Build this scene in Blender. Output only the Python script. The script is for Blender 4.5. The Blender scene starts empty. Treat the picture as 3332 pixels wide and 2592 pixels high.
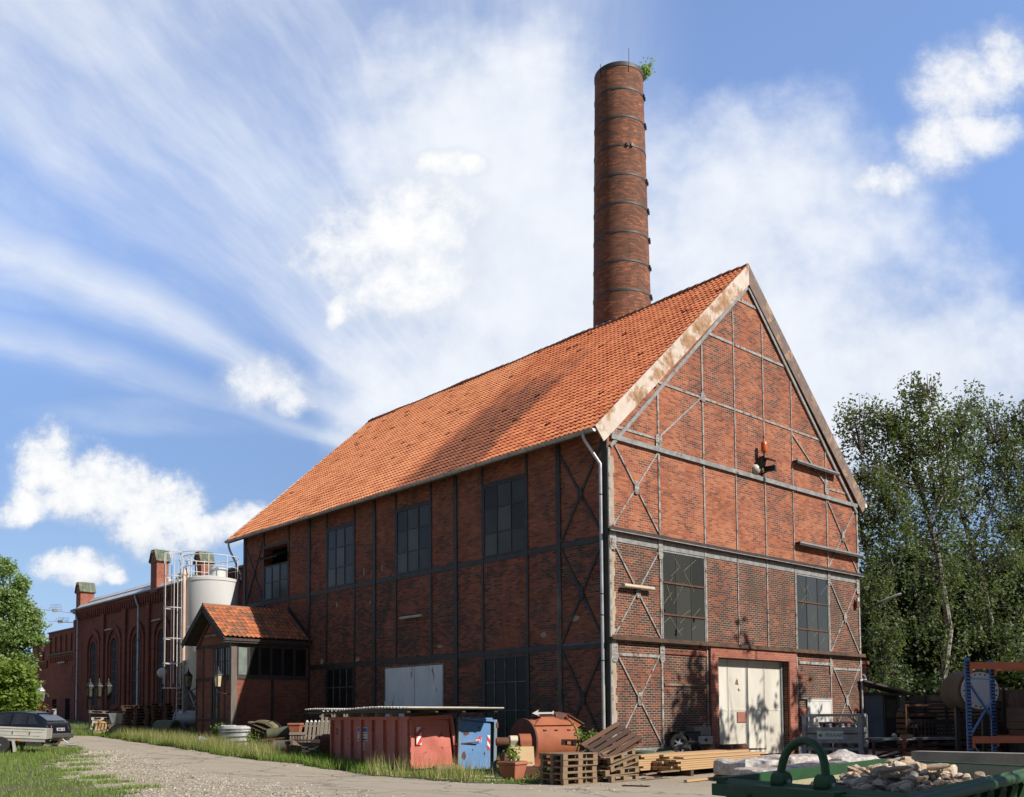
import bpy, bmesh, math, random
import numpy as np
from mathutils import Vector, Matrix

random.seed(7); rng = np.random.default_rng(7)
S = bpy.context.scene
COL = S.collection
R = math.radians

# ---------------------------------------------------------------- camera
CAM = (-23.4814, -20.997, 1.6)
YAW, PITCH, ROLL, FPX, PY = 0.7391, 0.0538, -0.0080, 3122.84, 2161.82
_cy, _sy = math.cos(YAW), math.sin(YAW)
FW = Vector((_sy*math.cos(PITCH), _cy*math.cos(PITCH), math.sin(PITCH)))
_r0 = Vector((_cy, -_sy, 0)); _u0 = _r0.cross(FW)
RT = _r0*math.cos(ROLL) + _u0*math.sin(ROLL)
UP = -_r0*math.sin(ROLL) + _u0*math.cos(ROLL)
cd = bpy.data.cameras.new('camera'); cam = bpy.data.objects.new('camera', cd); COL.objects.link(cam)
_bk = -FW
cam.matrix_world = Matrix(((RT.x, UP.x, _bk.x, CAM[0]), (RT.y, UP.y, _bk.y, CAM[1]), (RT.z, UP.z, _bk.z, CAM[2]), (0, 0, 0, 1)))
cd.sensor_width = 36; cd.lens = 36*FPX/3332
cd.shift_y = (PY-1296)/3332
cd.clip_start = .1; cd.clip_end = 3000
S.camera = cam

# ---------------------------------------------------------------- sun
SUN = Vector((.205, -.752, .626)).normalized()
ld = bpy.data.lights.new('sun', 'SUN'); ld.energy = 5.0; ld.angle = R(.53); ld.color = (1, .945, .86)
lo = bpy.data.objects.new('sun', ld); COL.objects.link(lo)
lo.rotation_euler = SUN.to_track_quat('Z', 'Y').to_euler()
lo.location = (10, -40, 60)

S.view_settings.view_transform = 'Standard'; S.view_settings.look = 'None'
S.view_settings.exposure = 0.60; S.view_settings.gamma = 1.0
try:
    S.cycles.max_bounces = 6; S.cycles.transparent_max_bounces = 8; S.cycles.diffuse_bounces = 3
    S.cycles.use_denoising = True
except Exception: pass

# ---------------------------------------------------------------- node helper
class NT:
    def __init__(s, tree): s.t = tree; s.n = tree.nodes; s.l = tree.links
    def node(s, typ, **kw):
        nd = s.n.new(typ)
        for k, v in kw.items(): setattr(nd, k, v)
        return nd
    def put(s, sock, val):
        if val is None: return
        if hasattr(val, 'is_output'): s.l.new(val, sock)
        else:
            if isinstance(val, (tuple, list)) and len(val) == 3 and sock.type == 'RGBA': val = (*val, 1)
            sock.default_value = val
    def m(s, op, a, b=None, c=None, clamp=False):
        nd = s.node('ShaderNodeMath', operation=op, use_clamp=clamp)
        for i, v in enumerate((a, b, c)): s.put(nd.inputs[i], v)
        return nd.outputs[0]
    def vm(s, op, a, b=None, out=0):
        nd = s.node('ShaderNodeVectorMath', operation=op)
        s.put(nd.inputs[0], a); s.put(nd.inputs[1], b)
        return nd.outputs[out]
    def mix(s, f, a, b, typ='MIX'):
        nd = s.node('ShaderNodeMix', data_type='RGBA', blend_type=typ); nd.clamp_factor = True
        s.put(nd.inputs[0], f); s.put(nd.inputs[6], a); s.put(nd.inputs[7], b)
        return nd.outputs[2]
    def noise(s, vec, scale, detail=4, rough=.55, out=0, dist=0):
        nd = s.node('ShaderNodeTexNoise'); s.put(nd.inputs['Vector'], vec)
        nd.inputs['Scale'].default_value = scale; nd.inputs['Detail'].default_value = detail
        nd.inputs['Roughness'].default_value = rough; nd.inputs['Distortion'].default_value = dist
        return nd.outputs[out]
    def ss(s, x, a, b):   # smoothstep
        nd = s.node('ShaderNodeMapRange', interpolation_type='SMOOTHSTEP', clamp=True)
        s.put(nd.inputs[0], x); nd.inputs[1].default_value = a; nd.inputs[2].default_value = b
        nd.inputs[3].default_value = 0; nd.inputs[4].default_value = 1
        return nd.outputs[0]
    def ramp(s, f, stops, interp='LINEAR'):
        nd = s.node('ShaderNodeValToRGB'); cr = nd.color_ramp; cr.interpolation = interp
        while len(cr.elements) < len(stops): cr.elements.new(.5)
        for e, (p, c) in zip(cr.elements, stops): e.position = p; e.color = (*c, 1)
        s.put(nd.inputs[0], f); return nd.outputs[0]
    def comb(s, x, y, z=0.):
        nd = s.node('ShaderNodeCombineXYZ')
        for i, v in enumerate((x, y, z)): s.put(nd.inputs[i], v)
        return nd.outputs[0]
    def sep(s, v):
        nd = s.node('ShaderNodeSeparateXYZ'); s.put(nd.inputs[0], v); return nd.outputs

# ---------------------------------------------------------------- world: sky with clouds
W = bpy.data.worlds.new('World'); S.world = W; W.use_nodes = True
W.node_tree.nodes.clear(); T = NT(W.node_tree)
def ab(xd, yd):      # direction of a cloud (bearing / height tangents), given as seen on the 2184 px wide photo
    u, v = xd*1.52564, yd*1.52564
    d = FW + RT*((u-1666)/FPX) - UP*((v-PY)/FPX)
    f = d.x*_sy + d.y*_cy
    return (d.x*_cy - d.y*_sy)/f, d.z/f
sky = T.node('ShaderNodeTexSky'); sky.sky_type = 'NISHITA'; sky.sun_disc = False
sky.sun_elevation = math.asin(SUN.z); sky.sun_rotation = math.atan2(SUN.x, SUN.y)
sky.altitude = 60; sky.air_density = 1.0; sky.dust_density = .6; sky.ozone_density = 2.2
tc = T.node('ShaderNodeTexCoord').outputs['Generated']
fdot = T.m('MAXIMUM', T.vm('DOT_PRODUCT', tc, (_sy, _cy, 0), 1), .05)
A = T.m('DIVIDE', T.vm('DOT_PRODUCT', tc, (_cy, -_sy, 0), 1), fdot)
B = T.m('DIVIDE', T.sep(tc)[2], fdot)
front = T.ss(T.vm('DOT_PRODUCT', tc, (_sy, _cy, 0), 1), .05, .3)
AB = T.comb(A, B)
warp = T.noise(AB, 9, 7, .58, out=1)
wv = T.sep(warp)
wA = T.m('MULTIPLY_ADD', T.m('SUBTRACT', wv[0], .5), .07, A)
wB = T.m('MULTIPLY_ADD', T.m('SUBTRACT', wv[1], .5), .07, B)
fine = T.noise(AB, 34, 12, .66)
fine2 = T.noise(AB, 11, 6, .6)
def blobs(lst, sc=1., warped=True):
    out = None
    for (x, y, rx, ry) in lst:
        ca, cb = ab(x, y)
        a_, b_ = (wA, wB) if warped else (A, B)
        dx = T.m('DIVIDE', T.m('SUBTRACT', a_, ca), rx*sc/2047)
        dy = T.m('DIVIDE', T.m('SUBTRACT', b_, cb), ry*sc/2047)
        e = T.m('SUBTRACT', 1., T.m('ADD', T.m('MULTIPLY', dx, dx), T.m('MULTIPLY', dy, dy)))
        out = e if out is None else T.m('MAXIMUM', out, e)
    return out
# cirrus streaks fanning up and to the left
ca, cb = ab(1120, 1060)
dA = T.m('SUBTRACT', A, ca); dB = T.m('SUBTRACT', B, cb)
th = T.m('ARCTAN2', dB, T.m('MULTIPLY', dA, -1))
rr = T.m('SQRT', T.m('ADD', T.m('MULTIPLY', dA, dA), T.m('MULTIPLY', dB, dB)))
w2 = T.noise(AB, 3.2, 3, .5)
thw = T.m('MULTIPLY_ADD', T.m('SUBTRACT', w2, .5), .16, th)
st1 = T.noise(T.comb(T.m('MULTIPLY', thw, 4.2), T.m('MULTIPLY', rr, 1.7), 3.7), 1.0, 9, .58)
st2 = T.noise(T.comb(T.m('MULTIPLY', thw, 12), T.m('MULTIPLY', rr, 5.0), 1.2), 1.0, 9, .62)
st = T.m('ADD', T.m('MULTIPLY', st1, .72), T.m('MULTIPLY', st2, .34))
band = blobs([(330, 330, 560, 300), (620, 600, 380, 330), (470, 880, 420, 50), (760, 280, 460, 400), (150, 620, 300, 60), (180, 420, 330, 120)], 1., False)
cir = T.m('MULTIPLY', T.ss(T.m('MULTIPLY_ADD', T.ss(band, -.7, .7), .24, st), .56, 1.0), T.ss(band, -1.1, .1))
cir = T.m('MULTIPLY', cir, T.ss(fine2, .1, .75))
thn = T.m('ADD', thw, T.m('MULTIPLY', T.m('SUBTRACT', st2, .5), .05))
def gauss(c, w):
    q = T.m('DIVIDE', T.m('SUBTRACT', thn, c), w); return T.m('POWER', 2.718, T.m('MULTIPLY', T.m('MULTIPLY', q, q), -1.))
tex = T.ss(st, .38, .72)
streak = T.m('MAXIMUM', T.m('MULTIPLY', gauss(.46, .055), .8), T.m('MULTIPLY', gauss(.315, .034), .72))
streak = T.m('MAXIMUM', streak, T.m('MULTIPLY', T.ss(thn, .52, .66), .72))
streak = T.m('MULTIPLY', streak, T.m('MULTIPLY_ADD', tex, .72, .30))
streak = T.m('MULTIPLY', streak, T.m('MULTIPLY', T.ss(rr, .05, .16), T.m('SUBTRACT', 1., T.ss(A, .0, .22))))
streak = T.m('MULTIPLY', streak, T.m('SUBTRACT', 1., T.m('MULTIPLY', T.ss(thn, .06, -.02), 1.)))
cir = T.m('ADD', T.m('MULTIPLY', T.m('MAXIMUM', streak, T.m('MULTIPLY', cir, .35)), 1.0), 0.)
cir_old = T.m('ADD', T.m('MULTIPLY', cir, .80), T.m('MULTIPLY', T.ss(T.m('MULTIPLY_ADD', T.m('SUBTRACT', w2, .5), 1.6, band), -.2, 1.3), .34))
# veil of high cloud right of centre
hz = blobs([(1560, 760, 560, 400), (1180, 560, 440, 420), (1020, 300, 330, 280), (1900, 820, 420, 230), (1030, 850, 330, 260), (1640, 480, 360, 280)], 1., True)
veil = T.m('MULTIPLY', T.ss(T.m('MULTIPLY_ADD', T.m('SUBTRACT', fine2, .5), 1.7, T.m('MULTIPLY_ADD', T.m('SUBTRACT', w2, .5), 1.3, hz)), -.55, .95), .92)
# cumulus
CL = [(100, 985, 78, 92), (190, 1040, 150, 78), (330, 1085, 120, 85), (60, 1075, 60, 50), (450, 1130, 130, 50), (545, 1110, 60, 48),
      (165, 1212, 88, 32), (230, 1222, 40, 20)]
CS = [      (850, 480, 150, 80), (750, 540, 100, 55), (860, 600, 120, 70), (955, 350, 62, 26), (730, 640, 24, 34), (560, 805, 72, 42), (620, 830, 40, 30),
      (2050, 190, 85, 70), (2010, 300, 60, 60), (2140, 140, 60, 62), (2090, 290, 80, 40), (1890, 385, 55, 32)]
cu = blobs(CL, 1.2)
cs = blobs(CS, 1.45)
csd = T.m('ADD', T.m('MULTIPLY_ADD', T.m('SUBTRACT', fine, .5), 1.5, cs), T.m('MULTIPLY', T.m('SUBTRACT', fine2, .5), 1.0))
cud = T.m('ADD', T.m('MULTIPLY_ADD', T.m('SUBTRACT', fine, .5), 1.9, cu), T.m('MULTIPLY', T.m('SUBTRACT', fine2, .5), .8))
cum = T.m('MAXIMUM', T.ss(cud, -.25, .85), T.m('MULTIPLY', T.ss(csd, -.5, 1.2), .92))
cud = T.m('MAXIMUM', cud, csd)
under = blobs([(x, y+ry*.55, rx*.95, ry*.75) for (x, y, rx, ry) in CL+CS if rx > 70], 1.2)
low = T.ss(T.m('SUBTRACT', under, T.m('MAXIMUM', cu, cs)), .0, .9)
# lower-altitude haze near the horizon
cov = T.m('SUBTRACT', 1., T.m('MULTIPLY', T.m('SUBTRACT', 1., cir), T.m('SUBTRACT', 1., veil)))
back = T.m('MULTIPLY', T.ss(T.noise(tc, 2.2, 6), .5, .75), .5)
cov = T.m('ADD', T.m('MULTIPLY', cov, front), T.m('MULTIPLY', back, T.m('MULTIPLY', T.m('SUBTRACT', 1., front), .35)))
cum = T.m('MULTIPLY', cum, front)
SKYS = .105
skyc = T.mix(1., sky.outputs[0], (SKYS*.86, SKYS*.98, SKYS*1.24), 'MULTIPLY')
skyc = T.mix(1., skyc, T.mix(front, (.62, .58, .52), T.ramp(T.ss(B, .05, .62), [(0, (.80, .78, .74)), (.5, (1.2, 1.17, 1.12)), (1, (1.9, 1.85, 1.75))])), 'MULTIPLY')
skyc = T.mix(T.m('MULTIPLY', T.m('SUBTRACT', 1., T.ss(B, .0, .26)), T.m('MULTIPLY', front, .85)), skyc, (.37, .565, .88))
skyc = T.mix(T.m('MULTIPLY', front, .10), skyc, (.62, .70, .80))
c1 = T.mix(cov, skyc, T.ramp(fine2, [(.3, (.74, .79, .87)), (.7, (.86, .89, .94))]))
cumcol = T.ramp(T.m('MULTIPLY_ADD', T.m('SUBTRACT', fine, .5), 1.2, T.m('MULTIPLY', cud, .8)), [(.05, (.62, .67, .76)), (.45, (.83, .85, .88)), (.9, (.96, .95, .93))])
cumcol = T.mix(T.m('MULTIPLY', low, .75), cumcol, (.60, .645, .72))
c2 = T.mix(T.m('MULTIPLY', cum, .95), c1, cumcol)
bg = T.node('ShaderNodeBackground'); T.put(bg.inputs[0], c2); bg.inputs[1].default_value = .72
T.l.new(bg.outputs[0], T.node('ShaderNodeOutputWorld').inputs[0])
# ---------------------------------------------------------------- materials
def newmat(name):
    m = bpy.data.materials.new(name); m.use_nodes = True; m.node_tree.nodes.clear()
    t = NT(m.node_tree); p = t.node('ShaderNodeBsdfPrincipled')
    o = t.node('ShaderNodeOutputMaterial'); t.l.new(p.outputs[0], o.inputs[0])
    return m, t, p
def bump(t, p, h, dist, strength=1.):
    b = t.node('ShaderNodeBump'); b.inputs['Distance'].default_value = dist; b.inputs['Strength'].default_value = strength
    t.put(b.inputs['Height'], h); t.l.new(b.outputs[0], p.inputs['Normal'])
def objvec(t): return t.node('ShaderNodeTexCoord').outputs['Object']
def plain(name, c1, c2=None, scale=3., rough=.7, metal=0., bumpd=0., spec=.4, rust=None, rust_amt=.5, rscale=2.5, stretch=None, detail=6):
    m, t, p = newmat(name); v = objvec(t)
    if stretch: 
        mp = t.node('ShaderNodeMapping'); mp.inputs['Scale'].default_value = stretch; t.l.new(v, mp.inputs[0]); vv = mp.outputs[0]
    else: vv = v
    c2 = c2 or tuple(x*.6 for x in c1)
    n = t.noise(vv, scale, detail, .6)
    col = t.mix(t.ss(n, .3, .72), c1, c2)
    if rust:
        n2 = t.noise(vv, rscale, 9, .68)
        col = t.mix(t.ss(n2, 1-rust_amt-.04, 1-rust_amt+.07), col, t.ramp(t.noise(v, rscale*5, 5), [(.3, rust), (.7, tuple(x*.45 for x in rust))]))
    t.put(p.inputs['Base Color'], col); p.inputs['Roughness'].default_value = rough
    p.inputs['Metallic'].default_value = metal; p.inputs['Specular IOR Level'].default_value = spec
    if bumpd: bump(t, p, t.noise(vv, scale*6, 5), bumpd)
    return m
def tinted(name, stops, rough=.8, bumpd=0., nscale=8., stain=None, grain=None, spec=.3):
    """colour drawn per loose piece (random per island), with weather noise"""
    m, t, p = newmat(name); v = objvec(t)
    rnd = t.node('ShaderNodeNewGeometry').outputs['Random Per Island']
    if grain:
        mp = t.node('ShaderNodeMapping'); mp.inputs['Scale'].default_value = grain; t.l.new(v, mp.inputs[0]); gv = mp.outputs[0]
    else: gv = v
    n = t.noise(gv, nscale, 6, .65)
    col = t.ramp(t.m('MULTIPLY_ADD', t.m('SUBTRACT', n, .5), .5, rnd), stops)
    if stain: col = t.mix(t.ss(t.noise(v, stain[1], 7, .65), stain[2], stain[2]+.15), col, stain[0])
    t.put(p.inputs['Base Color'], col); p.inputs['Roughness'].default_value = rough; p.inputs['Specular IOR Level'].default_value = spec
    if bumpd: bump(t, p, n, bumpd)
    return m
def brick(name, stops, mortar, dark=0., zdark=None, soot=.35, row=.0815, width=.262, msize=.0098, patch=None, cyl=None, extra=None):
    m, t, p = newmat(name); v = objvec(t); s = t.sep(v)
    if cyl:
        u = t.m('MULTIPLY', t.m('ARCTAN2', s[1], s[0]), cyl)
    else:
        g = t.sep(t.node('ShaderNodeNewGeometry').outputs['True Normal'])
        f = t.m('GREATER_THAN', t.m('ABSOLUTE', g[0]), t.m('ABSOLUTE', g[1]))
        u = t.m('ADD', t.m('MULTIPLY', s[1], f), t.m('MULTIPLY', s[0], t.m('SUBTRACT', 1., f)))
    wob = t.noise(v, 1.3, 2, out=1); ws = t.sep(wob)
    vec = t.comb(t.m('MULTIPLY_ADD', ws[0], .02, u), t.m('MULTIPLY_ADD', ws[1], .03, s[2]))
    b = t.node('ShaderNodeTexBrick'); b.offset = .5; t.put(b.inputs['Vector'], vec)
    b.inputs['Scale'].default_value = 1; b.inputs['Mortar Size'].default_value = msize; b.inputs['Mortar Smooth'].default_value = .15
    b.inputs['Brick Width'].default_value = width; b.inputs['Row Height'].default_value = row
    b.inputs['Color1'].default_value = (0, 0, 0, 1); b.inputs['Color2'].default_value = (1, 1, 1, 1); b.inputs['Mortar'].default_value = (.5, .5, .5, 1)
    rnd = t.sep(b.outputs['Color'])[0]
    big = t.noise(v, .55, 7, .62); mid = t.noise(v, 2.2, 5, .6)
    val = t.m('ADD', t.m('MULTIPLY', rnd, .62), t.m('MULTIPLY', t.m('SUBTRACT', big, .5), 1.1))
    val = t.m('ADD', val, t.m('MULTIPLY', t.m('SUBTRACT', mid, .5), .5))
    vo = t.node('ShaderNodeTexVoronoi'); vo.feature = 'F1'; t.put(vo.inputs['Vector'], t.comb(t.m('MULTIPLY_ADD', ws[1], .5, t.m('MULTIPLY', u, .42)), t.m('MULTIPLY_ADD', ws[0], .5, t.m('MULTIPLY', s[2], .36)))); vo.inputs['Scale'].default_value = 1.
    val = t.m('ADD', val, t.m('MULTIPLY', t.m('SUBTRACT', t.sep(vo.outputs['Color'])[0], .5), .26))
    val = t.m('ADD', val, dark)
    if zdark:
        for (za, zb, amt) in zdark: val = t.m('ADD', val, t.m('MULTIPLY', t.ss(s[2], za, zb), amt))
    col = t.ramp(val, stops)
    st = t.ss(t.noise(v, 1.1, 8, .7), .52, .74)
    col = t.mix(t.m('MULTIPLY', st, soot), col, (.03, .02, .018))
    if patch: col = t.mix(t.ss(t.noise(v, .8, 9, .7), patch[1], patch[1]+.03), col, patch[0])
    mcol = t.mix(t.ss(t.noise(v, .9, 6), .35, .65), mortar, tuple(x*.55 for x in mortar))
    col = t.mix(b.outputs['Fac'], col, mcol)
    # pale lime runs and dirt
    wst = t.noise(t.comb(t.m('MULTIPLY', u, 2.4), t.m('MULTIPLY', s[2], .3), 0.), 1., 6, .65)
    col = t.mix(t.m('MULTIPLY', t.ss(wst, .58, .8), .35), col, (.05, .035, .03))
    t.put(p.inputs['Base Color'], col); p.inputs['Roughness'].default_value = .9; p.inputs['Specular IOR Level'].default_value = .25
    bump(t, p, t.m('ADD', t.m('MULTIPLY', b.outputs['Fac'], -1.), t.m('MULTIPLY', t.noise(v, 14, 4), .5)), .012)
    return m
BR = [(0, (.46, .145, .062)), (.25, (.37, .098, .042)), (.5, (.27, .068, .034)), (.75, (.14, .044, .030)), (1, (.060, .035, .030))]
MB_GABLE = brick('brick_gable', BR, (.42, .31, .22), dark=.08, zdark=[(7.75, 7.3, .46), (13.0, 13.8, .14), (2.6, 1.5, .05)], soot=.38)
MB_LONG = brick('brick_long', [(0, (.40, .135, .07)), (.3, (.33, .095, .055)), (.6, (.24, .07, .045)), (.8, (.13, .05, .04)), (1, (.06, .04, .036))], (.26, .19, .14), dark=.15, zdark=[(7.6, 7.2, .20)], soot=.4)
MB_HALL = brick('brick_hall', [(0, (.36, .10, .055)), (.5, (.27, .07, .042)), (1, (.11, .04, .032))], (.16, .11, .09), soot=.3)
MB_PORCH = brick('brick_porch', [(0, (.36, .105, .06)), (.5, (.26, .07, .042)), (1, (.10, .042, .034))], (.26, .2, .15), soot=.3)
MB_PIER = brick('brick_pier', [(0, (.42, .13, .07)), (.5, (.33, .085, .05)), (1, (.16, .055, .04))], (.40, .30, .24), soot=.12, dark=.05)
MB_CHIM = brick('brick_chimney', [(0, (.44, .165, .085)), (.2, (.29, .11, .06)), (.5, (.19, .08, .05)), (1, (.09, .05, .038))], (.19, .12, .085), dark=.16, soot=.3, cyl=1.25)
STEEL_L = plain('steel_paint_grey', (.30, .30, .29), (.17, .165, .155), 4, .6, .0, spec=.4, rust=(.16, .07, .03), rust_amt=.36, rscale=3)
STEEL_M = plain('steel_weathered', (.38, .37, .35), (.21, .195, .175), 5, .7, spec=.3, rust=(.15, .08, .045), rust_amt=.44, rscale=4)
STEEL_D = plain('steel_paint_black', (.030, .028, .028), (.05, .045, .04), 3, .6, spec=.35, rust=(.07, .035, .02), rust_amt=.3)
STEEL_RUST = plain('steel_rusty', (.10, .055, .035), (.035, .027, .024), 3, .75)
RAIL_B = plain('rail_black_rust', (.022, .02, .02), (.06, .04, .03), 3, .6)
RAIL_RUST = plain('rail_rust', (.13, .065, .03), (.035, .022, .018), 2, .7)
RENDER = plain('lime_render', (.42, .36, .27), (.34, .25, .17), 3, .9, bumpd=.01)
FASCIA_R = plain('fascia_rusted', (.20, .135, .105), (.13, .09, .075), 3, .75, rust=(.46, .29, .18), rust_amt=.455, rscale=1.6)
FASCIA = plain('fascia_peeling', (.60, .53, .46), (.54, .43, .34), 3.2, .7, rust=(.46, .25, .12), rust_amt=.49, rscale=1.15)
ZINC = plain('zinc', (.46, .46, .44), (.32, .32, .31), 2, .45, .15)
ZINC_LIGHT = plain('zinc_pipe', (.60, .61, .62), (.42, .42, .43), 2, .38, .55)
GLASS_DUSTY = tinted('glass_dusty', [(0, (.022, .023, .019)), (.5, (.034, .035, .029)), (1, (.052, .052, .043))], .3, nscale=2.5, grain=(2, 2, .6), spec=.4)
GLASS_BLUE = tinted('glass_grey', [(0, (.026, .024, .020)), (.5, (.058, .056, .050)), (1, (.115, .115, .105))], .3, nscale=1.2, spec=.12)
GLASS_HALL = plain('glass_hall', (.012, .012, .012), (.02, .02, .02), 2, .6, spec=.06)
GLASS_DARK = plain('glass_dark', (.012, .012, .012), (.022, .021, .02), 2, .35, spec=.15)
BLACK = plain('black_void', (.006, .006, .006), (.004, .004, .004), 2, .9, spec=.05)
DOOR_W = plain('door_cream', (.66, .63, .55), (.54, .50, .42), 1.2, .55, rust=(.34, .19, .10), rust_amt=.27, rscale=3.5, stretch=(1, 1, .35))
DOOR_G = plain('door_pale_grey', (.84, .85, .87), (.68, .69, .70), 1.3, .6, rust=(.17, .12, .07), rust_amt=.37, rscale=2.3, stretch=(1, 1, .3))
WHITE = plain('white_paint', (.72, .70, .66), (.60, .57, .52), 2, .5, rust=(.3, .16, .08), rust_amt=.25, rscale=4)
SILO_W = plain('silo_white', (.66, .66, .65), (.56, .555, .54), .9, .45, rust=(.30, .2, .12), rust_amt=.22, rscale=3.5, stretch=(1, 1, .3))
CONC = plain('concrete', (.33, .31, .27), (.20, .19, .165), 2.5, .9, bumpd=.01)
def tile_mat():
    m, t, p = newmat('clay_pantile'); v = objvec(t); s = t.sep(v)
    rnd = t.node('ShaderNodeNewGeometry').outputs['Random Per Island']
    n = t.noise(v, 1.1, 6, .6)
    col = t.ramp(t.m('ADD', t.m('MULTIPLY', rnd, .62), t.m('MULTIPLY', n, .4)), [(.1, (.66, .205, .080)), (.4, (.73, .25, .105)), (.65, (.58, .165, .066)), (.95, (.42, .115, .055))])
    # older orange and newer red batches across the length, and one weathered field
    far = t.ss(t.m('MULTIPLY_ADD', t.m('SUBTRACT', n, .5), 2.5, s[1]), 10.5, 12.)
    col = t.mix(t.m('MULTIPLY', far, .65), col, t.ramp(rnd, [(0, (.80, .35, .165)), (.7, (.72, .285, .13)), (1, (.54, .185, .08))]))
    near = t.ss(t.m('MULTIPLY_ADD', t.m('SUBTRACT', n, .5), 1.2, s[1]), 5.6, 6.4)
    fld = t.m('MULTIPLY', near, t.m('SUBTRACT', 1., t.ss(t.m('MULTIPLY_ADD', t.m('SUBTRACT', n, .5), 1.2, s[1]), 10.0, 11.6)))
    fld = t.m('MULTIPLY', fld, t.ss(t.m('MULTIPLY_ADD', t.m('SUBTRACT', t.noise(v, .8, 5), .5), 5., s[2]), 18., 14.5))
    col = t.mix(t.m('MULTIPLY', fld, .72), col, t.ramp(rnd, [(0, (.20, .072, .04)), (.6, (.13, .055, .036)), (1, (.075, .045, .035))]))
    moss = t.ss(t.noise(v, 2.6, 8, .7), .60, .70)
    col = t.mix(t.m('MULTIPLY', moss, .5), col, (.075, .05, .035))
    t.put(p.inputs['Base Color'], col); p.inputs['Roughness'].default_value = .72; p.inputs['Specular IOR Level'].default_value = .35
    return m
TILE = tile_mat()
TILE_OLD = tinted('clay_tile_mossy', [(0, (.58, .20, .085)), (.5, (.45, .15, .07)), (.8, (.30, .13, .07)), (1, (.2, .12, .075))], .85, nscale=3, stain=((.21, .145, .085), 1.1, .54))
SLATE = tinted('slate_green', [(0, (.15, .17, .12)), (.6, (.10, .12, .085)), (1, (.2, .2, .14))], .8, nscale=6)
WOOD_P = tinted('pallet_wood', [(0, (.36, .26, .17)), (.45, (.28, .19, .115)), (.75, (.20, .13, .08)), (1, (.14, .095, .065))], .85, nscale=5, grain=(.6, 6, 6))
WOOD_D = tinted('old_brown_wood', [(0, (.17, .085, .05)), (.5, (.11, .058, .038)), (1, (.06, .038, .028))], .85, nscale=5, grain=(.6, 6, 6))
WOOD_N = tinted('new_pine', [(0, (.62, .42, .23)), (.5, (.52, .33, .17)), (1, (.40, .24, .12))], .7, nscale=4, grain=(.4, 7, 7))
WOOD_G = tinted('grey_weathered_wood', [(0, (.34, .29, .23)), (.5, (.25, .21, .165)), (1, (.16, .13, .10))], .9, nscale=5, grain=(4, 4, .6))
WOOD_BLK = plain('dark_timber', (.045, .035, .03), (.075, .06, .05), 3, .85, stretch=(3, 3, .5))
WOOD_POST = plain('grey_timber', (.19, .155, .13), (.11, .09, .075), 3, .9, stretch=(4, 4, .5))
RED_P = plain('container_red', (.60, .185, .135), (.48, .13, .095), 1.6, .6, rust=(.20, .085, .055), rust_amt=.385, rscale=5.5)
BLUE_P = plain('container_blue', (.10, .23, .46), (.15, .28, .48), 1.5, .6, rust=(.16, .10, .07), rust_amt=.385, rscale=5.5)
BLUE_RACK = plain('rack_blue', (.035, .11, .30), (.05, .14, .33), 3, .45, rust=(.05, .05, .06), rust_amt=.25)
ORANGE = plain('rack_orange', (.52, .13, .05), (.42, .10, .04), 3, .5, rust=(.12, .05, .03), rust_amt=.28)
GREEN_SK = plain('skip_green', (.014, .085, .022), (.018, .055, .018), 2.2, .65, rust=(.12, .07, .04), rust_amt=.37, rscale=3)
SKIP_IN = plain('skip_worn_inside', (.30, .30, .16), (.40, .33, .22), 2.5, .7, rust=(.2, .13, .07), rust_amt=.36, rscale=3)
RUSTY = plain('rust_orange', (.36, .11, .045), (.28, .08, .035), 1.8, .75, rust=(.12, .045, .025), rust_amt=.36, rscale=1.8, bumpd=.004)
RUSTY_D = plain('rust_brown', (.15, .055, .03), (.08, .035, .022), 2.4, .8, stretch=(2, 2, .5))
TERRA = plain('terracotta', (.46, .16, .09), (.36, .115, .065), 3, .8, rust=(.5, .38, .3), rust_amt=.27)
TAN = plain('fibreboard', (.60, .43, .24), (.52, .36, .19), 2, .8)
GALV = plain('galvanised', (.36, .37, .38), (.24, .245, .25), 4, .5, .35)
GALV_L = plain('galvanised_bright', (.5, .5, .48), (.38, .38, .37), 4, .5, .2)
RUBBER = plain('rubber', (.014, .014, .015), (.024, .023, .022), 6, .75)
CHROME = plain('alloy', (.55, .56, .57), (.4, .4, .41), 6, .35, .7)
BLACKP = plain('black_plastic', (.02, .02, .022), (.035, .034, .034), 4, .5)
GREYP = plain('grey_box', (.25, .24, .22), (.17, .16, .15), 4, .6)
FILM = None
def film_mat():
    m, t, p = newmat('plastic_film'); v = objvec(t)
    n = t.noise(v, 9, 6, .6)
    t.put(p.inputs['Base Color'], t.mix(t.ss(n, .4, .65), (.60, .56, .52), (.42, .35, .29)))
    p.inputs['Roughness'].default_value = .18; p.inputs['Specular IOR Level'].default_value = .8
    bump(t, p, t.noise(v, 7, 4, .6, dist=1.5), .012)
    return m
FILM = film_mat()
def stone_mat():
    m, t, p = newmat('fieldstone'); v = objvec(t)
    oi = t.node('ShaderNodeObjectInfo').outputs['Random']
    n = t.noise(v, 7, 6, .6)
    t.put(p.inputs['Base Color'], t.ramp(t.m('MULTIPLY_ADD', t.m('SUBTRACT', n, .5), .5, oi), [(0, (.78, .66, .52)), (.35, (.66, .50, .34)), (.7, (.56, .39, .25)), (1, (.42, .32, .24))]))
    p.inputs['Roughness'].default_value = .9; bump(t, p, n, .02)
    return m
STONE = stone_mat()
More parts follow.
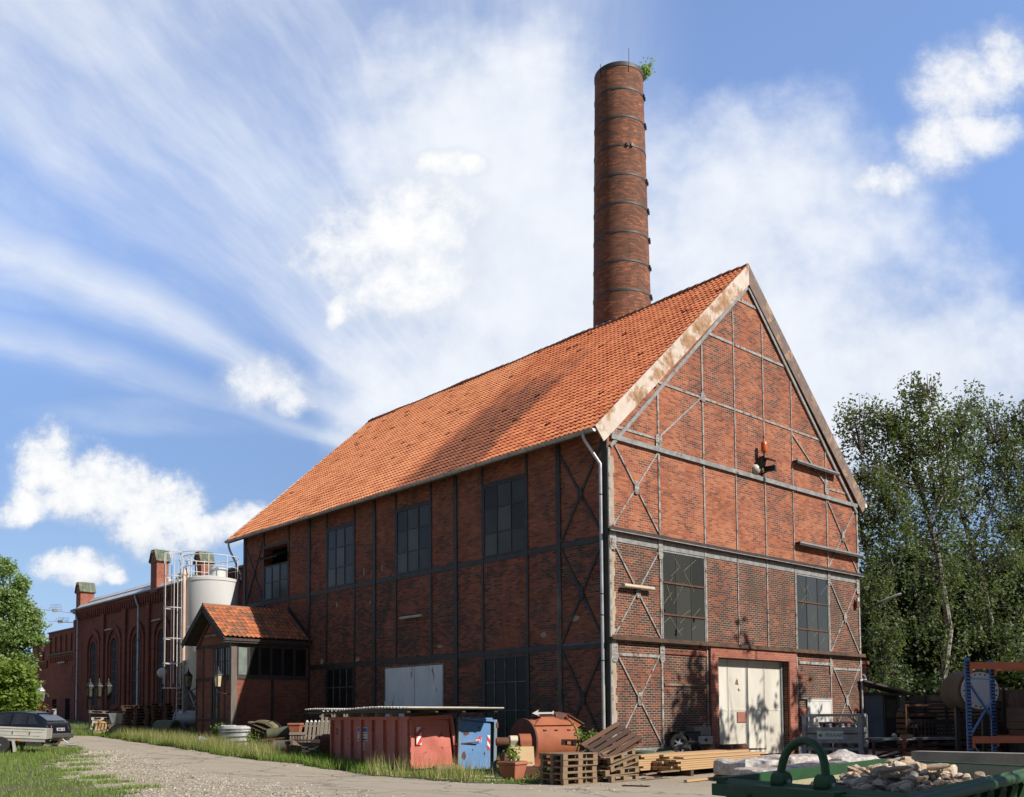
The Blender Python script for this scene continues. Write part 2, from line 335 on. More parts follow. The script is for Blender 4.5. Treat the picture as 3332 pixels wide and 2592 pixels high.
def leaf_mat(name, stops, trans=.35):
    m, t, p = newmat(name)
    rnd = t.node('ShaderNodeNewGeometry').outputs['Random Per Island']
    col = t.ramp(rnd, stops)
    t.put(p.inputs['Base Color'], col); p.inputs['Roughness'].default_value = .55; p.inputs['Specular IOR Level'].default_value = .3
    tr = t.node('ShaderNodeBsdfTranslucent'); t.put(tr.inputs[0], t.mix(1., col, (1.15, 1.3, .5), 'MULTIPLY'))
    mx = t.node('ShaderNodeMixShader'); mx.inputs[0].default_value = trans
    t.l.new(p.outputs[0], mx.inputs[1]); t.l.new(tr.outputs[0], mx.inputs[2])
    out = [n for n in t.n if n.type == 'OUTPUT_MATERIAL'][0]; t.l.new(mx.outputs[0], out.inputs[0])
    return m
LEAF_B = leaf_mat('leaf_birch', [(0, (.125, .16, .07)), (.5, (.095, .13, .058)), (1, (.18, .19, .11))])
LEAF_D = leaf_mat('leaf_dark', [(0, (.036, .058, .016)), (.5, (.026, .046, .013)), (1, (.058, .075, .022))], .25)  # shade over the trees beyond the yard is put into this leaf colour
LEAF_P = leaf_mat('leaf_poplar', [(0, (.27, .37, .12)), (.5, (.21, .32, .10)), (1, (.36, .42, .22))], .4)
LEAF_S = leaf_mat('leaf_shrub', [(0, (.20, .29, .05)), (.5, (.15, .235, .04)), (1, (.27, .31, .08))], .4)
GRASS = leaf_mat('grass_blades', [(0, (.14, .23, .035)), (.5, (.18, .275, .045)), (.85, (.22, .30, .06)), (1, (.34, .32, .13))], .35)
GRASS_DRY = leaf_mat('grass_blades_dry', [(0, (.18, .24, .05)), (.45, (.27, .28, .09)), (1, (.50, .42, .22))], .35)
BARK = plain('bark', (.10, .08, .06), (.05, .042, .035), 6, .9)
def birch_mat():
    m, t, p = newmat('birch_bark'); v = objvec(t)
    mp = t.node('ShaderNodeMapping'); mp.inputs['Scale'].default_value = (2, 2, 3.2); t.l.new(v, mp.inputs[0])
    t.put(p.inputs['Base Color'], t.mix(t.ss(t.noise(mp.outputs[0], 1.5, 6, .65),    .46, .60), (.30, .27, .23), (.045, .038, .034)))
    p.inputs['Roughness'].default_value = .85
    return m
BIRCH = birch_mat()
CARP = plain('car_paint_dark', (.009, .011, .018), (.011, .013, .02), 2, .22, spec=.6)
CARG = plain('car_glass', (.018, .02, .022), (.035, .038, .042), 2.5, .06, spec=.8)
BUMPER = plain('bumper_plastic', (.055, .055, .058), (.075, .073, .07), 4, .6)
TRAIL = plain('trailer_alu', (.46, .45, .40), (.36, .35, .30), 2.2, .5, rust=(.2, .15, .09), rust_amt=.3, rscale=4)
def flat(name, c, rough=.6, spec=.3):
    m, t, p = newmat(name); p.inputs['Base Color'].default_value = (*c, 1); p.inputs['Roughness'].default_value = rough
    p.inputs['Specular IOR Level'].default_value = spec; return m
INK = flat('ink_black', (.02, .018, .02)); INK_W = flat('ink_white', (.75, .74, .72)); INK_R = flat('ink_red', (.60, .05, .05)); INK_G = flat('ink_green', (.02, .34, .12)); INK_B = flat('ink_blue', (.03, .10, .48))
INK_Y = flat('ink_yellow', (.62, .45, .04)); SIGN_O = plain('sign_orange', (.52, .16, .09), (.42, .12, .07), 6, .6); LIME = flat('label_green', (.05, .55, .03)); TAILL = plain('tail_lamp', (.32, .02, .02), (.55, .3, .28), 14, .15, spec=.8)
LANT = plain('lantern_glass', (.52, .47, .33), (.40, .35, .22), 3, .3)
TARP = plain('blue_tarp', (.02, .06, .22), (.05, .10, .28), 4, .5)
IRONW = plain('black_iron', (.014, .014, .015), (.02, .019, .018), 4, .5)

# ---------------------------------------------------------------- mesh builder
class MB:
    def __init__(s): s.v = []; s.f = []
    def poly(s, pts):
        i = len(s.v); s.v += [tuple(p) for p in pts]; s.f.append(tuple(range(i, i+len(pts)))); return s
    def hexa(s, b, t):      # 4 bottom points (counter-clockwise from above), 4 top points
        i = len(s.v); s.v += [tuple(p) for p in b] + [tuple(p) for p in t]
        s.f += [(i+3, i+2, i+1, i), (i+4, i+5, i+6, i+7)] + [(i+k, i+(k+1) % 4, i+4+(k+1) % 4, i+4+k) for k in range(4)]; return s
    def box(s, x0, x1, y0, y1, z0, z1):
        if x0 > x1: x0, x1 = x1, x0
        if y0 > y1: y0, y1 = y1, y0
        if z0 > z1: z0, z1 = z1, z0
        c = [(x0, y0), (x1, y0), (x1, y1), (x0, y1)]
        return s.hexa([(x, y, z0) for x, y in c], [(x, y, z1) for x, y in c])
    def obox(s, c, d, M=None):
        c = Vector(c); M = M or Matrix.Identity(3); dx, dy, dz = (k/2 for k in d)
        q = [(-dx, -dy), (dx, -dy), (dx, dy), (-dx, dy)]
        return s.hexa([c+M@Vector((x, y, -dz)) for x, y in q], [c+M@Vector((x, y, dz)) for x, y in q])
    def bar(s, p0, p1, w, h, up=(0, 0, 1)):     # w across, h along 'up'
        p0, p1 = Vector(p0), Vector(p1); d = (p1-p0)
        if d.length < 1e-6: return s
        d.normalize(); up = Vector(up)
        if abs(d.dot(up)) > .98: up = Vector((1, 0, 0)) if abs(d.x) < .9 else Vector((0, 1, 0))
        sd = d.cross(up).normalized(); u = sd.cross(d).normalized()
        q = [(-1, -1), (1, -1), (1, 1), (-1, 1)]
        return s.hexa([p0+sd*(a*w/2)+u*(b*h/2) for a, b in q], [p1+sd*(a*w/2)+u*(b*h/2) for a, b in q])
    def tube(s, pts, r, n=8, cap=True):
        pts = [Vector(p) for p in pts]; rs = r if isinstance(r, (list, tuple)) else [r]*len(pts)
        base = len(s.v); prev = None
        for i, p in enumerate(pts):
            d = (pts[min(i+1, len(pts)-1)]-pts[max(i-1, 0)]).normalized()
            if prev is None:
                a = Vector((0, 0, 1)) if abs(d.z) < .9 else Vector((1, 0, 0)); u = d.cross(a).normalized()
            else: u = (prev - d*prev.dot(d)).normalized()
            prev = u; w = d.cross(u)
            for k in range(n):
                th = 2*math.pi*k/n; s.v.append(tuple(p+(u*math.cos(th)+w*math.sin(th))*rs[i]))
        for i in range(len(pts)-1):
            for k in range(n):
                a = base+i*n+k; b = base+i*n+(k+1) % n; s.f.append((a, b, b+n, a+n))
        if cap:
            s.f.append(tuple(base+k for k in reversed(range(n)))); e = base+(len(pts)-1)*n; s.f.append(tuple(e+k for k in range(n)))
        return s
    def ring(s, c, axis, R0, r, n=24, m=8, a0=0, a1=2*math.pi):
        c = Vector(c); ax = Vector(axis).normalized(); t = Vector((0, 0, 1)) if abs(ax.z) < .9 else Vector((1, 0, 0))
        u = ax.cross(t).normalized(); w = ax.cross(u)
        full = abs(a1-a0-2*math.pi) < 1e-6
        pts = [c+(u*math.cos(a0+(a1-a0)*k/n)+w*math.sin(a0+(a1-a0)*k/n))*R0 for k in range(n+(0 if full else 1))]
        if full: pts = pts+[pts[0]]
        return s.tube(pts, r, m, not full)
    def lathe(s, prof, c=(0, 0, 0), n=24, axis='z', cap=True):
        base = len(s.v); c = Vector(c)
        for r, z in prof:
            for k in range(n):
                th = 2*math.pi*k/n; a, b = r*math.cos(th), r*math.sin(th)
                p = {'z': (a, b, z), 'x': (z, a, b), 'y': (b, z, a)}[axis]; s.v.append(tuple(c+Vector(p)))
        for i in range(len(prof)-1):
            for k in range(n):
                a = base+i*n+k; b = base+i*n+(k+1) % n; s.f.append((a, b, b+n, a+n))
        if cap:
            s.f.append(tuple(base+k for k in reversed(range(n)))); e = base+(len(prof)-1)*n; s.f.append(tuple(e+k for k in range(n)))
        return s
    def prism(s, poly, axis, a, b):     # extrude a 2-D outline along axis; poly in the other two axes
        P = lambda p, t: {'x': (t, p[0], p[1]), 'y': (p[0], t, p[1]), 'z': (p[0], p[1], t)}[axis]
        i = len(s.v); n = len(poly)
        s.v += [P(p, a) for p in poly]+[P(p, b) for p in poly]
        s.f += [tuple(range(i+n-1, i-1, -1)), tuple(range(i+n, i+2*n))]+[(i+k, i+(k+1) % n, i+n+(k+1) % n, i+n+k) for k in range(n)]
        return s
    def xf(s, M):
        s.v = [tuple(M@Vector(p)) for p in s.v]; return s
    def add(s, o, M=None):
        i = len(s.v); s.v += [tuple(M@Vector(p)) for p in o.v] if M else o.v; s.f += [tuple(k+i for k in f) for f in o.f]; return s
    def build(s, name, mat, parent=None, smooth=False, world=True, bevel=0.):
        me = bpy.data.meshes.new(name); off = Vector((0, 0, 0))
        if parent is not None and world:
            q = parent
            while q is not None: off += q.location; q = q.parent
        me.from_pydata([(x-off.x, y-off.y, z-off.z) for x, y, z in s.v], [], s.f)
        bm = bmesh.new(); bm.from_mesh(me); bmesh.ops.recalc_face_normals(bm, faces=bm.faces); bm.to_mesh(me); bm.free()
        me.materials.append(mat)
        if smooth:
            me.polygons.foreach_set('use_smooth', [True]*len(me.polygons))
            try: me.set_sharp_from_angle(angle=R(38))
            except Exception: pass
        o = bpy.data.objects.new(name, me); COL.objects.link(o)
        if parent is not None: o.parent = parent
        if bevel:
            b = o.modifiers.new('b', 'BEVEL'); b.width = bevel; b.segments = 1; b.limit_method = 'ANGLE'
        return o
def tag(o, label, cat, group=None):
    o['label'] = label; o['category'] = cat
    if group: o['group'] = group
    return o
def thing(name, label, cat, loc=(0, 0, 0), rz=0., group=None, rot=None):
    o = bpy.data.objects.new(name, None); COL.objects.link(o); o.location = loc
    o.rotation_euler = rot if rot else (0, 0, rz); o.empty_display_size = .1
    return tag(o, label, cat, group)
def kind(o, k): o['kind'] = k; return o
def copy_tree(o, loc=None, rot=None, label=None):
    r = o.copy(); COL.objects.link(r)
    if loc is not None: r.location = loc
    if rot is not None: r.rotation_euler = rot
    if label: r['label'] = label
    for ch in o.children:
        c = ch.copy(); COL.objects.link(c); c.parent = r
        for g in ch.children:
            d = g.copy(); COL.objects.link(d); d.parent = c
    return r
_dg = None
def text(name, body, size, mat, parent, M, ext=.003, sx=1., shear=0.):
    cu = bpy.data.curves.new(name, 'FONT'); cu.body = body; cu.size = size; cu.extrude = ext; cu.align_x = 'CENTER'; cu.align_y = 'CENTER'; cu.shear = shear
    to = bpy.data.objects.new(name, cu); COL.objects.link(to)
    me = bpy.data.meshes.new_from_object(to.evaluated_get(bpy.context.evaluated_depsgraph_get()))
    bpy.data.objects.remove(to); me.transform(Matrix.Diagonal((sx, 1, 1, 1))); me.transform(M)
    me.materials.clear(); me.materials.append(mat)
    o = bpy.data.objects.new(name, me); COL.objects.link(o); o.parent = parent
    return o
def frameM(origin, xdir, ydir):      # text frame: x along xdir, y along ydir, normal = x cross y
    x = Vector(xdir).normalized(); y = Vector(ydir).normalized(); z = x.cross(y); o = Vector(origin)
    return Matrix(((x.x, y.x, z.x, o.x), (x.y, y.y, z.y, o.y), (x.z, y.z, z.z, o.z), (0, 0, 0, 1)))
def G(y): return min(1.8, max(0., .028*(y-2)))
def quads(name, C, size, mat, parent=None, up_bias=0., aspect=1.5, droop=0.):
    """many leaf-sized faces: C (n,3) world centres"""
    n = len(C); C = np.asarray(C, float)
    if parent is not None: C = C-np.array(parent.location)
    nrm = rng.normal(size=(n, 3)); nrm[:, 2] = np.abs(nrm[:, 2])+up_bias; nrm /= np.linalg.norm(nrm, axis=1)[:, None]
    t = rng.normal(size=(n, 3)); t[:, 2] -= droop; a = np.cross(nrm, t); a /= np.linalg.norm(a, axis=1)[:, None]+1e-9; b = np.cross(nrm, a)
    sz = size*rng.uniform(.6, 1.3, n)[:, None]
    a = a*sz*.5; b = b*sz*.5*aspect
    V = np.stack([C-b, C+a*.9-b*.1, C+b, C-a*.9-b*.1], 1).reshape(-1, 3)
    return raw(name, V, 4, mat, parent)
def raw(name, V, k, mat, parent=None):
    n = len(V)//k; me = bpy.data.meshes.new(name)
    me.vertices.add(len(V)); me.vertices.foreach_set('co', V.astype(np.float32).ravel())
    me.loops.add(len(V)); me.loops.foreach_set('vertex_index', np.arange(len(V), dtype=np.int32))
    me.polygons.add(n); me.polygons.foreach_set('loop_start', np.arange(0, len(V), k, dtype=np.int32))
    try: me.polygons.foreach_set('loop_total', np.full(n, k, dtype=np.int32))
    except Exception: pass
    me.update(calc_edges=True); me.materials.append(mat)
    o = bpy.data.objects.new(name, me); COL.objects.link(o)
    if parent is not None: o.parent = parent
    return o
# ================================================================ setting: ground, road, lawn, verge
def ground_mats():
    m, t, p = newmat('gravel_ground'); v = objvec(t)
    f = t.noise(v, 38, 3, .7); b = t.noise(v, .5, 6, .6); c = t.noise(v, 6, 6, .7)
    col = t.mix(t.ss(f, .35, .68), (.27, .225, .165), (.60, .53, .42))
    col = t.mix(t.ss(b, .42, .62), col, t.mix(.6, col, (.40, .325, .225)))
    col = t.mix(t.m('MULTIPLY', t.ss(c, .57, .72), .5), col, (.20, .165, .12))
    t.put(p.inputs['Base Color'], col); p.inputs['Roughness'].default_value = .95; p.inputs['Specular IOR Level'].default_value = .15
    bump(t, p, t.m('ADD', f, c), .03)
    m2, t, p = newmat('asphalt_road'); v = objvec(t)
    f = t.noise(v, 55, 3, .7); b = t.noise(v, .35, 7, .62)
    mp = t.node('ShaderNodeMapping'); mp.inputs['Scale'].default_value = (1.6, .12, 1); t.l.new(v, mp.inputs[0]); tr = t.noise(mp.outputs[0], 1., 5)
    col = t.mix(t.ss(f, .3, .7), (.30, .25, .19), (.46, .40, .315))
    col = t.mix(t.m('MULTIPLY', t.ss(b, .45, .7), .5), col, (.45, .37, .27))
    crk = t.node('ShaderNodeTexVoronoi'); crk.feature = 'DISTANCE_TO_EDGE'; t.put(crk.inputs['Vector'], t.vm('ADD', v, t.noise(v, 1.2, 5, .6, out=1))); crk.inputs['Scale'].default_value = .33
    col = t.mix(t.m('MULTIPLY', t.m('SUBTRACT', 1., t.ss(crk.outputs['Distance'], .004, .02)), .7), col, (.15, .13, .10))
    col = t.mix(t.m('MULTIPLY', t.ss(t.noise(v, 1.7, 7, .7), .55, .68), .35), col, (.22, .185, .14))
    col = t.mix(t.m('MULTIPLY', t.ss(tr, .5, .75), .45), col, (.24, .205, .16))
    t.put(p.inputs['Base Color'], col); p.inputs['Roughness'].default_value = .9; p.inputs['Specular IOR Level'].default_value = .2
    bump(t, p, f, .012)
    m3 = plain('verge_soil', (.075, .085, .025), (.12, .095, .055), 1.5, .95, bumpd=.03)
    return m, m2, m3
M_GRAV, M_ROAD, M_SOIL = ground_mats()
b = MB(); ys = [-1200, -200, -60, -20, 2, 10, 20, 40, 66.3, 120, 400, 2000]
for y0, y1 in zip(ys, ys[1:]): b.poly([(-1500, y0, G(y0)), (1500, y0, G(y0)), (1500, y1, G(y1)), (-1500, y1, G(y1))])
kind(b.build('ground', M_GRAV), 'structure')
def interp(tab, y, i):
    for a, c in zip(tab, tab[1:]):
        if a[0] <= y <= c[0]:
            k = (y-a[0])/(c[0]-a[0]); return a[i]+(c[i]-a[i])*k
    return tab[0][i] if y < tab[0][0] else tab[-1][i]
def wig(y, s, amp): return amp*(math.sin(y*1.7+s)+.6*math.sin(y*4.3+2*s)+.5*math.sin(y*9.1+3*s)+.35*math.sin(y*17.3+s))
def sheet(name, tab, mat, dz, amp=.1, s=0., step=.25):
    b = MB(); y = tab[0][0]; prev = None
    while y <= tab[-1][0]+1e-6:
        l = interp(tab, y, 1)+wig(y, s, amp); r = interp(tab, y, 2)+wig(y, s+5, amp)
        if prev: b.poly([(prev[1], prev[0], G(prev[0])+dz), (prev[2], prev[0], G(prev[0])+dz), (r, y, G(y)+dz), (l, y, G(y)+dz)])
        prev = (y, l, r); y += step
    return kind(b.build(name, mat), 'structure')
ROAD = [(-40, -16, -2), (-12, -14.2, -3.), (-6, -13.6, -7.6), (-1.8, -13.2, -8.65), (1.2, -12.9, -8.5), (6.6, -12.2, -7.9), (10.4, -11.6, -8.), (16, -10.5, -7.4), (22.5, -10.2, -6.9), (28, -9.8, -6.35), (29.5, -22, -6.4), (31.2, -26, -6.8)]
LAWN = [(-8, -60, -16.6), (.3, -60, -15.7), (2.3, -60, -15.2), (4.3, -60, -15.5), (7, -60, -14.8), (10.3, -60, -14.1), (14.5, -60, -12.3), (16.5, -60, -10.9), (18, -60, -10.6), (20, -60, -10.6), (24, -60, -10.6), (28.4, -60, -10.4)]
VERGE = [(-4.6, -8.2, -6.6), (-3, -8.55, 0), (-1.8, -8.6, 0), (1.2, -8.4, 0), (6.6, -7.8, 0), (10.4, -7.95, 0), (16, -7.3, 0), (22.5, -6.8, 2), (28, -6.3, 2), (29.5, -6.3, 2), (31.2, -7.6, 2), (31.6, -40, 2), (62, -40, 2)]
sheet('road', ROAD, M_ROAD, .004, .06, 1.)
sheet('lawn', LAWN, M_SOIL, .010, .22, 2.)
sheet('verge', VERGE, M_SOIL, .014, .10, 3.)
PATCH = [(-15.1, 6.2, .5, .35), (-13.4, 9.6, .6, .4), (-14.6, 4.8, .45, .3), (-14.9, 3.4, .8, .4), (-14.2, 7.6, .5, .3), (-13.2, 11.6, .7, .4), (-14.9, 1.4, .5, .3), (-12.2, 13.2, .9, .4)]
def blades(name, pts, h, w, mat, lean=.5):
    P = np.asarray(pts, float); n = len(P); hh = rng.uniform(h[0], h[1], n)
    az = rng.uniform(0, 2*np.pi, n); d = np.stack([np.cos(az), np.sin(az), 0*az], 1)*w*.5
    la = rng.uniform(0, 2*np.pi, n); ll = hh*rng.uniform(.1, lean, n)
    tip = P+np.stack([np.cos(la)*ll, np.sin(la)*ll, hh], 1)
    V = np.stack([P-d, P+d, tip], 1).reshape(-1, 3)
    o = raw(name, V, 3, mat); return kind(o, 'stuff')
def scatter(tab, n, y0, y1, xlim=None, edge=None, s=0., amp=.1, clump=1.4):
    out = []
    while len(out) < n:
        y = random.uniform(y0, y1); l = interp(tab, y, 1)+wig(y, s, amp); r = interp(tab, y, 2)+wig(y, s+5, amp)
        if xlim: l = max(l, xlim[0]); r = min(r, xlim[1])
        if r <= l: continue
        x = random.uniform(l, r) if edge is None else (l+abs(random.gauss(0, edge)) if edge > 0 else r-abs(random.gauss(0, -edge)))
        if math.sin(x*2.1+1.3*math.sin(y*1.1))*math.sin(y*1.6+1.1*math.sin(x*1.7)) < random.uniform(-1, 1)*clump-.35: continue
        out.append((x, y, G(y)))
    return out
gp = [(x+random.gauss(0, .5), y, G(y)+.004) for (x, y, z) in scatter([(-8, -16.6, -12.5), (.3, -15.9, -12.2), (7, -15, -11.6), (14.5, -12.6, -10.6), (17, -11, -10.2)], 5200, -5, 16.5)]+[(x, y, G(y)+.006) for (x, y, z) in scatter([(-8, -9.6, -4), (-4.6, -9., -7), (20, -7.4, -6.9)], 700, -7.5, 18)]
blades('gravel_chips', gp, (.008, .03), .055, plain('gravel_chip', (.62, .56, .46), (.34, .29, .22), 30, .9), 1.6)
lp = scatter(LAWN, 46000, -3, 28, (-24, 0), None, 2., .22, 1.6)
for (px, py, rx, ry) in PATCH:
    for k in range(420): lp.append((px+random.gauss(0, rx*.6), py+random.gauss(0, ry*.7), G(py)))
blades('lawn_grass', lp, (.03, .13), .022, GRASS, .8)
blades('lawn_grass', scatter(LAWN, 7000, 8, 28, (-22, 0), None, 2., .22, 1.1), (.1, .3), .02, GRASS, .5)
vp = scatter(VERGE, 26000, -4.4, 31, (-9, 0), None, 3., .1, 1.5)+scatter(VERGE, 9000, -4.4, 31, (-9, 0), .5, 3., .1, 1.3)+scatter(VERGE, 5000, 31, 46, (-14, 1), None, 3., .1)
blades('verge_grass', [q for q in vp if q[1] <= 2.2 and q[0] > -8.0-.3*random.random()], (.03, .15), .028, GRASS, .7)
vp = [q for q in vp if q[1] > 2.2]
blades('verge_grass', vp, (.06, .36), .028, GRASS, .6)
blades('verge_dry_grass', scatter(VERGE, 6500, 8.5, 26, (-9, 0), .9, 3., .1, 1.)+scatter(VERGE, 600, -3, 2, (-9, -7), .5, 3., .1, 1.), (.25, .72), .018, GRASS_DRY, .45)

# ================================================================ the brick factory building
BW, BL = 16.6, 25.70
def zt(x): x = x if x <= 8.3 else 16.6-x; return 11.15+(x+.55)*.915
fac = thing('factory_building', 'large red brick boiler house with steel framing and a steep orange tiled roof', 'building')
def part(name, b, mat, parent=fac, **k): return b.build(name, mat, parent, **k)
# walls
GA = 10.55
def rz(x): x = x if x <= 8.3 else 16.6-x; return 11.22+.918*x      # wall top under the roof
gw = MB(); DX0, DX1, DZ = 5.79, 10.57, 3.70
gw.prism([(0, 0), (DX0, 0), (DX0, rz(DX0)), (0, rz(0))], 'y', 0, .45)
gw.prism([(DX1, 0), (BW, 0), (BW, rz(BW)), (DX1, rz(DX1))], 'y', 0, .45)
gw.prism([(DX0, DZ), (DX1, DZ), (DX1, rz(DX1)), (8.3, rz(8.3)), (DX0, rz(DX0))], 'y', 0, .45)
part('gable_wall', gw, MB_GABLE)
lw = MB(); OY0, OY1 = 21.05, 23.46     # opening left by the tilted top light
lw.box(0, .45, .45, OY0, 0, 11.3); lw.box(0, .45, OY1, BL-.45, 0, 11.3); lw.box(0, .45, OY0, OY1, 0, 9.30); lw.box(0, .45, OY0, OY1, 10.22, 11.3)
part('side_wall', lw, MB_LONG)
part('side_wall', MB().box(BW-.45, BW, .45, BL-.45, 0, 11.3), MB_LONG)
part('gable_wall', MB().prism([(0, 0), (BW, 0), (BW, rz(BW)), (8.3, rz(8.3)), (0, rz(0))], 'y', BL-.45, BL), MB_LONG)
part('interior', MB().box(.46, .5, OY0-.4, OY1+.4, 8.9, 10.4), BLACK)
# tiled roof
deck = MB().prism([(-.62, zt(-.62)-.10), (8.3, zt(8.3)-.10), (17.22, zt(17.22)-.10), (17.22, zt(17.22)-.26), (16.6, zt(16.6)-.30), (8.3, zt(8.3)-.34), (0, zt(0)-.30), (-.62, zt(-.62)-.26)], 'y', -.06, 26.35)
part('roof_deck', deck, plain('roof_batten', (.16, .07, .045), (.10, .05, .035), 3, .9))
def tiles(name, origin, along, upslope, normal, ncol, nrow, tw, tl, mat, parent, amp=.038, jit=.006):
    o, a, u, n = (Vector(k) for k in (origin, along, upslope, normal))
    px = [0, .13, .28, .46, .74, 1.04]; ph = [.55, 1., .62, .08, 0., .5]
    V = []; F = []
    for c in range(ncol):
        for r in range(nrow):
            j = random.uniform(-jit, jit); lift = random.uniform(.028, .042)
            if random.random() < .012: lift += .03; j += .03
            p0 = o+a*(c*tw)+u*(r*tl+j)+n*(.014*math.sin(c*.13+r*.21)+.010*math.sin(c*.37-r*.17)+.034); i = len(V)
            for k in range(6): V.append(p0+a*(px[k]*tw)+n*(ph[k]*amp+lift-.028))       # lip bottom
            for k in range(6): V.append(p0+a*(px[k]*tw)+n*(ph[k]*amp+lift))
            for k in range(6): V.append(p0+a*(px[k]*tw)+u*(tl*1.08-j)+n*(ph[k]*amp-.004))
            for k in range(5):
                F.append((i+k, i+k+1, i+7+k, i+6+k)); F.append((i+6+k, i+7+k, i+13+k, i+12+k))
    me = bpy.data.meshes.new(name); off = Vector(parent.location)
    me.from_pydata([tuple(v-off) for v in V], [], F); me.materials.append(mat)
    ob = bpy.data.objects.new(name, me); COL.objects.link(ob); ob.parent = parent; return ob
sl = math.atan(.915); cu_, su_ = math.cos(sl), math.sin(sl)
tiles('roof_tiles', (-.66, -.08, zt(-.66)-.10), (0, 1, 0), (cu_, 0, su_), (-su_, 0, cu_), 121, 37, .2185, .3285, TILE, fac)
tiles('roof_tiles', (17.26, 26.36, zt(17.26)-.10), (0, -1, 0), (-cu_, 0, su_), (su_, 0, cu_), 121, 37, .2185, .3285, TILE, fac)
rb = MB()
for k in range(66):
    y = -.1+k*.4; wz = .022*math.sin(k*.33)+.012*math.sin(k*.9); rb.tube([(8.3+.01*math.sin(k*1.7), y, zt(8.3)-.045+wz), (8.3, y+.43, zt(8.3)-.07+wz)], [.125, .112], 10)
part('ridge_tiles', rb, plain('ridge_tile', (.34, .12, .06), (.14, .065, .045), 3, .8), smooth=True)
# verge boards
fd = .60
def verge(side, y0, y1, mat, nm='verge_board', segs=5):
    for k in range(segs):
        xa, xb = -.70+k*9.0/segs, -.70+(k+1)*9.0/segs-.008
        ox, oz = su_*fd, cu_*fd
        q = [(xa, zt(xa)+.02), (xb, zt(xb)+.02), (min(xb+ox, 8.3) if k == segs-1 else xb+ox, zt(xb)-oz+.02 if k < segs-1 else zt(8.3)-fd/cu_+.02), (xa+ox, zt(xa)-oz+.02)]
        if k == segs-1: q[1] = (8.3, zt(8.3)+.02)
        if side > 0: q = [(16.6-x, z) for x, z in q]
        part(nm, MB().prism(q, 'y', y0, y1), mat)
verge(-1, -.13, -.085, FASCIA); verge(1, -.13, -.085, FASCIA_R)
for sgn in (0, 1):
    f = (lambda x: x) if not sgn else (lambda x: 16.6-x)
    part('soffit', MB().prism([(f(-.2), zt(-.2)-.45), (f(8.3), zt(8.3)-.45), (f(8.3), zt(8.3)-.40), (f(-.2), zt(-.2)-.40)], 'y', -.084, -.004), WOOD_BLK)
for s_ in (0, 1):
    f = (lambda x: x) if not s_ else (lambda x: 16.6-x)
    part('verge_trim', MB().bar((f(-.66), 26.39, zt(-.66)-.12), (f(8.3), 26.39, zt(8.3)-.12), .05, .22), ZINC)
# gutter, brackets, down pipes
gt = MB(); n = 8; gx, gz, gr_ = -.70, zt(-.62)-.14, .095
for k in range(n):
    a0, a1 = math.pi+math.pi*k/n, math.pi+math.pi*(k+1)/n
    P = lambda a, y: (gx+gr_*math.cos(a), y, gz+gr_*math.sin(a))
    gt.poly([P(a0, -.06), P(a1, -.06), P(a1, 26.4), P(a0, 26.4)])
gt.tube([(gx-gr_, -.06, gz), (gx-gr_, 26.4, gz)], .014, 6)
gut = part('gutter', gt, ZINC, smooth=True)
for k in range(29):
    y = .3+k*.92; q = MB().ring((gx, y, gz), (0, 1, 0), gr_+.006, .008, 10, 5, 0, 2*math.pi)
    q.build('gutter_bracket', STEEL_D, gut)
part('gutter_end', MB().prism([(gx+gr_*math.cos(math.pi+math.pi*k/8), gz+gr_*math.sin(math.pi+math.pi*k/8)) for k in range(9)], 'y', -.075, -.062), flat('gutter_cap', (.75, .74, .72), .4))
dp = MB().tube([(gx, .42, gz-.05), (gx, .42, gz-.18), (gx+.06, .40, gz-.30), (-.19, .24, gz-.92), (-.13, .20, gz-1.02), (-.13, .20, gz-1.2), (-.13, .20, 2.6)], .055, 12)
dpo = part('downpipe', dp, ZINC_LIGHT, smooth=True)
for z in (8.9, 5.6, 4.9, 3.4): MB().lathe([(.062, -.02), (.066, 0), (.062, .02)], (-.13, .20, z), 12).build('pipe_clip', STEEL_D, dpo)
dp2 = part('downpipe', MB().tube([(-.13, .20, 2.6), (-.13, .20, .15)], .062, 12), ZINC, smooth=True)
MB().lathe([(.07, -.05), (.075, 0), (.07, .05)], (-.13, .20, 1.1), 12).build('pipe_clip', RUSTY_D, dp2)
part('downpipe', MB().tube([(gx, 26.1, gz-.05), (gx, 26.1, gz-.25), (gx+.08, 26.1, gz-.5), (gx+.75, 26.1, gz-1.75), (gx+.72, 26.1, gz-2.)], .055, 10), plain('pipe_rust_white', (.6, .57, .53), (.5, .45, .4), 3, .5, rust=(.22, .09, .04), rust_amt=.45), smooth=True)
pr = part('downpipe', MB().tube([(16.44, -.09, 3.15), (16.44, -.09, .1)], .055, 10), GALV_L, smooth=True)
part('pipe_elbow', MB().tube([(16.25, -.1, 3.05), (16.5, -.14, 3.05), (16.85, -.1, 3.1), (16.95, .05, 3.3), (16.75, .2, 3.32)], .05, 8), GALV_L, smooth=True)
part('gutter', MB().tube([(17.2, -.1, zt(17.2)-.16), (17.2, 26.3, zt(17.2)-.16)], .085, 8), RUSTY_D, smooth=True)
part('gutter_end', MB().lathe([(.10, 0), (.10, .02)], (17.2, -.14, zt(17.2)-.16), 12, 'y'), WHITE)
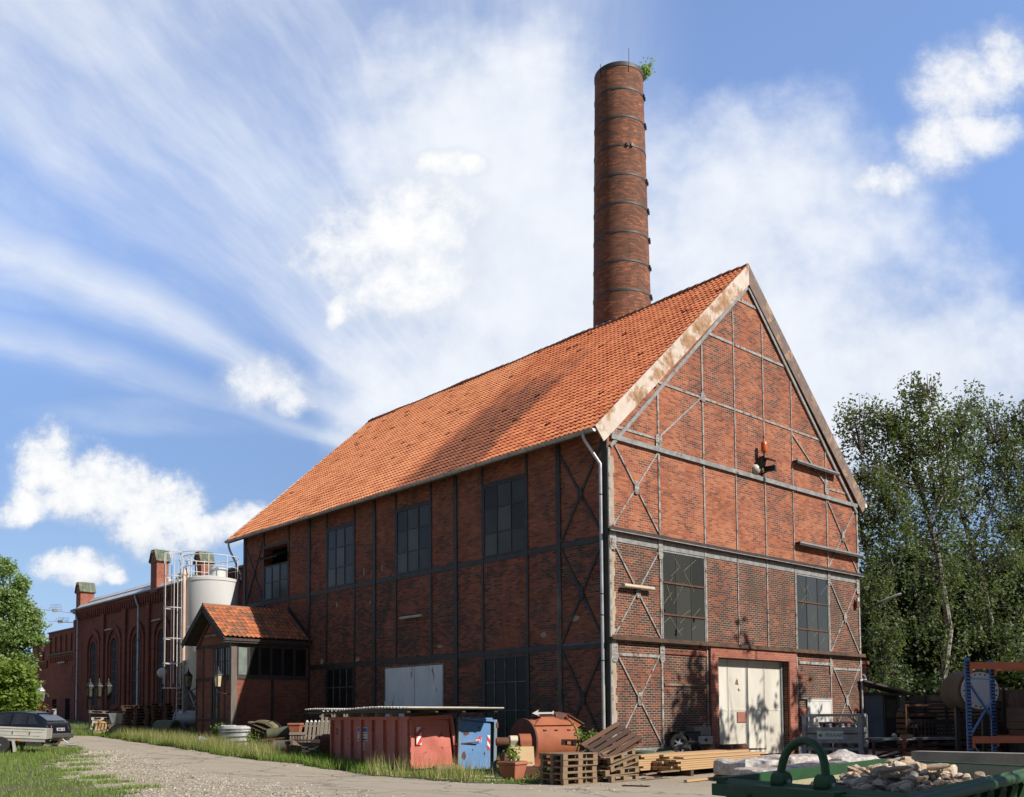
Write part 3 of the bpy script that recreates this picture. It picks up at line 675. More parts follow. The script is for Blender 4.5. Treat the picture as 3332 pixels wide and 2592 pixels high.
# ---- steel frame of the long wall
PZ = 11.2
LS = {0: (.12, .26), 1: (2.285, .20), 2: (3.891, .10), 3: (6.344, .10), 4: (7.961, .20), 5: (9.539, .10), 6: (11.968, .10), 7: (13.551, .20), 8: (15.13, .10), 9: (17.472, .10), 10: (19.038, .20), 11: (21.0, .12), 12: (23.531, .12), 13: (25.58, .24)}
for k, (y, w) in LS.items():
    z0 = 0
    if k in (5, 6): z0 = 3.86
    if k == 1:
        part('post', MB().box(-.05, -.001, y-w/2, y+w/2, 6.2, PZ), STEEL_D); part('post', MB().box(-.05, -.001, y-w/2, y+w/2, 0, 6.2), plain('steel_faded', (.16, .145, .12), (.05, .045, .04), 3, .7, stretch=(1, 1, .4)))
    else: part('post', MB().box(-.04 if w < .15 else -.055, -.001, y-w/2, y+w/2, z0, PZ), STEEL_D)
for z, h in ((7.46, .20), (3.96, .22)):
    pr_ = [LS[k] for k in sorted(LS)]
    for (ya, wa), (yb, wb) in zip(pr_, pr_[1:]): part('beam', MB().box(-.03, -.001, ya+wa/2, yb-wb/2, z-h/2, z+h/2), STEEL_D)
part('beam', MB().box(-.032, -.001, .3, 2.1, 3.99, 4.06), plain('flaking_blue', (.13, .14, .17), (.03, .03, .03), 2.5, .6))
def brace_x(face, a0, a1, z0, z1, mat, w=.085, plate=None, off=-.02):
    """face 'x': on the plane x=0 spanning y; face 'y': on the plane y=0 spanning x"""
    P = (lambda a, z, d: (d, a, z)) if face == 'x' else (lambda a, z, d: (a, d, z))
    nrm = (1, 0, 0) if face == 'x' else (0, 1, 0)
    part('brace', MB().bar(P(a0, z0, off), P(a1, z1, off), w, .03, nrm), mat)
    part('brace', MB().bar(P(a0, z1, off-.012), P(a1, z0, off-.012), w, .03, nrm), mat)
    ac, zc = (a0+a1)/2, (z0+z1)/2
    pw, phh = plate or (.11, .22)
    q = [(ac-pw*.6, zc-phh), (ac+pw*.6, zc-phh), (ac+pw, zc-phh*.6), (ac+pw, zc+phh*.6), (ac+pw*.6, zc+phh), (ac-pw*.6, zc+phh), (ac-pw, zc+phh*.6), (ac-pw, zc-phh*.6)]
    pl = MB().prism(q, 'x' if face == 'x' else 'y', off-.045, off-.03)
    for dx in (-.5, .5):
        for dz in (-.7, -.35, .35, .7):
            pl.obox(P(ac+dx*pw, zc+dz*phh, off-.05), (.028, .028, .028))
    part('gusset_plate', pl, mat)
for z0, z1 in ((.55, 3.8), (4.1, 7.35), (7.6, 10.6)): brace_x('x', .26, 2.17, z0, z1, STEEL_D)
brace_x('x', 23.62, 25.45, 7.6, 10.6, STEEL_D, .07); brace_x('x', 23.62, 25.45, 4.1, 7.35, STEEL_D, .07)
# windows of the long wall
def window_x(y0, y1, z0, z1, cols, rows, glass, barmat, name='window', x=-.012, top=True, bw=.035):
    b = MB(); fw = .06
    b.box(x-.025, x+.011, y0, y0+fw, z0, z1); b.box(x-.025, x+.011, y1-fw, y1, z0, z1)
    b.box(x-.025, x+.011, y0+fw, y1-fw, z0, z0+fw)
    if top: b.box(x-.025, x+.011, y0+fw, y1-fw, z1-fw, z1)
    w = part(name, b, STEEL_D)
    q = MB()
    for k in range(1, cols):
        yy = y0+(y1-y0)*k/cols; q.box(x-.022, x+.010, yy-bw/2, yy+bw/2, z0+fw, z1-fw if top else z1)
    ys = [y0+fw]+[y0+(y1-y0)*k/cols+s*bw/2 for k in range(1, cols) for s in (-1, 1)]+[y1-fw]
    for zz in rows:
        for a, c in zip(ys[::2], ys[1::2]): q.box(x-.022, x+.010, a, c, zz-bw/2, zz+bw/2)
    q.build('glazing_bar', barmat, w)
    p = MB(); zs = [z0+fw]+list(rows)+[z1-(fw if top else 0)]
    yy = [y0+fw]+[y0+(y1-y0)*k/cols for k in range(1, cols)]+[y1-fw]
    for a, c in zip(yy, yy[1:]):
        for d, e in zip(zs, zs[1:]):
            t1, t2 = random.uniform(-.004, .004), random.uniform(-.004, .004)
            p.poly([(x+.002+t1, a, d), (x+.002-t1, c, d), (x+.002-t1+t2, c, e), (x+.002+t1+t2, a, e)])
    p.build('pane', glass, w)
    return w
BARP = plain('bar_pale', (.20, .20, .20), (.06, .06, .06), 3, .7)
for (y0, y1) in ((3.945, 6.29), (9.593, 11.914), (15.184, 17.418)):
    w = window_x(y0, y1, 7.57, 10.27, 3, (8.45, 9.37), GLASS_BLUE, STEEL_D)
    part('lintel', MB().box(-.035, -.001, y0+.005, y1-.005, 10.272, 10.36), STEEL_D)
w = window_x(21.07, 23.46, 7.57, 9.32, 3, (8.45,), GLASS_BLUE, STEEL_D)
part('lintel', MB().box(-.035, -.001, 21.07, 23.46, 10.24, 10.36), STEEL_D)
flp = part('window_flap', MB().bar((-.62, 22.27, 9.52), (.2, 22.27, 9.95), 2.3, .04), GLASS_DARK)
window_x(3.95, 6.29, .35, 3.80, 4, (1.82, 2.85), GLASS_DARK, BARP)
window_x(15.19, 17.41, .35, 3.84, 4, (2.0, 2.97,), GLASS_DARK, BARP)
# pale double gate of the long wall
gate = part('gate_frame', MB().box(-.03, -.001, 8.72, 8.78, .3, 3.74).box(-.03, -.001, 12.72, 12.78, .3, 3.74).box(-.03, -.001, 8.78, 12.72, 3.68, 3.74), plain('gate_frame', (.3, .27, .22), (.1, .08, .06), 4, .8))
for a, c in ((8.80, 10.62), (10.66, 12.70)):
    lf = part('gate_leaf', MB().box(-.045, -.01, a, c, .3, 3.66), DOOR_G)
    hy = a+.12 if a < 9 else c-.12
    for z in (1.1, 2.2): MB().box(-.06, -.046, hy-.16, hy+.16, z-.09, z+.09).build('hinge', DOOR_G, lf)
# loose scars on the long wall: lime patches, bracket stubs
for (y, z, w, h) in ((14.9, 4.15, .3, .2), (13.9, 6.6, .14, .16), (14.4, 8.0, .1, .45), (13.0, 8.0, .1, .35), (16.6, 6.75, .16, .3), (17.9, 4.2, .3, .25), (3.1, 4.45, .3, .22), (9.0, 4.4, .35, .12), (1.6, 4.9, .5, .2)):
    q = []; 
    for k in range(9):
        a = 2*math.pi*k/9; rr_ = random.uniform(.7, 1.2); q.append((y+math.cos(a)*w*.5*rr_, z+math.sin(a)*h*.5*rr_))
    part('mortar_patch', MB().prism(q, 'x', -.006, .01), RENDER)

# ---- steel frame of the gable
GS = [(.05, .10, 0), (2.652, .085, 0), (5.255, .07, 0), (7.287, .055, 4.2), (9.266, .055, 4.2), (11.31, .055, 1.9), (13.957, .07, 2.1), (16.54, .12, 0)]
for (x, w, z0) in GS: part('post', MB().box(x-w/2, x+w/2, -.035, -.001, z0, min(rz(x-w/2), rz(x+w/2))-.75), STEEL_M)
part('corner_angle', MB().box(-.058, -.0015, -.04, -.0015, 0, 10.4), STEEL_D)
for z0, z1 in ((0, 3.4), (4.2, 7.0), (7.9, 10.2)): 
    q = MB(); zz = z0
    while zz < z1:
        h = min(.25, z1-zz); q.box(.102, .27+random.uniform(-.05, .06), -.012, -.001, zz, zz+h); zz += h
    part('render_strip', q, RENDER)
part('post', MB().box(-.058, -.001, .002, .02, 0, 10.4), STEEL_D)
RF = lambda x: (10.42+.96*x) if x <= 8.3 else (10.42+.96*(16.6-x))
part('rafter', MB().bar((.10, -.06, RF(.10)), (8.3, -.06, RF(8.3)), .13, .03, (0, 1, 0)), STEEL_L)
part('rafter', MB().bar((8.36, -.075, RF(8.36)), (16.5, -.075, RF(16.5)), .13, .03, (0, 1, 0)), STEEL_L)
part('beam', MB().box(.12, 16.5, -.10, -.037, 10.77, 10.93), STEEL_L)
def gbeam(x0, x1, z, h=.085, mat=STEEL_M, y0=-.03):
    xs = [x0]+[x for (x, w, z0) in GS if x0+.1 < x < x1-.1]+[x1]
    for a, c in zip(xs, xs[1:]): part('beam', MB().box(a+.05, c-.05, y0, -.001, z-h/2, z+h/2), mat)
gbeam(.4, 2.65, 11.24); gbeam(2.55, 14.0, 13.28, .075); gbeam(5.55, 11.0, 15.84, .10); gbeam(13.95, 15.8, 11.28); gbeam(7.55, 9.1, 17.72, .12)
gbeam(.1, 16.5, 7.50, .27, STEEL_L, y0=-.022)
gbeam(.3, 2.6, 3.62, .10); gbeam(14.0, 16.5, 3.52, .10); gbeam(11.4, 13.9, 3.70, .12, y0=-.05)
for (x0, x1, z, mat, k) in ((-.12, 16.75, 7.74, RAIL_B, 1), (-.06, 16.72, 4.16, RAIL_RUST, 1)):
    b = MB().box(x0, x1, -.17, -.155, z-.06, z+.07).box(x0, x1, -.155, -.037, z-.01, z+.012).box(x0, x1, -.19, -.171, z-.075, z-.06)
    part('crane_rail', b, mat)
    part('rail_edge', MB().box(x0+.01, x1-.01, -.205, -.191, z-.078, z-.05), STEEL_L if mat is RAIL_B else RAIL_RUST)
for (x0, x1, z) in ((11.3, 14.7, 11.97), (11.35, 16.62, 8.60)):
    part('shelf_rail', MB().box(x0, x1, -.24, -.037, z-.03, z+.02).box(x0, x1, -.26, -.241, z-.11, z+.05), RAIL_B)
    part('rail_edge', MB().box(x0+.02, x1-.02, -.275, -.261, z-.03, z+.04), STEEL_L)
for (a0, a1) in ((.22, 2.60), (14.02, 16.45)):
    brace_x('y', a0, a1, 7.9, 10.75, STEEL_M, .052); brace_x('y', a0, a1, 4.25, 7.3, STEEL_M, .052); brace_x('y', a0, a1, .55 if a0 < 1 else .6, 3.75, STEEL_M, .052)
part('brace', MB().bar((2.6, -.03, 11.25), (5.2, -.03, 13.3), .06, .03, (0, 1, 0)), STEEL_M)
part('brace', MB().bar((11.36, -.03, 13.1), (14.0, -.03, 11.35), .06, .03, (0, 1, 0)), STEEL_M)
for (x, z, w, h) in ((2.652, 11.1, .17, .30), (5.255, 13.3, .13, .16), (13.96, 11.3, .15, .3), (.16, 7.42, .16, .34), (2.652, 7.42, .12, .42), (2.652, 3.72, .12, .3), (.18, 3.72, .15, .36), (13.957, 7.4, .1, .36), (16.44, 7.3, .13, .4), (13.957, 3.6, .11, .3), (2.652, .42, .14, .2), (.3, 11.1, .12, .16), (2.5, 13.2, .1, .14)):
    q = [(x-w*.6, z-h), (x+w*.6, z-h), (x+w, z-h*.7), (x+w, z+h*.7), (x+w*.6, z+h), (x-w*.6, z+h), (x-w, z+h*.7), (x-w, z-h*.7)]
    p_ = MB().prism(q, 'y', -.055, -.04)
    for dx in (-.55, 0, .55):
        for dz in (-.7, -.35, 0, .35, .7): p_.obox((x+dx*w, -.058, z+dz*h), (.026, .024, .026))
    part('gusset_plate', p_, STEEL_M)
part('sill_beam', MB().box(.1, DX0-.6, -.04, -.001, .36, .50).box(DX1+.8, 11.9, -.04, -.001, .36, .5).box(14.0, 16.5, -.04, -.001, .36, .5), STEEL_L)
part('plinth', MB().box(.02, 5.2, -.07, -.041, -.05, .35), CONC)
# gable windows
def window_y(x0, x1, z0, z1, xs, zs, glass, hbar):
    b = MB(); fw = .05
    b.box(x0, x0+fw, -.03, -.002, z0, z1).box(x1-fw, x1, -.03, -.002, z0, z1).box(x0+fw, x1-fw, -.03, -.002, z1-fw, z1)
    w = part('window', b, STEEL_L); q = MB()
    for x in xs: q.box(x-.016, x+.016, -.026, -.004, z0, z1-fw)
    q.build('glazing_bar', STEEL_D, w)
    q = MB()
    for z in zs: q.box(x0+fw, x1-fw, -.05, -.027, z-.028, z+.028)
    q.build('transom', hbar, w)
    p = MB(); xx = [x0+fw]+list(xs)+[x1-fw]; zz = [z0]+list(zs)+[z1-fw]
    for a, c in zip(xx, xx[1:]):
        for d, e in zip(zz, zz[1:]):
            t1, t2 = random.uniform(-.003, .003), random.uniform(-.003, .003)
            p.poly([(a, -.010+t1, d), (c, -.010-t1, d), (c, -.010-t1+t2, e), (a, -.010+t1+t2, e)])
    p.build('pane', glass, w)
    hol = MB()
    for (x, z, s_) in ((x0+.3*(x1-x0), z0+.2, .3), (x0+.72*(x1-x0), z0+.75, .38), (x0+.1, z0+1.0, .16)):
        pts = []
        for k in range(7):
            a = 2*math.pi*k/7+random.random()*.5; r_ = s_*random.uniform(.3, 1.)*.5; pts.append((min(max(x+math.cos(a)*r_, x0+.06), x1-.06), max(z+math.sin(a)*r_*1.2, z0+.02)))
        hol.prism(pts, 'y', -.0165, -.0155)
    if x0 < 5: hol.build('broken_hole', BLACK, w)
    web = MB()
    for k in range(16 if x0 < 5 else 11):
        x = random.uniform(x0+.2, x1-.2); z = random.uniform(z0+.2, z1-.3); a = random.choice((.85, -.85, .6, -1.1))+random.uniform(-.15, .15); L = random.uniform(.15, .45)
        xa, xb = max(x-math.cos(a)*L, x0+.06), min(x+math.cos(a)*L, x1-.06)
        web.bar((xa, -.022, z-math.sin(a)*L), (xb, -.022, z+math.sin(a)*L), .010, .004, (0, 1, 0))
    web.build('cobweb', plain('cobweb', (.34, .29, .17), (.2, .17, .1), 9, .9), w)
window_y(2.72, 5.20, 4.25, 7.34, (3.52, 4.38), (5.10, 6.22), GLASS_DUSTY, RUSTY_D)
window_y(11.36, 13.90, 4.25, 7.34, (12.18, 13.03), (5.08, 6.21), GLASS_DUSTY, RUSTY_D)
# lintel and piers around the big gate
part('pier', MB().box(5.33, DX0, -.12, -.036, 0, DZ), MB_PIER); part('pier', MB().box(DX1, 11.13, -.12, -.036, 0, DZ), MB_PIER)
part('lintel', MB().box(5.33, 11.13, -.13, -.036, DZ+.002, 4.06), MB_PIER)
part('string_course', MB().box(2.75, 5.2, -.05, -.002, 3.72, 3.82), plain('string_red', (.25, .07, .04), (.16, .05, .03), 4, .9))
part('concrete_ledge', MB().box(2.75, 5.25, -.05, -.002, 2.62, 2.70), plain('ledge_stain', (.34, .28, .2), (.12, .08, .05), 2, .9))
bg_ = part('gate_frame', MB().box(DX1-.14, DX1-.005, .17, .30, 0, DZ-.005), GALV)
for i, (a, c) in enumerate(((DX0+.0, 6.86), (6.88, 8.14), (8.18, 9.30), (9.32, DX1-.15))):
    lf = part('gate_leaf', MB().box(a, c, .25, .30, .05, DZ-.01), DOOR_W)
    MB().box(a+.01, c-.01, .235, .249, 1.74, 1.82).build('ledge', DOOR_W, lf)
    for xx in (a+.025, c-.025): MB().box(xx-.02, xx+.02, .238, .249, .06, 1.735).box(xx-.02, xx+.02, .238, .249, 1.825, DZ-.02).build('edge_strip', DOOR_W, lf)
part('notice_plate', MB().box(7.42, 8.02, .215, .234, 1.30, 1.70), plain('notice_faded', (.36, .14, .10), (.28, .11, .08), 5, .7))
part('rust_scar', MB().prism([(7.34, 2.75), (7.45, 3.0), (7.42, 2.9), (7.52, 2.95), (7.54, 2.8), (7.57, 2.72)], 'y', .244, .2495).prism([(7.5, 2.55), (7.56, 2.62), (7.6, 2.55), (7.68, 2.53), (7.58, 2.47)], 'y', .244, .2495), plain('scar', (.22, .11, .05), (.12, .06, .03), 6, .9))
# small white door
sd = part('door_frame', MB().box(11.96, 12.04, -.07, -.036, 0, 2.2).box(13.84, 13.92, -.07, -.036, 0, 2.2).box(12.04, 13.84, -.07, -.036, 2.12, 2.2), WHITE)
for a, c in ((12.05, 12.90), (12.92, 13.83)):
    d_ = MB().box(a, c, -.06, -.03, .05, 2.11).build('door_leaf', WHITE, sd)
MB().box(12.83, 12.87, -.10, -.061, 1.0, 1.16).build('door_handle', GALV, sd)
part('door_lintel', MB().box(11.2, 13.95, -.085, -.037, 2.21, 2.27), CONC)
part('notice_plate', MB().box(11.36, 11.89, -.055, -.037, 1.5, 1.82), SIGN_O)

# ---- fittings on the brick building
def tube_lamp(c, d, L, label, mat=WHITE, cover=True, nrm=(-1, 0, 0)):
    c = Vector(c); d = Vector(d).normalized(); n = Vector(nrm)
    t = thing('strip_light', label, 'lamp', c)
    MB().tube([c-d*L/2, c+d*L/2], .065, 10).build('light_tube', mat, t, smooth=True)
    MB().bar(c-d*L/2-n*.05, c+d*L/2-n*.05, .12, .05).build('housing', GALV, t)
    for k in (-1, 1): MB().tube([c+d*(k*L/2), c+d*(k*(L/2+.03))], .07, 10).build('end_cap', GALV_L, t, smooth=True)
    for k in (-.3, .3): MB().bar(c+d*k*L, c+d*k*L-n*.1, .05, .05).build('bracket', STEEL_D, t)
    return t
tube_lamp((-.12, 10.77, 5.71), (0, 1, 0), 1.42, 'off-white strip light on the shaded long wall of the large brick building', plain('tube_dirty', (.45, .43, .38), (.36, .34, .3), 3, .4))
sb = tube_lamp((1.28, -.19, 5.90), (1, 0, 0), 1.5, 'cream strip light casting a dark shadow over the cross brace of the sunlit gable', plain('tube_cream', (.62, .52, .38), (.5, .4, .28), 3, .4), nrm=(0, -1, 0))
bc = thing('warning_beacon', 'orange warning beacon on a bracket high on the sunlit gable', 'beacon', (8.83, -.3, 11.72))
MB().lathe([(.10, 0), (.12, .04), (.12, .34), (.09, .40), (.02, .41)], (8.83, -.3, 11.85), 14).build('lens', plain('beacon_orange', (.62, .12, .02), (.5, .09, .02), 5, .25), bc, smooth=True)
MB().lathe([(.03, -.1), (.03, .1)], (8.83, -.3, 11.75), 8).build('stem', IRONW, bc); MB().bar((8.83, -.3, 11.7), (8.83, 0, 11.62), .06, .05).build('bracket', IRONW, bc)
fl = thing('floodlight', 'black floodlight tilted down beneath the orange beacon on the gable', 'floodlight', (8.95, -.4, 11.6))
MB().obox((8.95, -.36, 11.58), (.5, .46, .06), Matrix.Rotation(R(22), 3, 'X')).build('hood', IRONW, fl); MB().obox((8.8, -.2, 11.42), (.34, .14, .34), Matrix.Rotation(R(15), 3, 'X')).build('housing', IRONW, fl)
MB().bar((8.8, -.2, 11.3), (8.8, 0, 11.3), .05, .05).build('bracket', IRONW, fl)
bl = thing('alarm_bell', 'round cream alarm bell on the gable between the beacon and the grey beam', 'bell', (8.62, -.18, 11.18))
MB().lathe([(.01, -.2), (.09, -.19), (.18, -.12), (.2, -.04), (.2, 0)], (8.62, -.0, 11.18), 18, 'y').build('gong', plain('bell_cream', (.6, .57, .48), (.4, .36, .3), 5, .4), bl, smooth=True)
MB().lathe([(.05, -.04), (.05, 0)], (8.62, 0, 11.18), 10, 'y').build('base', IRONW, bl)
cb_ = thing('security_camera', 'small dark box camera on an arm beside the cream alarm bell', 'camera', (9.18, -.3, 11.2))
MB().obox((9.18, -.34, 11.24), (.16, .42, .2), Matrix.Rotation(R(12), 3, 'Z')).build('housing', IRONW, cb_); MB().bar((9.1, -.2, 11.12), (9.05, 0, 11.05), .05, .05).build('arm', IRONW, cb_)
sl_ = thing('street_lamp', 'grey street lamp on an arm reaching out from the far corner of the sunlit gable', 'lamp', (16.64, -.1, 6.2))
MB().tube([(16.66, -.02, 5.6), (16.68, -.12, 6.1), (16.75, -.3, 6.22), (16.9, -.85, 6.48)], [.04, .04, .035, .03], 8).build('arm', IRONW, sl_, smooth=True)
MB().add(MB().lathe([(.03, -.95), (.09, -.7), (.13, 0), (.13, .5), (.05, .62)], (0, 0, 0), 12, 'x').xf(Matrix.Diagonal((1, 1, .6, 1))), Matrix.Translation((17.05, -1.28, 6.68)) @ Matrix.Rotation(math.atan2(-.95, .35), 4, 'Z') @ Matrix.Rotation(-.34, 4, 'Y') @ Matrix.Scale(.7, 4)).build('lamp_head', GALV_L, sl_, smooth=True)
jb = thing('junction_box', 'small grey cable box beneath a red cover at the corner of the gable', 'box', (16.22, -.1, 6.5))
MB().box(16.1, 16.36, -.16, -.037, 6.28, 6.52).build('cover', plain('dull_red', (.2, .07, .05), (.12, .05, .04), 5, .7), jb); MB().lathe([(.09, 0), (.06, .16), (.01, .18)], (16.22, -.12, 6.53), 10).build('cap', GALV, jb)
# ================================================================ chimney
CHX, CHY = 13.59, 11.0
ch = thing('chimney', 'tall tapering round brick chimney with dark iron bands behind the roof ridge', 'chimney', (CHX, CHY, 0))
def chr_(z): return 1.255+(35.02-z)/15.65*.29
MB().lathe([(chr_(z), z) for z in np.linspace(11, 34.9, 12)]+[(chr_(35)-.03, 35.02), (chr_(35)-.30, 35.03), (chr_(35)-.32, 33)], (CHX, CHY, 0), 56, cap=False).build('shaft', MB_CHIM, ch, smooth=True)
IB = plain('iron_band', (.055, .065, .07), (.035, .038, .04), 5, .6)
for k in range(10):
    z = 33.61-1.516*k; r_ = chr_(z)
    bd = MB().lathe([(r_+.005, z-.05), (r_+.022, z-.048), (r_+.022, z+.048), (r_+.005, z+.05)], (CHX, CHY, 0), 56, cap=False).build('band', IB, ch, smooth=True)
    a = {2: R(-118)}.get(k, R(-62+3*(k % 3)))
    for q in (-.09, .09):
        aa = a+q; MB().obox((CHX+(r_+.05)*math.cos(aa), CHY+(r_+.05)*math.sin(aa), z), (.1, .1, .17), Matrix.Rotation(aa, 3, 'Z')).build('clamp', IRONW, bd)
MB().lathe([(chr_(35)+.012, 34.78), (chr_(35)+.03, 34.8), (chr_(35)+.03, 35.01), (chr_(35)-.06, 35.04)], (CHX, CHY, 0), 56, cap=False).build('crown_band', IB, ch, smooth=True)
for a in (R(-115), R(175), R(30)):
    MB().tube([(CHX+1.28*math.cos(a), CHY+1.28*math.sin(a), 34.5), (CHX+1.3*math.cos(a), CHY+1.3*math.sin(a), 35.7 if a < -1.5 else 35.2)], .018, 6).build('lightning_rod', IRONW, ch)
bs = thing('bush', 'small birch bush growing out of the rim of the brick chimney', 'bush', (CHX+.92, CHY-.82, 34.95))
pts = []
BSD = Vector((RT.x, RT.y, 0)).normalized(); bc_ = Vector((CHX+.88, CHY-.8, 34.95))
stems = MB()
for k in range(16):
    tip = bc_+BSD*random.uniform(-.25, .75)+Vector((random.uniform(-.25, .25), random.uniform(-.25, .25), random.uniform(.1, .95)))
    stems.tube([bc_, bc_.lerp(tip, .5)+Vector((0, 0, .1)), tip], [.015, .01, .005], 5)
    for j in range(26): pts.append(bc_.lerp(tip, random.uniform(.35, 1.1))+Vector([random.gauss(0, .09) for _ in range(3)]))
stems.build('stem', BARK, bs); quads('foliage', pts, .11, LEAF_P, bs)

# ================================================================ porch building
po = thing('porch_building', 'small brick annexe with a dark framed glazed band and mossy tiled gable roof', 'building', (-2, 20.9, G(20.9)))
PX, PY0, PY1, PE = -3.9, 19.04, 22.75, 5.12
pr2 = 20.9
wb = MB().prism([(PY0, 0), (PY1, 0), (PY1, PE), (pr2, 6.55), (PY0, PE)], 'x', PX, PX+.25); part('gable_wall', wb, MB_PORCH, po)
part('side_wall', MB().box(PX+.25, -.06, PY0, PY0+.25, 0, PE), MB_PORCH, po); part('side_wall', MB().box(PX+.25, -.06, PY1-.25, PY1, 0, PE), MB_PORCH, po)
for sgn, y0 in ((1, 18.72), (-1, 23.08)):
    ye = y0; up_ = Vector((0, sgn*(pr2-18.72), 6.82-5.22)).normalized(); nn = Vector((0, -sgn*up_.z, abs(up_.y)))
    ncol = 20
    if sgn == 1: tiles('roof_tiles', (-.02, ye, 5.20), (-1, 0, 0), up_, nn, ncol, 9, .222, .302, TILE_OLD, po, .06, .012)
    else: tiles('roof_tiles', (-4.44, ye, 5.20), (1, 0, 0), up_, nn, ncol, 9, .222, .302, TILE_OLD, po, .06, .012)
part('roof_deck', MB().prism([(18.75, 5.16), (pr2, 6.74), (23.05, 5.16), (23.05, 5.06), (pr2, 6.62), (18.75, 5.06)], 'x', -4.42, -.06), WOOD_BLK, po)
part('ridge_tiles', MB().tube([(-4.46, pr2, 6.80), (-2.4, pr2, 6.78), (-.06, pr2, 6.76)], .11, 10), TILE_OLD, po, smooth=True)
for s_ in (-1, 1): part('verge_board', MB().bar((-4.47, pr2+s_*2.2, 5.05), (-4.47, pr2, 6.66), .05, .26, (0, 0, 1)), WOOD_BLK, po)
part('eaves_board', MB().box(-4.4, -.06, 18.80, 18.86, 4.98, 5.12), WOOD_BLK, po)
part('lead_flashing', MB().bar((-.08, 18.7, 5.25), (-.08, pr2, 6.95), .1, .12, (1, 0, 0)), STEEL_D, po)
part('gable_timber', MB().bar((PX-.03, PY0+.25, 4.98), (PX-.03, pr2, 6.35), .10, .04, (1, 0, 0)).bar((PX-.03, PY1-.25, 4.98), (PX-.03, pr2, 6.35), .10, .04, (1, 0, 0)), WOOD_BLK, po)
part('corner_post', MB().box(PX-.06, PX+.22, PY0-.05, PY0-.002, .3, 5.0).box(PX-.06, PX-.002, PY0-.002, PY0+.12, .3, 5.0), WOOD_POST, po)
for (z, h) in ((4.93, .14), (3.42, .14), (1.55, .10)): part('cross_timber', MB().box(PX-.03, PX-.001, PY0+.13, PY1, z-h/2, z+h/2), WOOD_BLK, po)
for y in (22.68, 21.95, 21.05, 20.32, 19.75): part('stud', MB().box(PX-.025, PX-.001, y-.05, y+.05, .4, 3.34), WOOD_BLK, po)
part('stud', MB().box(PX-.025, PX-.001, 21.95-.05, 21.95+.05, 3.5, 4.86), WOOD_BLK, po)
def pane_x(y0, y1, z0, z1, cols, rows, x=PX-.012, parent=po, glass=GLASS_BLUE, nm='window', bar=WOOD_BLK):
    b = MB().box(x-.025, x+.01, y0, y0+.05, z0, z1).box(x-.025, x+.01, y1-.05, y1, z0, z1).box(x-.025, x+.01, y0+.05, y1-.05, z1-.05, z1).box(x-.025, x+.01, y0+.05, y1-.05, z0, z0+.05)
    for k in range(1, cols): yy = y0+(y1-y0)*k/cols; b.box(x-.02, x+.01, yy-.018, yy+.018, z0+.05, z1-.05)
    for k in range(1, rows): zz = z0+(z1-z0)*k/rows; b.box(x-.018, x+.009, y0+.05, y1-.05, zz-.018, zz+.018)
    w = b.build(nm, bar, parent); q = MB()
    for i in range(cols):
        for j in range(rows):
            a, c = y0+.02+(y1-y0-.04)*i/cols, y0+.02+(y1-y0-.04)*(i+1)/cols; d, e = z0+.02+(z1-z0-.04)*j/rows, z0+.02+(z1-z0-.04)*(j+1)/rows
            t = random.uniform(-.004, .004); q.poly([(x+.002+t, a, d), (x+.002-t, c, d), (x+.002-t, c, e), (x+.002+t, a, e)])
    q.build('pane', glass, w); return w
GP = plain('glass_pale', (.20, .21, .21), (.09, .10, .10), 2.5, .3, spec=.6)
for (a, c) in ((19.2, 19.68), (19.75, 20.35), (20.45, 20.85)): pane_x(a, c, 3.52, 4.84, 3 if c-a > .55 else 2, 2, glass=GP)
# door and its side light
pane_x(20.37, 20.68, 1.55, 3.3, 1, 3, glass=plain('ply_panel', (.30, .25, .19), (.10, .09, .08), 2, .7)); pane_x(20.70, 21.0, 1.55, 3.3, 1, 3, glass=GLASS_DARK)
dr = part('door', MB().box(PX-.02, PX-.001, 20.37, 21.0, .3, 1.48), WOOD_BLK, po); MB().box(PX-.06, PX-.021, 20.42, 20.47, 1.0, 1.15).build('door_handle', GALV, dr)
part('meter_box', MB().box(PX-.05, PX-.001, 19.55, 19.75, 1.12, 1.42), GREYP, po)
# glazed band of the side facing the sun
def pane_y(x0, x1, z0, z1, y, parent, glass, nm='window', bar=WOOD_BLK, bw=.05):
    b = MB().box(x0, x0+bw, y-.03, y-.002, z0, z1).box(x1-bw, x1, y-.03, y-.002, z0, z1).box(x0+bw, x1-bw, y-.03, y-.002, z1-bw, z1).box(x0+bw, x1-bw, y-.03, y-.002, z0, z0+bw)
    w = b.build(nm, bar, parent); t = random.uniform(-.006, .006)
    MB().poly([(x0, y-.012+t, z0), (x1, y-.012-t, z0), (x1, y-.012-t, z1), (x0, y-.012+t, z1)]).build('pane', glass, w); return w
xs = [-3.66, -3.12, -2.56, -2.0, -1.40, -.80, -.15]
for k, (a, c) in enumerate(zip(xs, xs[1:])):
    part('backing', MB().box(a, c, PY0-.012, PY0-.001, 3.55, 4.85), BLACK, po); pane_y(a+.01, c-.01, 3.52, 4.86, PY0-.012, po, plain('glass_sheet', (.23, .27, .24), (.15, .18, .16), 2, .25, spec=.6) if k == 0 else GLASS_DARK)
part('cross_timber', MB().box(PX+.23, -.1, PY0-.045, PY0-.001, 3.38, 3.51).box(PX+.23, -.1, PY0-.045, PY0-.001, 4.87, 4.98), WOOD_BLK, po)
part('stud', MB().box(-1.98, -1.86, PY0-.035, PY0-.001, .3, 3.37), STEEL_D, po)
tube_lamp((PX-.12, 20.95, 5.42), (0, 1, 0), 1.05, 'grimy strip light in the gable of the small annexe under its tiled roof', plain('tube_grime', (.22, .20, .16), (.16, .14, .11), 3, .5))
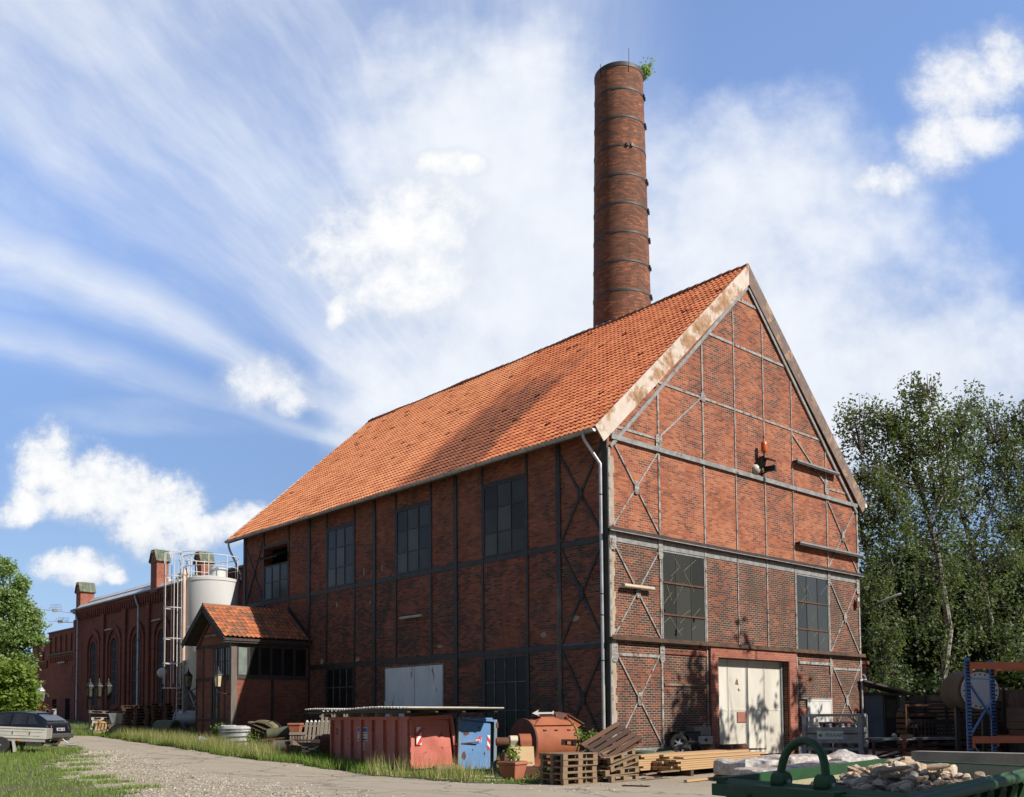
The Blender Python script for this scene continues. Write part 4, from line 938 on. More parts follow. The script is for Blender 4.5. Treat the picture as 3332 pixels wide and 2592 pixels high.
def lantern(loc, label, glass=LANT, sc=1., pole=None, arm=None, metal=IRONW, group=None):
    x, y, z = loc
    t = thing('lantern', label, 'lantern', loc, group=group)
    q = MB()
    q.lathe([(.13*sc, -.30*sc), (.19*sc, .20*sc)], (x, y, z), 6, cap=False); q.build('glass', glass, t)
    MB().lathe([(.23*sc, .20*sc), (.21*sc, .24*sc), (.06*sc, .42*sc), (.03*sc, .46*sc), (.035*sc, .5*sc), (.01*sc, .6*sc)], (x, y, z), 6).build('roof_cap', metal, t)
    MB().lathe([(.03*sc, -.45*sc), (.06*sc, -.40*sc), (.14*sc, -.30*sc)], (x, y, z), 6).build('base', metal, t)
    fr = MB()
    for k in range(6):
        a = 2*math.pi*k/6; fr.tube([(x+.135*sc*math.cos(a), y+.135*sc*math.sin(a), z-.3*sc), (x+.195*sc*math.cos(a), y+.195*sc*math.sin(a), z+.2*sc)], .012*sc, 4)
    fr.build('frame', metal, t)
    if arm: MB().tube([(x, y, z-.43*sc), (x, y, z-.55*sc), Vector((x, y, z-.6*sc)).lerp(Vector(arm), .5), arm], .022, 6).build('arm', metal, t)
    if pole is not None: MB().tube([(x, y, z-.43*sc), (x, y, pole)], [.03, .045], 8).build('post', metal, t)
    return t
lantern((PX-.55, 19.25, 3.32), 'pale yellow sunlit lantern on a bracket near the corner post of the small annexe', plain('lantern_warm', (.62, .55, .36), (.5, .42, .26), 3, .3), arm=(PX, 19.3, 2.7))
lantern((PX-.45, 22.6, 3.4), 'dark unlit lantern at the end of the annexe wall next to the silo legs', plain('lantern_dim', (.18, .16, .11), (.1, .09, .07), 3, .3), arm=(PX, 22.6, 3.1))

# ================================================================ silo
SX, SY, SR = -2.46, 24.35, 1.33
si = thing('silo', 'white cylindrical steel silo on legs with a caged ladder and guard rail', 'silo', (SX, SY, G(24)))
MB().lathe([(.28, 2.2), (SR, 3.6), (SR, 8.35), (SR+.03, 8.36), (SR+.03, 8.5), (SR, 8.51), (.5, 8.7)], (SX, SY, 0), 48).build('tank', SILO_W, si, smooth=True)
for z in (4.0, 6.05): MB().lathe([(SR+.002, z-.03), (SR+.02, z-.02), (SR+.02, z+.02), (SR+.002, z+.03)], (SX, SY, 0), 48, cap=False).build('weld_band', SILO_W, si, smooth=True)
MB().lathe([(.42, 8.6), (.42, 8.95), (.5, 9.02), (.5, 9.08), (.1, 9.15)], (SX+.25, SY-.2, 0), 20).build('hatch', SILO_W, si, smooth=True)
for a in (45, 135, 225, 315):
    x, y = SX+SR*.86*math.cos(R(a)), SY+SR*.86*math.sin(R(a)); MB().bar((x, y, .5), (x, y, 3.9), .14, .14, (1, 0, 0)).build('leg', GALV, si)
for a, c in ((45, 135), (135, 225), (225, 315), (315, 45)):
    P = lambda q, z: (SX+SR*.86*math.cos(R(q)), SY+SR*.86*math.sin(R(q)), z)
    MB().bar(P(a, 1.4), P(c, 3.2), .06, .06).build('cross_brace', GALV, si); MB().bar(P(c, 1.4), P(a, 3.2), .06, .06).build('cross_brace', GALV, si); MB().bar(P(a, 1.3), P(c, 1.3), .08, .08).build('tie', GALV, si)
# railing
for z, r_ in ((9.62, .022), (9.08, .018)): MB().ring((SX, SY, z), (0, 0, 1), SR-.02, r_, 48, 6).build('guard_rail', WHITE, si, smooth=True)
for k in range(9):
    a = R(200+40*k); MB().tube([(SX+(SR-.02)*math.cos(a), SY+(SR-.02)*math.sin(a), 8.45), (SX+(SR-.02)*math.cos(a), SY+(SR-.02)*math.sin(a), 9.62)], .02, 6).build('rail_post', WHITE, si)
# filling pipe down the front
LA = math.atan2(-.739, -.674)        # towards the yard
tl = Vector((-RT.x, -RT.y, 0)).normalized(); tf = Vector((-FW.x, -FW.y, 0)).normalized()
pp = Vector((SX, SY, 0))+tf*(SR+.02)-tl*(-.92)
pp = Vector((SX, SY, 0))+tl*.98+tf*1.05
PINKW = plain('pipe_pinkish', (.62, .46, .38), (.55, .38, .30), 2, .5)
MB().tube([pp+Vector((.25, .35, 9.0)), pp+Vector((.1, .15, 8.95)), pp+Vector((0, 0, 8.6)), pp+Vector((0, 0, 7.9)), pp+Vector((0, 0, 4.2))], .085, 10).build('filling_pipe', PINKW, si, smooth=True)
MB().tube([pp+Vector((0, 0, 4.2)), pp+Vector((0, 0, 1.0))], .06, 8).build('filling_pipe', GALV, si, smooth=True)
# ladder and cage
lc = Vector((SX, SY, 0))+tl*(SR-.22)+tf*.95
ld_ = MB()
for s_ in (-1, 1):
    q = lc+tl*(s_*.22+.0); ld_.tube([q+Vector((0, 0, 1.1 if s_ > 0 else .95)), q+Vector((0, 0, 8.5)), q+Vector((0, 0, 9.3)), q-tl*.25+Vector((0, 0, 9.45)), q-tl*.45+Vector((0, 0, 9.3)), q-tl*.5+Vector((0, 0, 8.5))], .022, 6)
ld_.build('ladder_rail', WHITE, si)
rg = MB()
z = 1.2
while z < 8.5: rg.tube([lc-tl*.22+Vector((0, 0, z)), lc+tl*.22+Vector((0, 0, z))], .014, 5); z += .28
rg.build('ladder_rung', GALV, si)
hc = lc+tl*.42+tf*.1
for z in (9.75, 8.55, 7.0, 5.5, 4.3, 3.1):
    MB().ring(hc+Vector((0, 0, z)), (0, 0, 1), .43, .02, 20, 5).build('cage_hoop', WHITE, si)
for k in range(6):
    a = R(60*k+15); q = hc+Vector((.43*math.cos(a), .43*math.sin(a), 0))
    MB().tube([q+Vector((0, 0, 3.1 if k % 2 else 3.3)), q+Vector((0, 0, 9.75))], .018, 5).build('cage_bar', WHITE, si)
MB().ring(Vector((SX, SY, 9.68)), (0, 0, 1), SR+.5, .02, 14, 5, math.atan2(tl.y, tl.x)-.5, math.atan2(tl.y, tl.x)+.2).build('guard_rail', WHITE, si)
MB().bar(lc+Vector((0, 0, .9))-tl*.2, lc+Vector((0, 0, 3.6))-tl*.2, .1, .1, (1, 0, 0)).build('leg', GALV, si)

# ================================================================ left-hand hall
HX = 2.0; HY0, HY1 = 26.2, 58.2; HG = 10.22
ha = thing('hall_building', 'long dark brick hall with tall arched windows and slate-capped corner turrets', 'building', (HX, 42, G(42)))
part('wall', MB().box(HX, HX+.4, HY0, HY1, 0, HG), MB_HALL, ha)
part('end_wall', MB().box(HX+.4, HX+14, HY1-.4, HY1, 0, HG+.2), MB_HALL, ha); part('end_wall', MB().box(HX+.4, HX+14, HY0, HY0+.4, 0, HG), MB_HALL, ha)
part('roof', MB().prism([(HX-.25, HG+.02), (HX-.25, HG+.12), (HX+1.2, HG+.30), (HX+7, 12.2), (HX+14, 10.6), (HX+14, 10.3)], 'y', HY0-.1, HY1), plain('roof_grey', (.33, .34, .35), (.22, .22, .22), 2, .5), ha)
part('roof_edge', MB().prism([(HX-.32, HG+.06), (HX-.02, HG+.36), (HX+.3, HG+.36), (HX+.3, HG+.2), (HX-.25, HG+.125)], 'y', 38.2, HY1-1.1), plain('flashing_white', (.66, .66, .66), (.5, .5, .5), 1, .4), ha)
part('parapet', MB().box(HX+.7, HX+1.1, 42.3, 56.9, HG+.2, HG+.62), plain('parapet_brick', (.30, .085, .05), (.2, .06, .04), 3, .9), ha)
part('coping', MB().prism([(HX+.58, HG+.621), (HX+.58, HG+.66), (HX+.85, HG+.93), (HX+1.2, HG+.8), (HX+1.2, HG+.621)], 'y', 42.4, 57.1), plain('coping_white', (.66, .66, .66), (.52, .52, .52), 1, .4), ha)
part('gutter', MB().tube([(HX-.32, 26.5, HG-.02), (HX-.32, HY1+.1, HG-.02)], .09, 8), plain('gutter_grey', (.14, .14, .13), (.08, .08, .08), 2, .6), ha, smooth=True)
def turret(x, y, z0, z1, w=1.05, d=1.0):
    t = part('turret', MB().box(x, x+w, y-d, y, z0, z1-.78).box(x-.06, x+w+.06, y-d-.06, y+.06, z1-.779, z1-.70), MB_PIER, ha)
    MB().prism([(y-d-.03, z1-.70), (y+.03, z1-.70), (y-d/2+.05, z1), (y-d/2-.05, z1)], 'x', x-.03, x+w+.03).build('cap_core', MB_PIER, t)
    q = MB()
    for r_ in range(4):
        for k in range(5):
            for sd_ in (-1, 1):
                f0, f1 = r_/4, (r_+1.08)/4; half = lambda f: d/2+.10-(d/2-.12)*f
                yy0 = y-d/2+sd_*half(f0); yy1 = y-d/2+sd_*half(f1); za, zb = z1-.72+.78*f0, z1-.72+.78*f1
                xa, xb = x-.1+(w+.2)*k/5, x-.1+(w+.2)*(k+1)/5-.012
                o_ = sd_*(.02+random.uniform(0, .02))
                q.hexa([(xa, yy0+o_, za), (xb, yy0+o_, za), (xb, yy1+o_, zb), (xa, yy1+o_, zb)][::1], [(xa, yy0+o_*2, za+.03), (xb, yy0+o_*2, za+.03), (xb, yy1+o_*2, zb+.03), (xa, yy1+o_*2, zb+.03)])
    q.build('slates', SLATE, t); MB().box(x-.1, x+w+.1, y-d/2-.12, y-d/2+.12, z1+.03, z1+.09).build('ridge_cap', SLATE, t)
turret(HX+.0, 58.2, 10.0, 12.35); turret(HX-.38, 42.3, 10.0, 12.75, .8); turret(4.55, 42.0, 10.0, 12.9, .85)
part('fire_wall', MB().box(HX+1.04, 12.5, 41.2, 41.6, HG, 11.1), MB_PIER, ha)
q = MB()
for k in range(17):
    for s_ in (0, 1): q.box(HX+1.05+k*.6, HX+1.05+k*.6+.585, 41.05+s_*.0-s_*.0, 41.4, 11.1+s_*.14, 11.22+s_*.14) if s_ == 0 else q.box(HX+1.05+k*.6, HX+1.05+k*.6+.585, 41.12, 41.4, 11.23, 11.36)
part('coping', q, SLATE, ha)
# arches, pilasters, dentils
def arch_face(y, w, z0, zc, x, d, mat, nm='arch_frame', t=.22):
    """brick order round an opening: jambs and half ring, proud of the wall"""
    o = []; n = 12
    outer = [(y-w/2-t, z0)]+[(y-(w/2+t)*math.cos(math.pi*k/n), zc+(w/2+t)*math.sin(math.pi*k/n)) for k in range(n+1)]+[(y+w/2+t, z0)]
    inner = [(y-w/2, z0)]+[(y-(w/2)*math.cos(math.pi*k/n), zc+(w/2)*math.sin(math.pi*k/n)) for k in range(n+1)]+[(y+w/2, z0)]
    b = MB()
    for a, c, e, f in zip(outer, outer[1:], inner[1:], inner): b.prism([a, c, e, f], 'x', x-d, x-.001)
    return part(nm, b, mat, ha)
for y in (54.0, 49.78, 45.55, 41.2, 36.9, 32.6, 28.6):
    arch_face(y, 2.2, 2.4, 6.95, HX, .12, MB_HALL, 'arch_frame', .38); arch_face(y, 1.35, 2.4, 6.85, HX, .07, MB_HALL, 'arch_frame', .2)
    n = 10; oc = [(y-.5, 2.7)]+[(y-.5*math.cos(math.pi*k/n), 7.0+.5*math.sin(math.pi*k/n)) for k in range(n+1)]+[(y+.5, 2.7)]
    w = part('window', MB().prism(oc, 'x', HX-.012, HX-.001), GLASS_HALL, ha)
    bq = MB().box(HX-.03, HX-.013, y-.02, y+.02, 2.7, 7.4)
    for z in (3.5, 4.3, 5.1, 5.9, 6.7): bq.box(HX-.027, HX-.013, y-.47, y+.47, z-.02, z+.02)
    bq.box(HX-.03, HX-.013, y-.5, y-.45, 2.7, 7.0); bq.build('glazing_bar', plain('bar_grey', (.10, .10, .10), (.05, .05, .05), 3, .7), w)
    part('sill', MB().box(HX-.2, HX-.001, y-.85, y+.85, 2.3, 2.42), plain('sill_dark', (.09, .06, .05), (.06, .04, .035), 3, .9), ha)
for y in (58.0, 51.9, 47.65, 43.4, 39.05, 34.75, 30.6): part('pilaster', MB().box(HX-.16, HX-.121, y-.28, y+.28, 0, HG-.75).box(HX-.121, HX-.001, y-.30, y+.30, 0, HG-.75), MB_HALL, ha)
q = MB(); cb_pts = []; y = HY0+.3
while y < HY1-.3:
    cb_pts += [(y, HG-.30), (y, HG-.62), (y+.04, HG-.62), (y+.04, HG-.85), (y+.16, HG-.85), (y+.16, HG-.62), (y+.2, HG-.62), (y+.2, HG-.30)]; y += .42
for k in range(0, len(cb_pts)-8, 8): q.poly([(HX-.18, a, c) for a, c in cb_pts[k:k+8]])
q = MB().prism(cb_pts+[(HY1-.1, HG-.30), (HY1-.1, HG-.06), (HY0+.1, HG-.06), (HY0+.1, HG-.30)], 'x', HX-.19, HX-.001)
part('corbel_frieze', q, MB_HALL, ha); part('cornice', MB().box(HX-.26, HX-.191, HY0, HY1, HG-.25, HG-.1), MB_HALL, ha)
part('plinth_band', MB().box(HX-.10, HX-.001, HY0, HY1, 0, 2.2), MB_HALL, ha)
for y in (56.9, 44.62): 
    d_ = part('downpipe', MB().tube([(HX-.32, y+.5, HG-.05), (HX-.32, y+.45, HG-.3), (HX-.28, y, HG-.9), (HX-.28, y, 1.2)], .065, 10), ZINC_LIGHT, ha, smooth=True)
    for z in (3, 5, 7): MB().lathe([(.072, -.02), (.075, 0), (.072, .02)], (HX-.28, y, z), 10).build('pipe_clip', STEEL_D, d_)
tube_lamp((HX-.25, 50.3, 8.15), (0, 1, 0), 1.3, 'grey strip light over the second arched window from the end turret of the hall', plain('tube_dull', (.36, .35, .31), (.28, .27, .24), 3, .5))
tube_lamp((HX-.25, 41.6, 8.15), (0, 1, 0), 1.3, 'grey strip light over the arched window beside the silo ladder cage', plain('tube_dull2', (.36, .35, .31), (.28, .27, .24), 3, .5))
# lower wings beyond the hall
lo_ = thing('workshop_building', 'lower two-step dark brick wing beyond the far corner of the arched hall', 'building', (HX, 63, G(63)))
part('wall', MB().box(HX+.05, HX+9, 58.25, 65.1, 0, 8.85), MB_HALL, lo_); part('wall', MB().box(HX+.06, HX+9, 65.1, 69.6, 0, 8.15), MB_HALL, lo_)
part('ledge', MB().box(HX-.12, HX+.049, 58.3, 65.0, 6.95, 7.08), SLATE, lo_); part('ledge', MB().box(HX-.1, HX+.055, 65.15, 69.6, 6.5, 6.58), STEEL_D, lo_)
part('coping', MB().box(HX-.06, HX+9, 58.25, 65.12, 8.851, 8.95), STEEL_D, lo_); part('coping', MB().box(HX-.05, HX+9, 65.13, 69.65, 8.151, 8.25), STEEL_D, lo_)
for (ya, yb, za, zb) in ((58.4, 64.9, 6.35, 6.9), (65.2, 69.4, 5.95, 6.46)):
    cb_pts = []; y = ya+.05
    while y < yb-.25: cb_pts += [(y, zb-.12), (y, za), (y+.2, za), (y+.2, zb-.12)]; y += .45
    part('corbel_frieze', MB().prism(cb_pts+[(yb, zb-.12), (yb, zb), (ya, zb), (ya, zb-.12)], 'x', HX-.06, HX+.049), MB_HALL, lo_)
for y in (59.3, 60.6, 61.9, 63.2, 64.5, 66.5, 67.9): part('pilaster', MB().box(HX-.05, HX+.049, y-.14, y+.14, 7.1 if y < 65 else 6.7, 8.5 if y < 65 else 7.9), MB_HALL, lo_)
pane_x(57.95+.4, 58.95, 4.7, 5.95, 2, 2, x=HX+.03, parent=lo_, glass=GLASS_DARK)
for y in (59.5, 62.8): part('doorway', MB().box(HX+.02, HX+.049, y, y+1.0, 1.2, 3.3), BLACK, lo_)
tube_lamp((HX-.15, 61.1, 6.25), (0, 1, 0), 1.6, 'grey strip light on the lower brick wing beyond the hall', plain('tube_dull3', (.36, .35, .31), (.28, .27, .24), 3, .5))
def antenna(p0, tipd, label, n):
    p0 = Vector(p0); t = thing('antenna', label, 'antenna', p0); d = Vector(tipd)
    MB().tube([p0, p0+d*.45+Vector((0, 0, -.03)), p0+d], .025, 6).build('mast', GALV, t)
    q = MB(); cx = p0+d*.55; bo = Vector((.25, .5, .55)) if n == 5 else Vector((.1, -.5, .28)); q.tube([cx-bo*.4, cx+bo], .018, 5)
    for k in range(n): c = cx+bo*(k/(n-1)); w = .55-.05*k; q.tube([c-Vector((w, -.3*w, 0)), c+Vector((w, -.3*w, 0))], .014, 4)
    q.build('dipole', GALV, t); MB().obox(cx, (.3, .2, .2)).build('amplifier', GREYP, t)
antenna((HX, 58.25, 10.05), (-2.6, .8, .25), 'upper television aerial on a pole from the corner turret of the hall', 5)
antenna((HX, 58.25, 8.2+1.1), (-1.9, .6, .05), 'lower television aerial on a pole from the corner of the hall', 4)
bar_ = thing('red_roof_house', 'far house with an orange roof seen through a gap by the green tree', 'building', (-5, 120, 1.8))
MB().box(-16, -1, 118, 126, 1.8, 7.0).build('wall', plain('house_wall', (.42, .40, .36), (.35, .33, .3), 2, .9), bar_); MB().prism([(117.5, 7.0), (126.5, 7.0), (122, 10.5)], 'x', -16.5, -.5).build('roof', plain('house_roof', (.52, .13, .05), (.42, .1, .04), 2, .8), bar_)
# ================================================================ containers by the wall
def rotz(a): return Matrix.Rotation(a, 3, 'Z')
rc = thing('container', 'battered red steel container with a bulging sunlit end and rusty scars', 'container', (-6.75, 1.8, .04), R(-9.5))
CW, CLn, CHh = 1.44, 6.1, 1.56
b = MB().box(.03, CW-.1, .05, CLn, .1, CHh-.02); b.build('body', RED_P, rc, world=False)
for k in range(8):
    y = .14+k*(CLn-.3)/7; MB().box(-.055, .029, y-.055, y+.055, .1, CHh-.08).build('rib', RED_P, rc, world=False)
MB().box(-.05, .06, .0, CLn, CHh-.075, CHh+.02).build('top_rail', RED_P, rc, world=False); MB().box(-.04, .06, 0, CLn, .04, .12).build('bottom_rail', RED_P, rc, world=False)
dr = MB()
nu, nv = 14, 14
for i in range(nu):
    for j in range(nv):
        def P(i, j):
            s, t = i/nu, j/nv; lean = -.06*(1-t)+.0; 
            return (.07+s*(CW-.15)+(.16*(1-t)-.10)*s, -.01-.05*math.sin(math.pi*s)*math.sin(math.pi*t)-.03*math.sin(s*7+t*5)*math.sin(math.pi*t)*math.sin(math.pi*s), .12+t*(CHh-.22))
        dr.poly([P(i, j), P(i+1, j), P(i+1, j+1), P(i, j+1)])
dr.build('end_door', RED_P, rc, smooth=True, world=False)
MB().bar((.03, -.03, .08), (.03, -.03, CHh-.1), .08, .08, (1, 0, 0)).build('door_post', RED_P, rc, world=False)
MB().bar((CW+.12, -.03, .06), (CW-.09, -.03, CHh-.02), .09, .10, (1, 0, 0)).build('door_post', RED_P, rc, world=False)
MB().bar((.05, -.05, .10), (CW+.1, -.05, .14), .12, .10).build('door_sill', RED_P, rc, world=False)
MB().bar((.02, -.02, CHh-.05), (CW-.08, -.02, CHh), .10, .12).build('door_head', RED_P, rc, world=False)
for z in (.25, .6, 1.05, 1.4): MB().tube([(-.02, -.06, z-.07), (-.02, -.06, z+.07)], .028, 8).build('hinge', RED_P, rc, world=False)
MB().bar((CW-.0, -.14, .74), (CW+.72, -.3, .80), .03, .03).build('latch_bar', RUSTY_D, rc, world=False)
# hazard stripes, number, notice
hz = MB(); hz.box(.16, .33, -.075, -.068, .74, 1.27).build('stripe_ground', INK_R, rc, world=False)
MB().prism([(.165, 1.1), (.165, 1.265), (.33, 1.265)], 'y', -.079, -.0752).prism([(.165, .75), (.325, 1.0), (.325, 1.12), (.165, .92)], 'y', -.079, -.0752).prism([(.27, .745), (.33, .745), (.33, .83)], 'y', -.079, -.0752).build('hazard_stripe', INK_W, rc, world=False)
Mside = lambda y, z, d=-.006: frameM((d+.03-.001, y, z), (0, -1, 0), (0, 0, 1))
text('number', '22', .30, INK, rc, Mside(5.55, 1.08, -.004), .002, .75)
nb = MB().box(.021, .0285, 3.06, 3.82, .80, 1.24).build('notice_plate', INK_W, rc, world=False)
MB().box(.0165, .0205, 3.08, 3.80, 1.10, 1.22).build('notice_band', INK_B, nb, world=False)
text('notice_text', '\u2013 \u2013\u2013\u2013 \u2013\u2013', .07, INK_W, nb, Mside(3.44, 1.15, -.016), .001)
MB().box(.0165, .0205, 3.10, 3.78, 1.03, 1.05).box(.0165, .0205, 3.2, 3.68, .94, .96).box(.0165, .0205, 3.12, 3.76, .83, .875).build('notice_line', INK, nb, world=False)
MB().box(.021, .0285, 3.28, 3.58, .50, .76).build('sticker', INK_W, rc, world=False); MB().ring((.018, 3.43, .63), (1, 0, 0), .095, .010, 18, 5).build('sticker_ring', INK_G, rc, world=False)
ub = thing('container', 'blue steel container door with rust streaks beside the red container', 'container', (-5.30, 1.38, -.02), R(-12))
b = MB().box(.03, 1.22, .06, 1.9, .06, 1.58); b.build('body', BLUE_P, ub, world=False)
MB().bar((.02, .0, .0), (.06, .0, 1.62), .08, .08, (1, 0, 0)).bar((1.24, .0, -.02), (1.28, .0, 1.52), .09, .1, (1, 0, 0)).build('door_frame', plain('blue_grey_frame', (.22, .30, .36), (.16, .2, .24), 3, .6, rust=(.12, .07, .05), rust_amt=.36), ub, world=False)
MB().bar((.06, .0, 1.585), (1.24, .0, 1.49), .08, .07).build('door_head', BLUE_P, ub, world=False)
MB().prism([(.075, .05), (1.10, .03), (1.12, 1.40), (.10, 1.50)], 'y', -.0, .03).build('end_door', BLUE_P, ub, world=False)
MB().prism([(1.125, .03), (1.19, .03), (1.21, 1.43), (1.13, 1.44)], 'y', .02, .045).build('door_gap', BLACK, ub, world=False)
for z in (.3, .85, 1.35): MB().box(1.28, 1.37, -.05, .03, z-.08, z+.08).build('hinge', RUSTY_D, ub, world=False)
MB().prism([(1.0, .6), (1.09, .6), (1.1, 1.05), (1.0, 1.05)], 'y', -.006, -.001).build('stripe_ground', INK_W, ub, world=False)
MB().prism([(1.0, .6), (1.09, .6), (1.09, .66), (1.0, .76)], 'y', -.010, -.0065).prism([(1.0, .90), (1.1, .76), (1.1, .90), (1.0, 1.03)], 'y', -.010, -.0065).build('hazard_stripe', INK_R, ub, world=False)
MB().box(.62, .72, -.006, -.001, .86, .97).box(.72, .80, -.006, -.001, .95, 1.03).build('logo_red', INK_R, ub, world=False)
MB().box(.62, .72, -.006, -.001, .80, .859).box(.735, .80, -.006, -.001, .86, .949).build('logo_blue', INK_B, ub, world=False)
text('logo_letters', 'mi', .22, INK_W, ub, frameM((.70, -.008, .90), (1, 0, 0), (0, 0, 1)), .001)
q = MB()
for (x, z, w, h) in ((.27, 1.12, .22, .13), (.72, 1.28, .05, .09), (.2, .45, .16, .28), (.5, .62, .05, .06), (.9, .5, .06, .1)):
    pts = [(x+math.cos(2*math.pi*k/9)*w*.5*random.uniform(.7, 1.2), z+math.sin(2*math.pi*k/9)*h*.5*random.uniform(.7, 1.2)) for k in range(9)]; q.prism(pts, 'y', -.004, -.0008)
q.build('rust_hole', RUSTY_D, ub, world=False)
sp = MB().box(.12, .92, .4, .6, -.1, .03)
# corrugated roof sheet laid across both containers on timber blocks
rs = thing('corrugated_sheet', 'long pale corrugated roofing sheet lying across the red and blue containers', 'roofing sheet', (-6.75, 1.8, 1.86), R(-9.5))
b = MB(); n = 90
for k in range(n):
    y0, y1 = -1.0+k*7.9/n, -1.0+(k+1)*7.9/n; zf = lambda y: .022*math.sin(y*42)+.02*math.sin(y*1.3)
    b.hexa([(-.62, y0, zf(y0)), (2.62, y0, zf(y0)-.02), (2.62, y1, zf(y1)-.02), (-.62, y1, zf(y1))], [(-.62, y0, zf(y0)+.03), (2.62, y0, zf(y0)+.01), (2.62, y1, zf(y1)+.01), (-.62, y1, zf(y1)+.03)])
b.build('sheet', plain('fibre_sheet', (.58, .55, .48), (.44, .41, .35), 2, .6), rs, world=False)
for x in (-.5, .4, 1.3, 2.4): MB().box(x-.05, x+.05, -.9, 6.8, -.13, -.045).build('batten', WOOD_BLK, rs, world=False)
for k in range(6): MB().box(-.2, .02, .9+k*1.05-.1, .9+k*1.05+.06, -.24, -.131).build('block', WOOD_G, rs, world=False)
MB().box(.1, 1.4, .5, .6, -.26, -.131).build('block', WOOD_G, rs, world=False)
pv = thing('log', 'short rusty pipe roller lying beneath the sunlit end of the red container', 'roller', (-6.2, 1.25, .02), R(-12))
MB().tube([(-.1, 0, .05), (.75, 0, .06)], .11, 12).build('roller', plain('yellow_brown', (.30, .20, .10), (.16, .1, .06), 3, .8), pv, smooth=True, world=False); MB().tube([(.751, 0, .06), (.82, 0, .06)], .06, 10).build('axle', TERRA, pv, world=False)
sd_ = MB().prism([(-8.45, -1.75), (-7.9, -2.85), (-6.9, -3.35), (-6.55, -2.2), (-6.9, -1.2), (-7.5, -.9)], 'z', -.02, .035)
tag(sd_.build('ground_sheet', plain('pale_board', (.62, .54, .36), (.52, .44, .28), 1.5, .85)), 'pale cream board lying on the ground beside the terracotta planter', 'board')

# ================================================================ rusty drum machine and its drive
dm = thing('mixing_drum', 'rust orange mixing drum with hopper lid behind the neat pallet stack', 'mixer', (-4.2, -1.1, 0), R(-8))
prof = []
for k in range(25):
    a = R(-40+k*260/24); prof.append((.64*math.cos(a), .86+.64*math.sin(a)))
prof = [(-.46, .15)]+prof[::-1][:0]+[(math.cos(R(220-k*260/24))*.64, .86+math.sin(R(220-k*260/24))*.64) for k in range(25)]+[(.46, .15)]
MB().prism(prof, 'x', -.62, .80).build('shell', RUSTY, dm, world=False, smooth=True)
MB().prism([(y*1.06, .86+(z-.86)*1.06) for y, z in prof], 'x', -.68, -.621).build('end_plate', RUSTY_D, dm, world=False); MB().prism([(y*1.05, .86+(z-.86)*1.05) for y, z in prof], 'x', .801, .86).build('end_plate', RUSTY, dm, world=False)
MB().hexa([(-.6, -.5, 1.34), (.78, -.5, 1.34), (.78, .4, 1.34), (-.6, .4, 1.34)], [(-.15, -.2, 1.58), (.25, -.2, 1.58), (.25, .2, 1.58), (-.15, .2, 1.58)]).build('hopper_lid', RUSTY, dm, world=False)
MB().box(-.3, .3, -.22, .22, 1.585, 1.61).build('lid_plate', RUSTY_D, dm, world=False)
for x in (-.3, .1, .55): MB().tube([(x-.05, -.56, 1.2), (x+.05, -.56, 1.2)], .025, 6).build('hinge', RUSTY_D, dm, world=False)
MB().prism([(-.1, .9), (.5, 1.2), (.5, 1.72), (0, 1.66)], 'x', .5, 1.0).build('chute', RUSTY_D, dm, world=False); MB().prism([(.86, 1.1), (.86, 1.6), (1.35, 1.34)], 'y', -.15, -.12).build('chute_side', RUSTY, dm, world=False); MB().bar((.84, -.14, 1.63), (1.40, -.14, 1.36), .12, .03).build('chute_lip', RUSTY_D, dm, world=False)
MB().box(-.6, .8, -.4, .4, 0, .14).build('skid', RUSTY_D, dm, world=False)
ar = thing('arrow_sign', 'small white arrow shaped sign on top of the rusty mixing drum', 'sign', (-4.25, -1.2, 1.61))
MB().prism([(-.32, .07), (-.12, .17), (-.15, .10), (.26, .10), (.30, .14), (.32, .12), (.30, .03), (.26, .05), (-.14, .045), (-.12, .0)], 'y', -.012, .012).build('arrow', WHITE, ar, world=False)
MB().box(-.12, -.1, -.01, .01, 0, .046).build('stem', GALV, ar, world=False); ar.rotation_euler = (0, 0, R(-35))
dv = thing('drive_motor', 'brown electric motor with cream bracket and belt guard on a rusty stand', 'motor', (-5.62, -1.5, 0), R(-30))
MB().tube([(-.48, 0, .9), (-.18, 0, .9)], .13, 14).build('motor_body', RUSTY_D, dv, world=False, smooth=True); MB().lathe([(.02, -.54), (.11, -.53), (.135, -.48)], (0, 0, .9), 14, 'x').build('fan_cover', RUSTY, dv, world=False, smooth=True)
MB().prism([(-.16, .60), (.16, .60), (.10, .80), (.17, .95), (.10, 1.07), (-.10, 1.07), (-.17, .95), (-.10, .80)], 'x', -.17, .06).build('bracket', plain('bracket_cream', (.62, .55, .42), (.5, .42, .3), 3, .6), dv, world=False, bevel=.02)
MB().tube([(.1, 0, .88), (.42, 0, .88)], .24, 18).build('belt_guard', RUSTY, dv, world=False, smooth=True); MB().box(.12, .42, -.24, .24, .55, .86).build('guard_skirt', RUSTY, dv, world=False)
MB().hexa([(-.42, -.35, 0), (.42, -.35, 0), (.42, .35, 0), (-.42, .35, 0)], [(-.34, -.25, .6), (.34, -.25, .6), (.34, .25, .6), (-.34, .25, .6)]).build('stand', RUSTY_D, dv, world=False)
tb = thing('board', 'tan fibreboard sheet leaning against the motor stand', 'board', (-6.33, -2.55, .3), R(-38))
MB().bar((0, -.14, 0), (0, .1, .5), .62, .02, (0, -1, .3)).build('sheet', TAN, tb, world=False)
MB().box(-.5, .7, -.35, .35, -.30, -.03).build('box_under', RUSTY_D, tb, world=False)
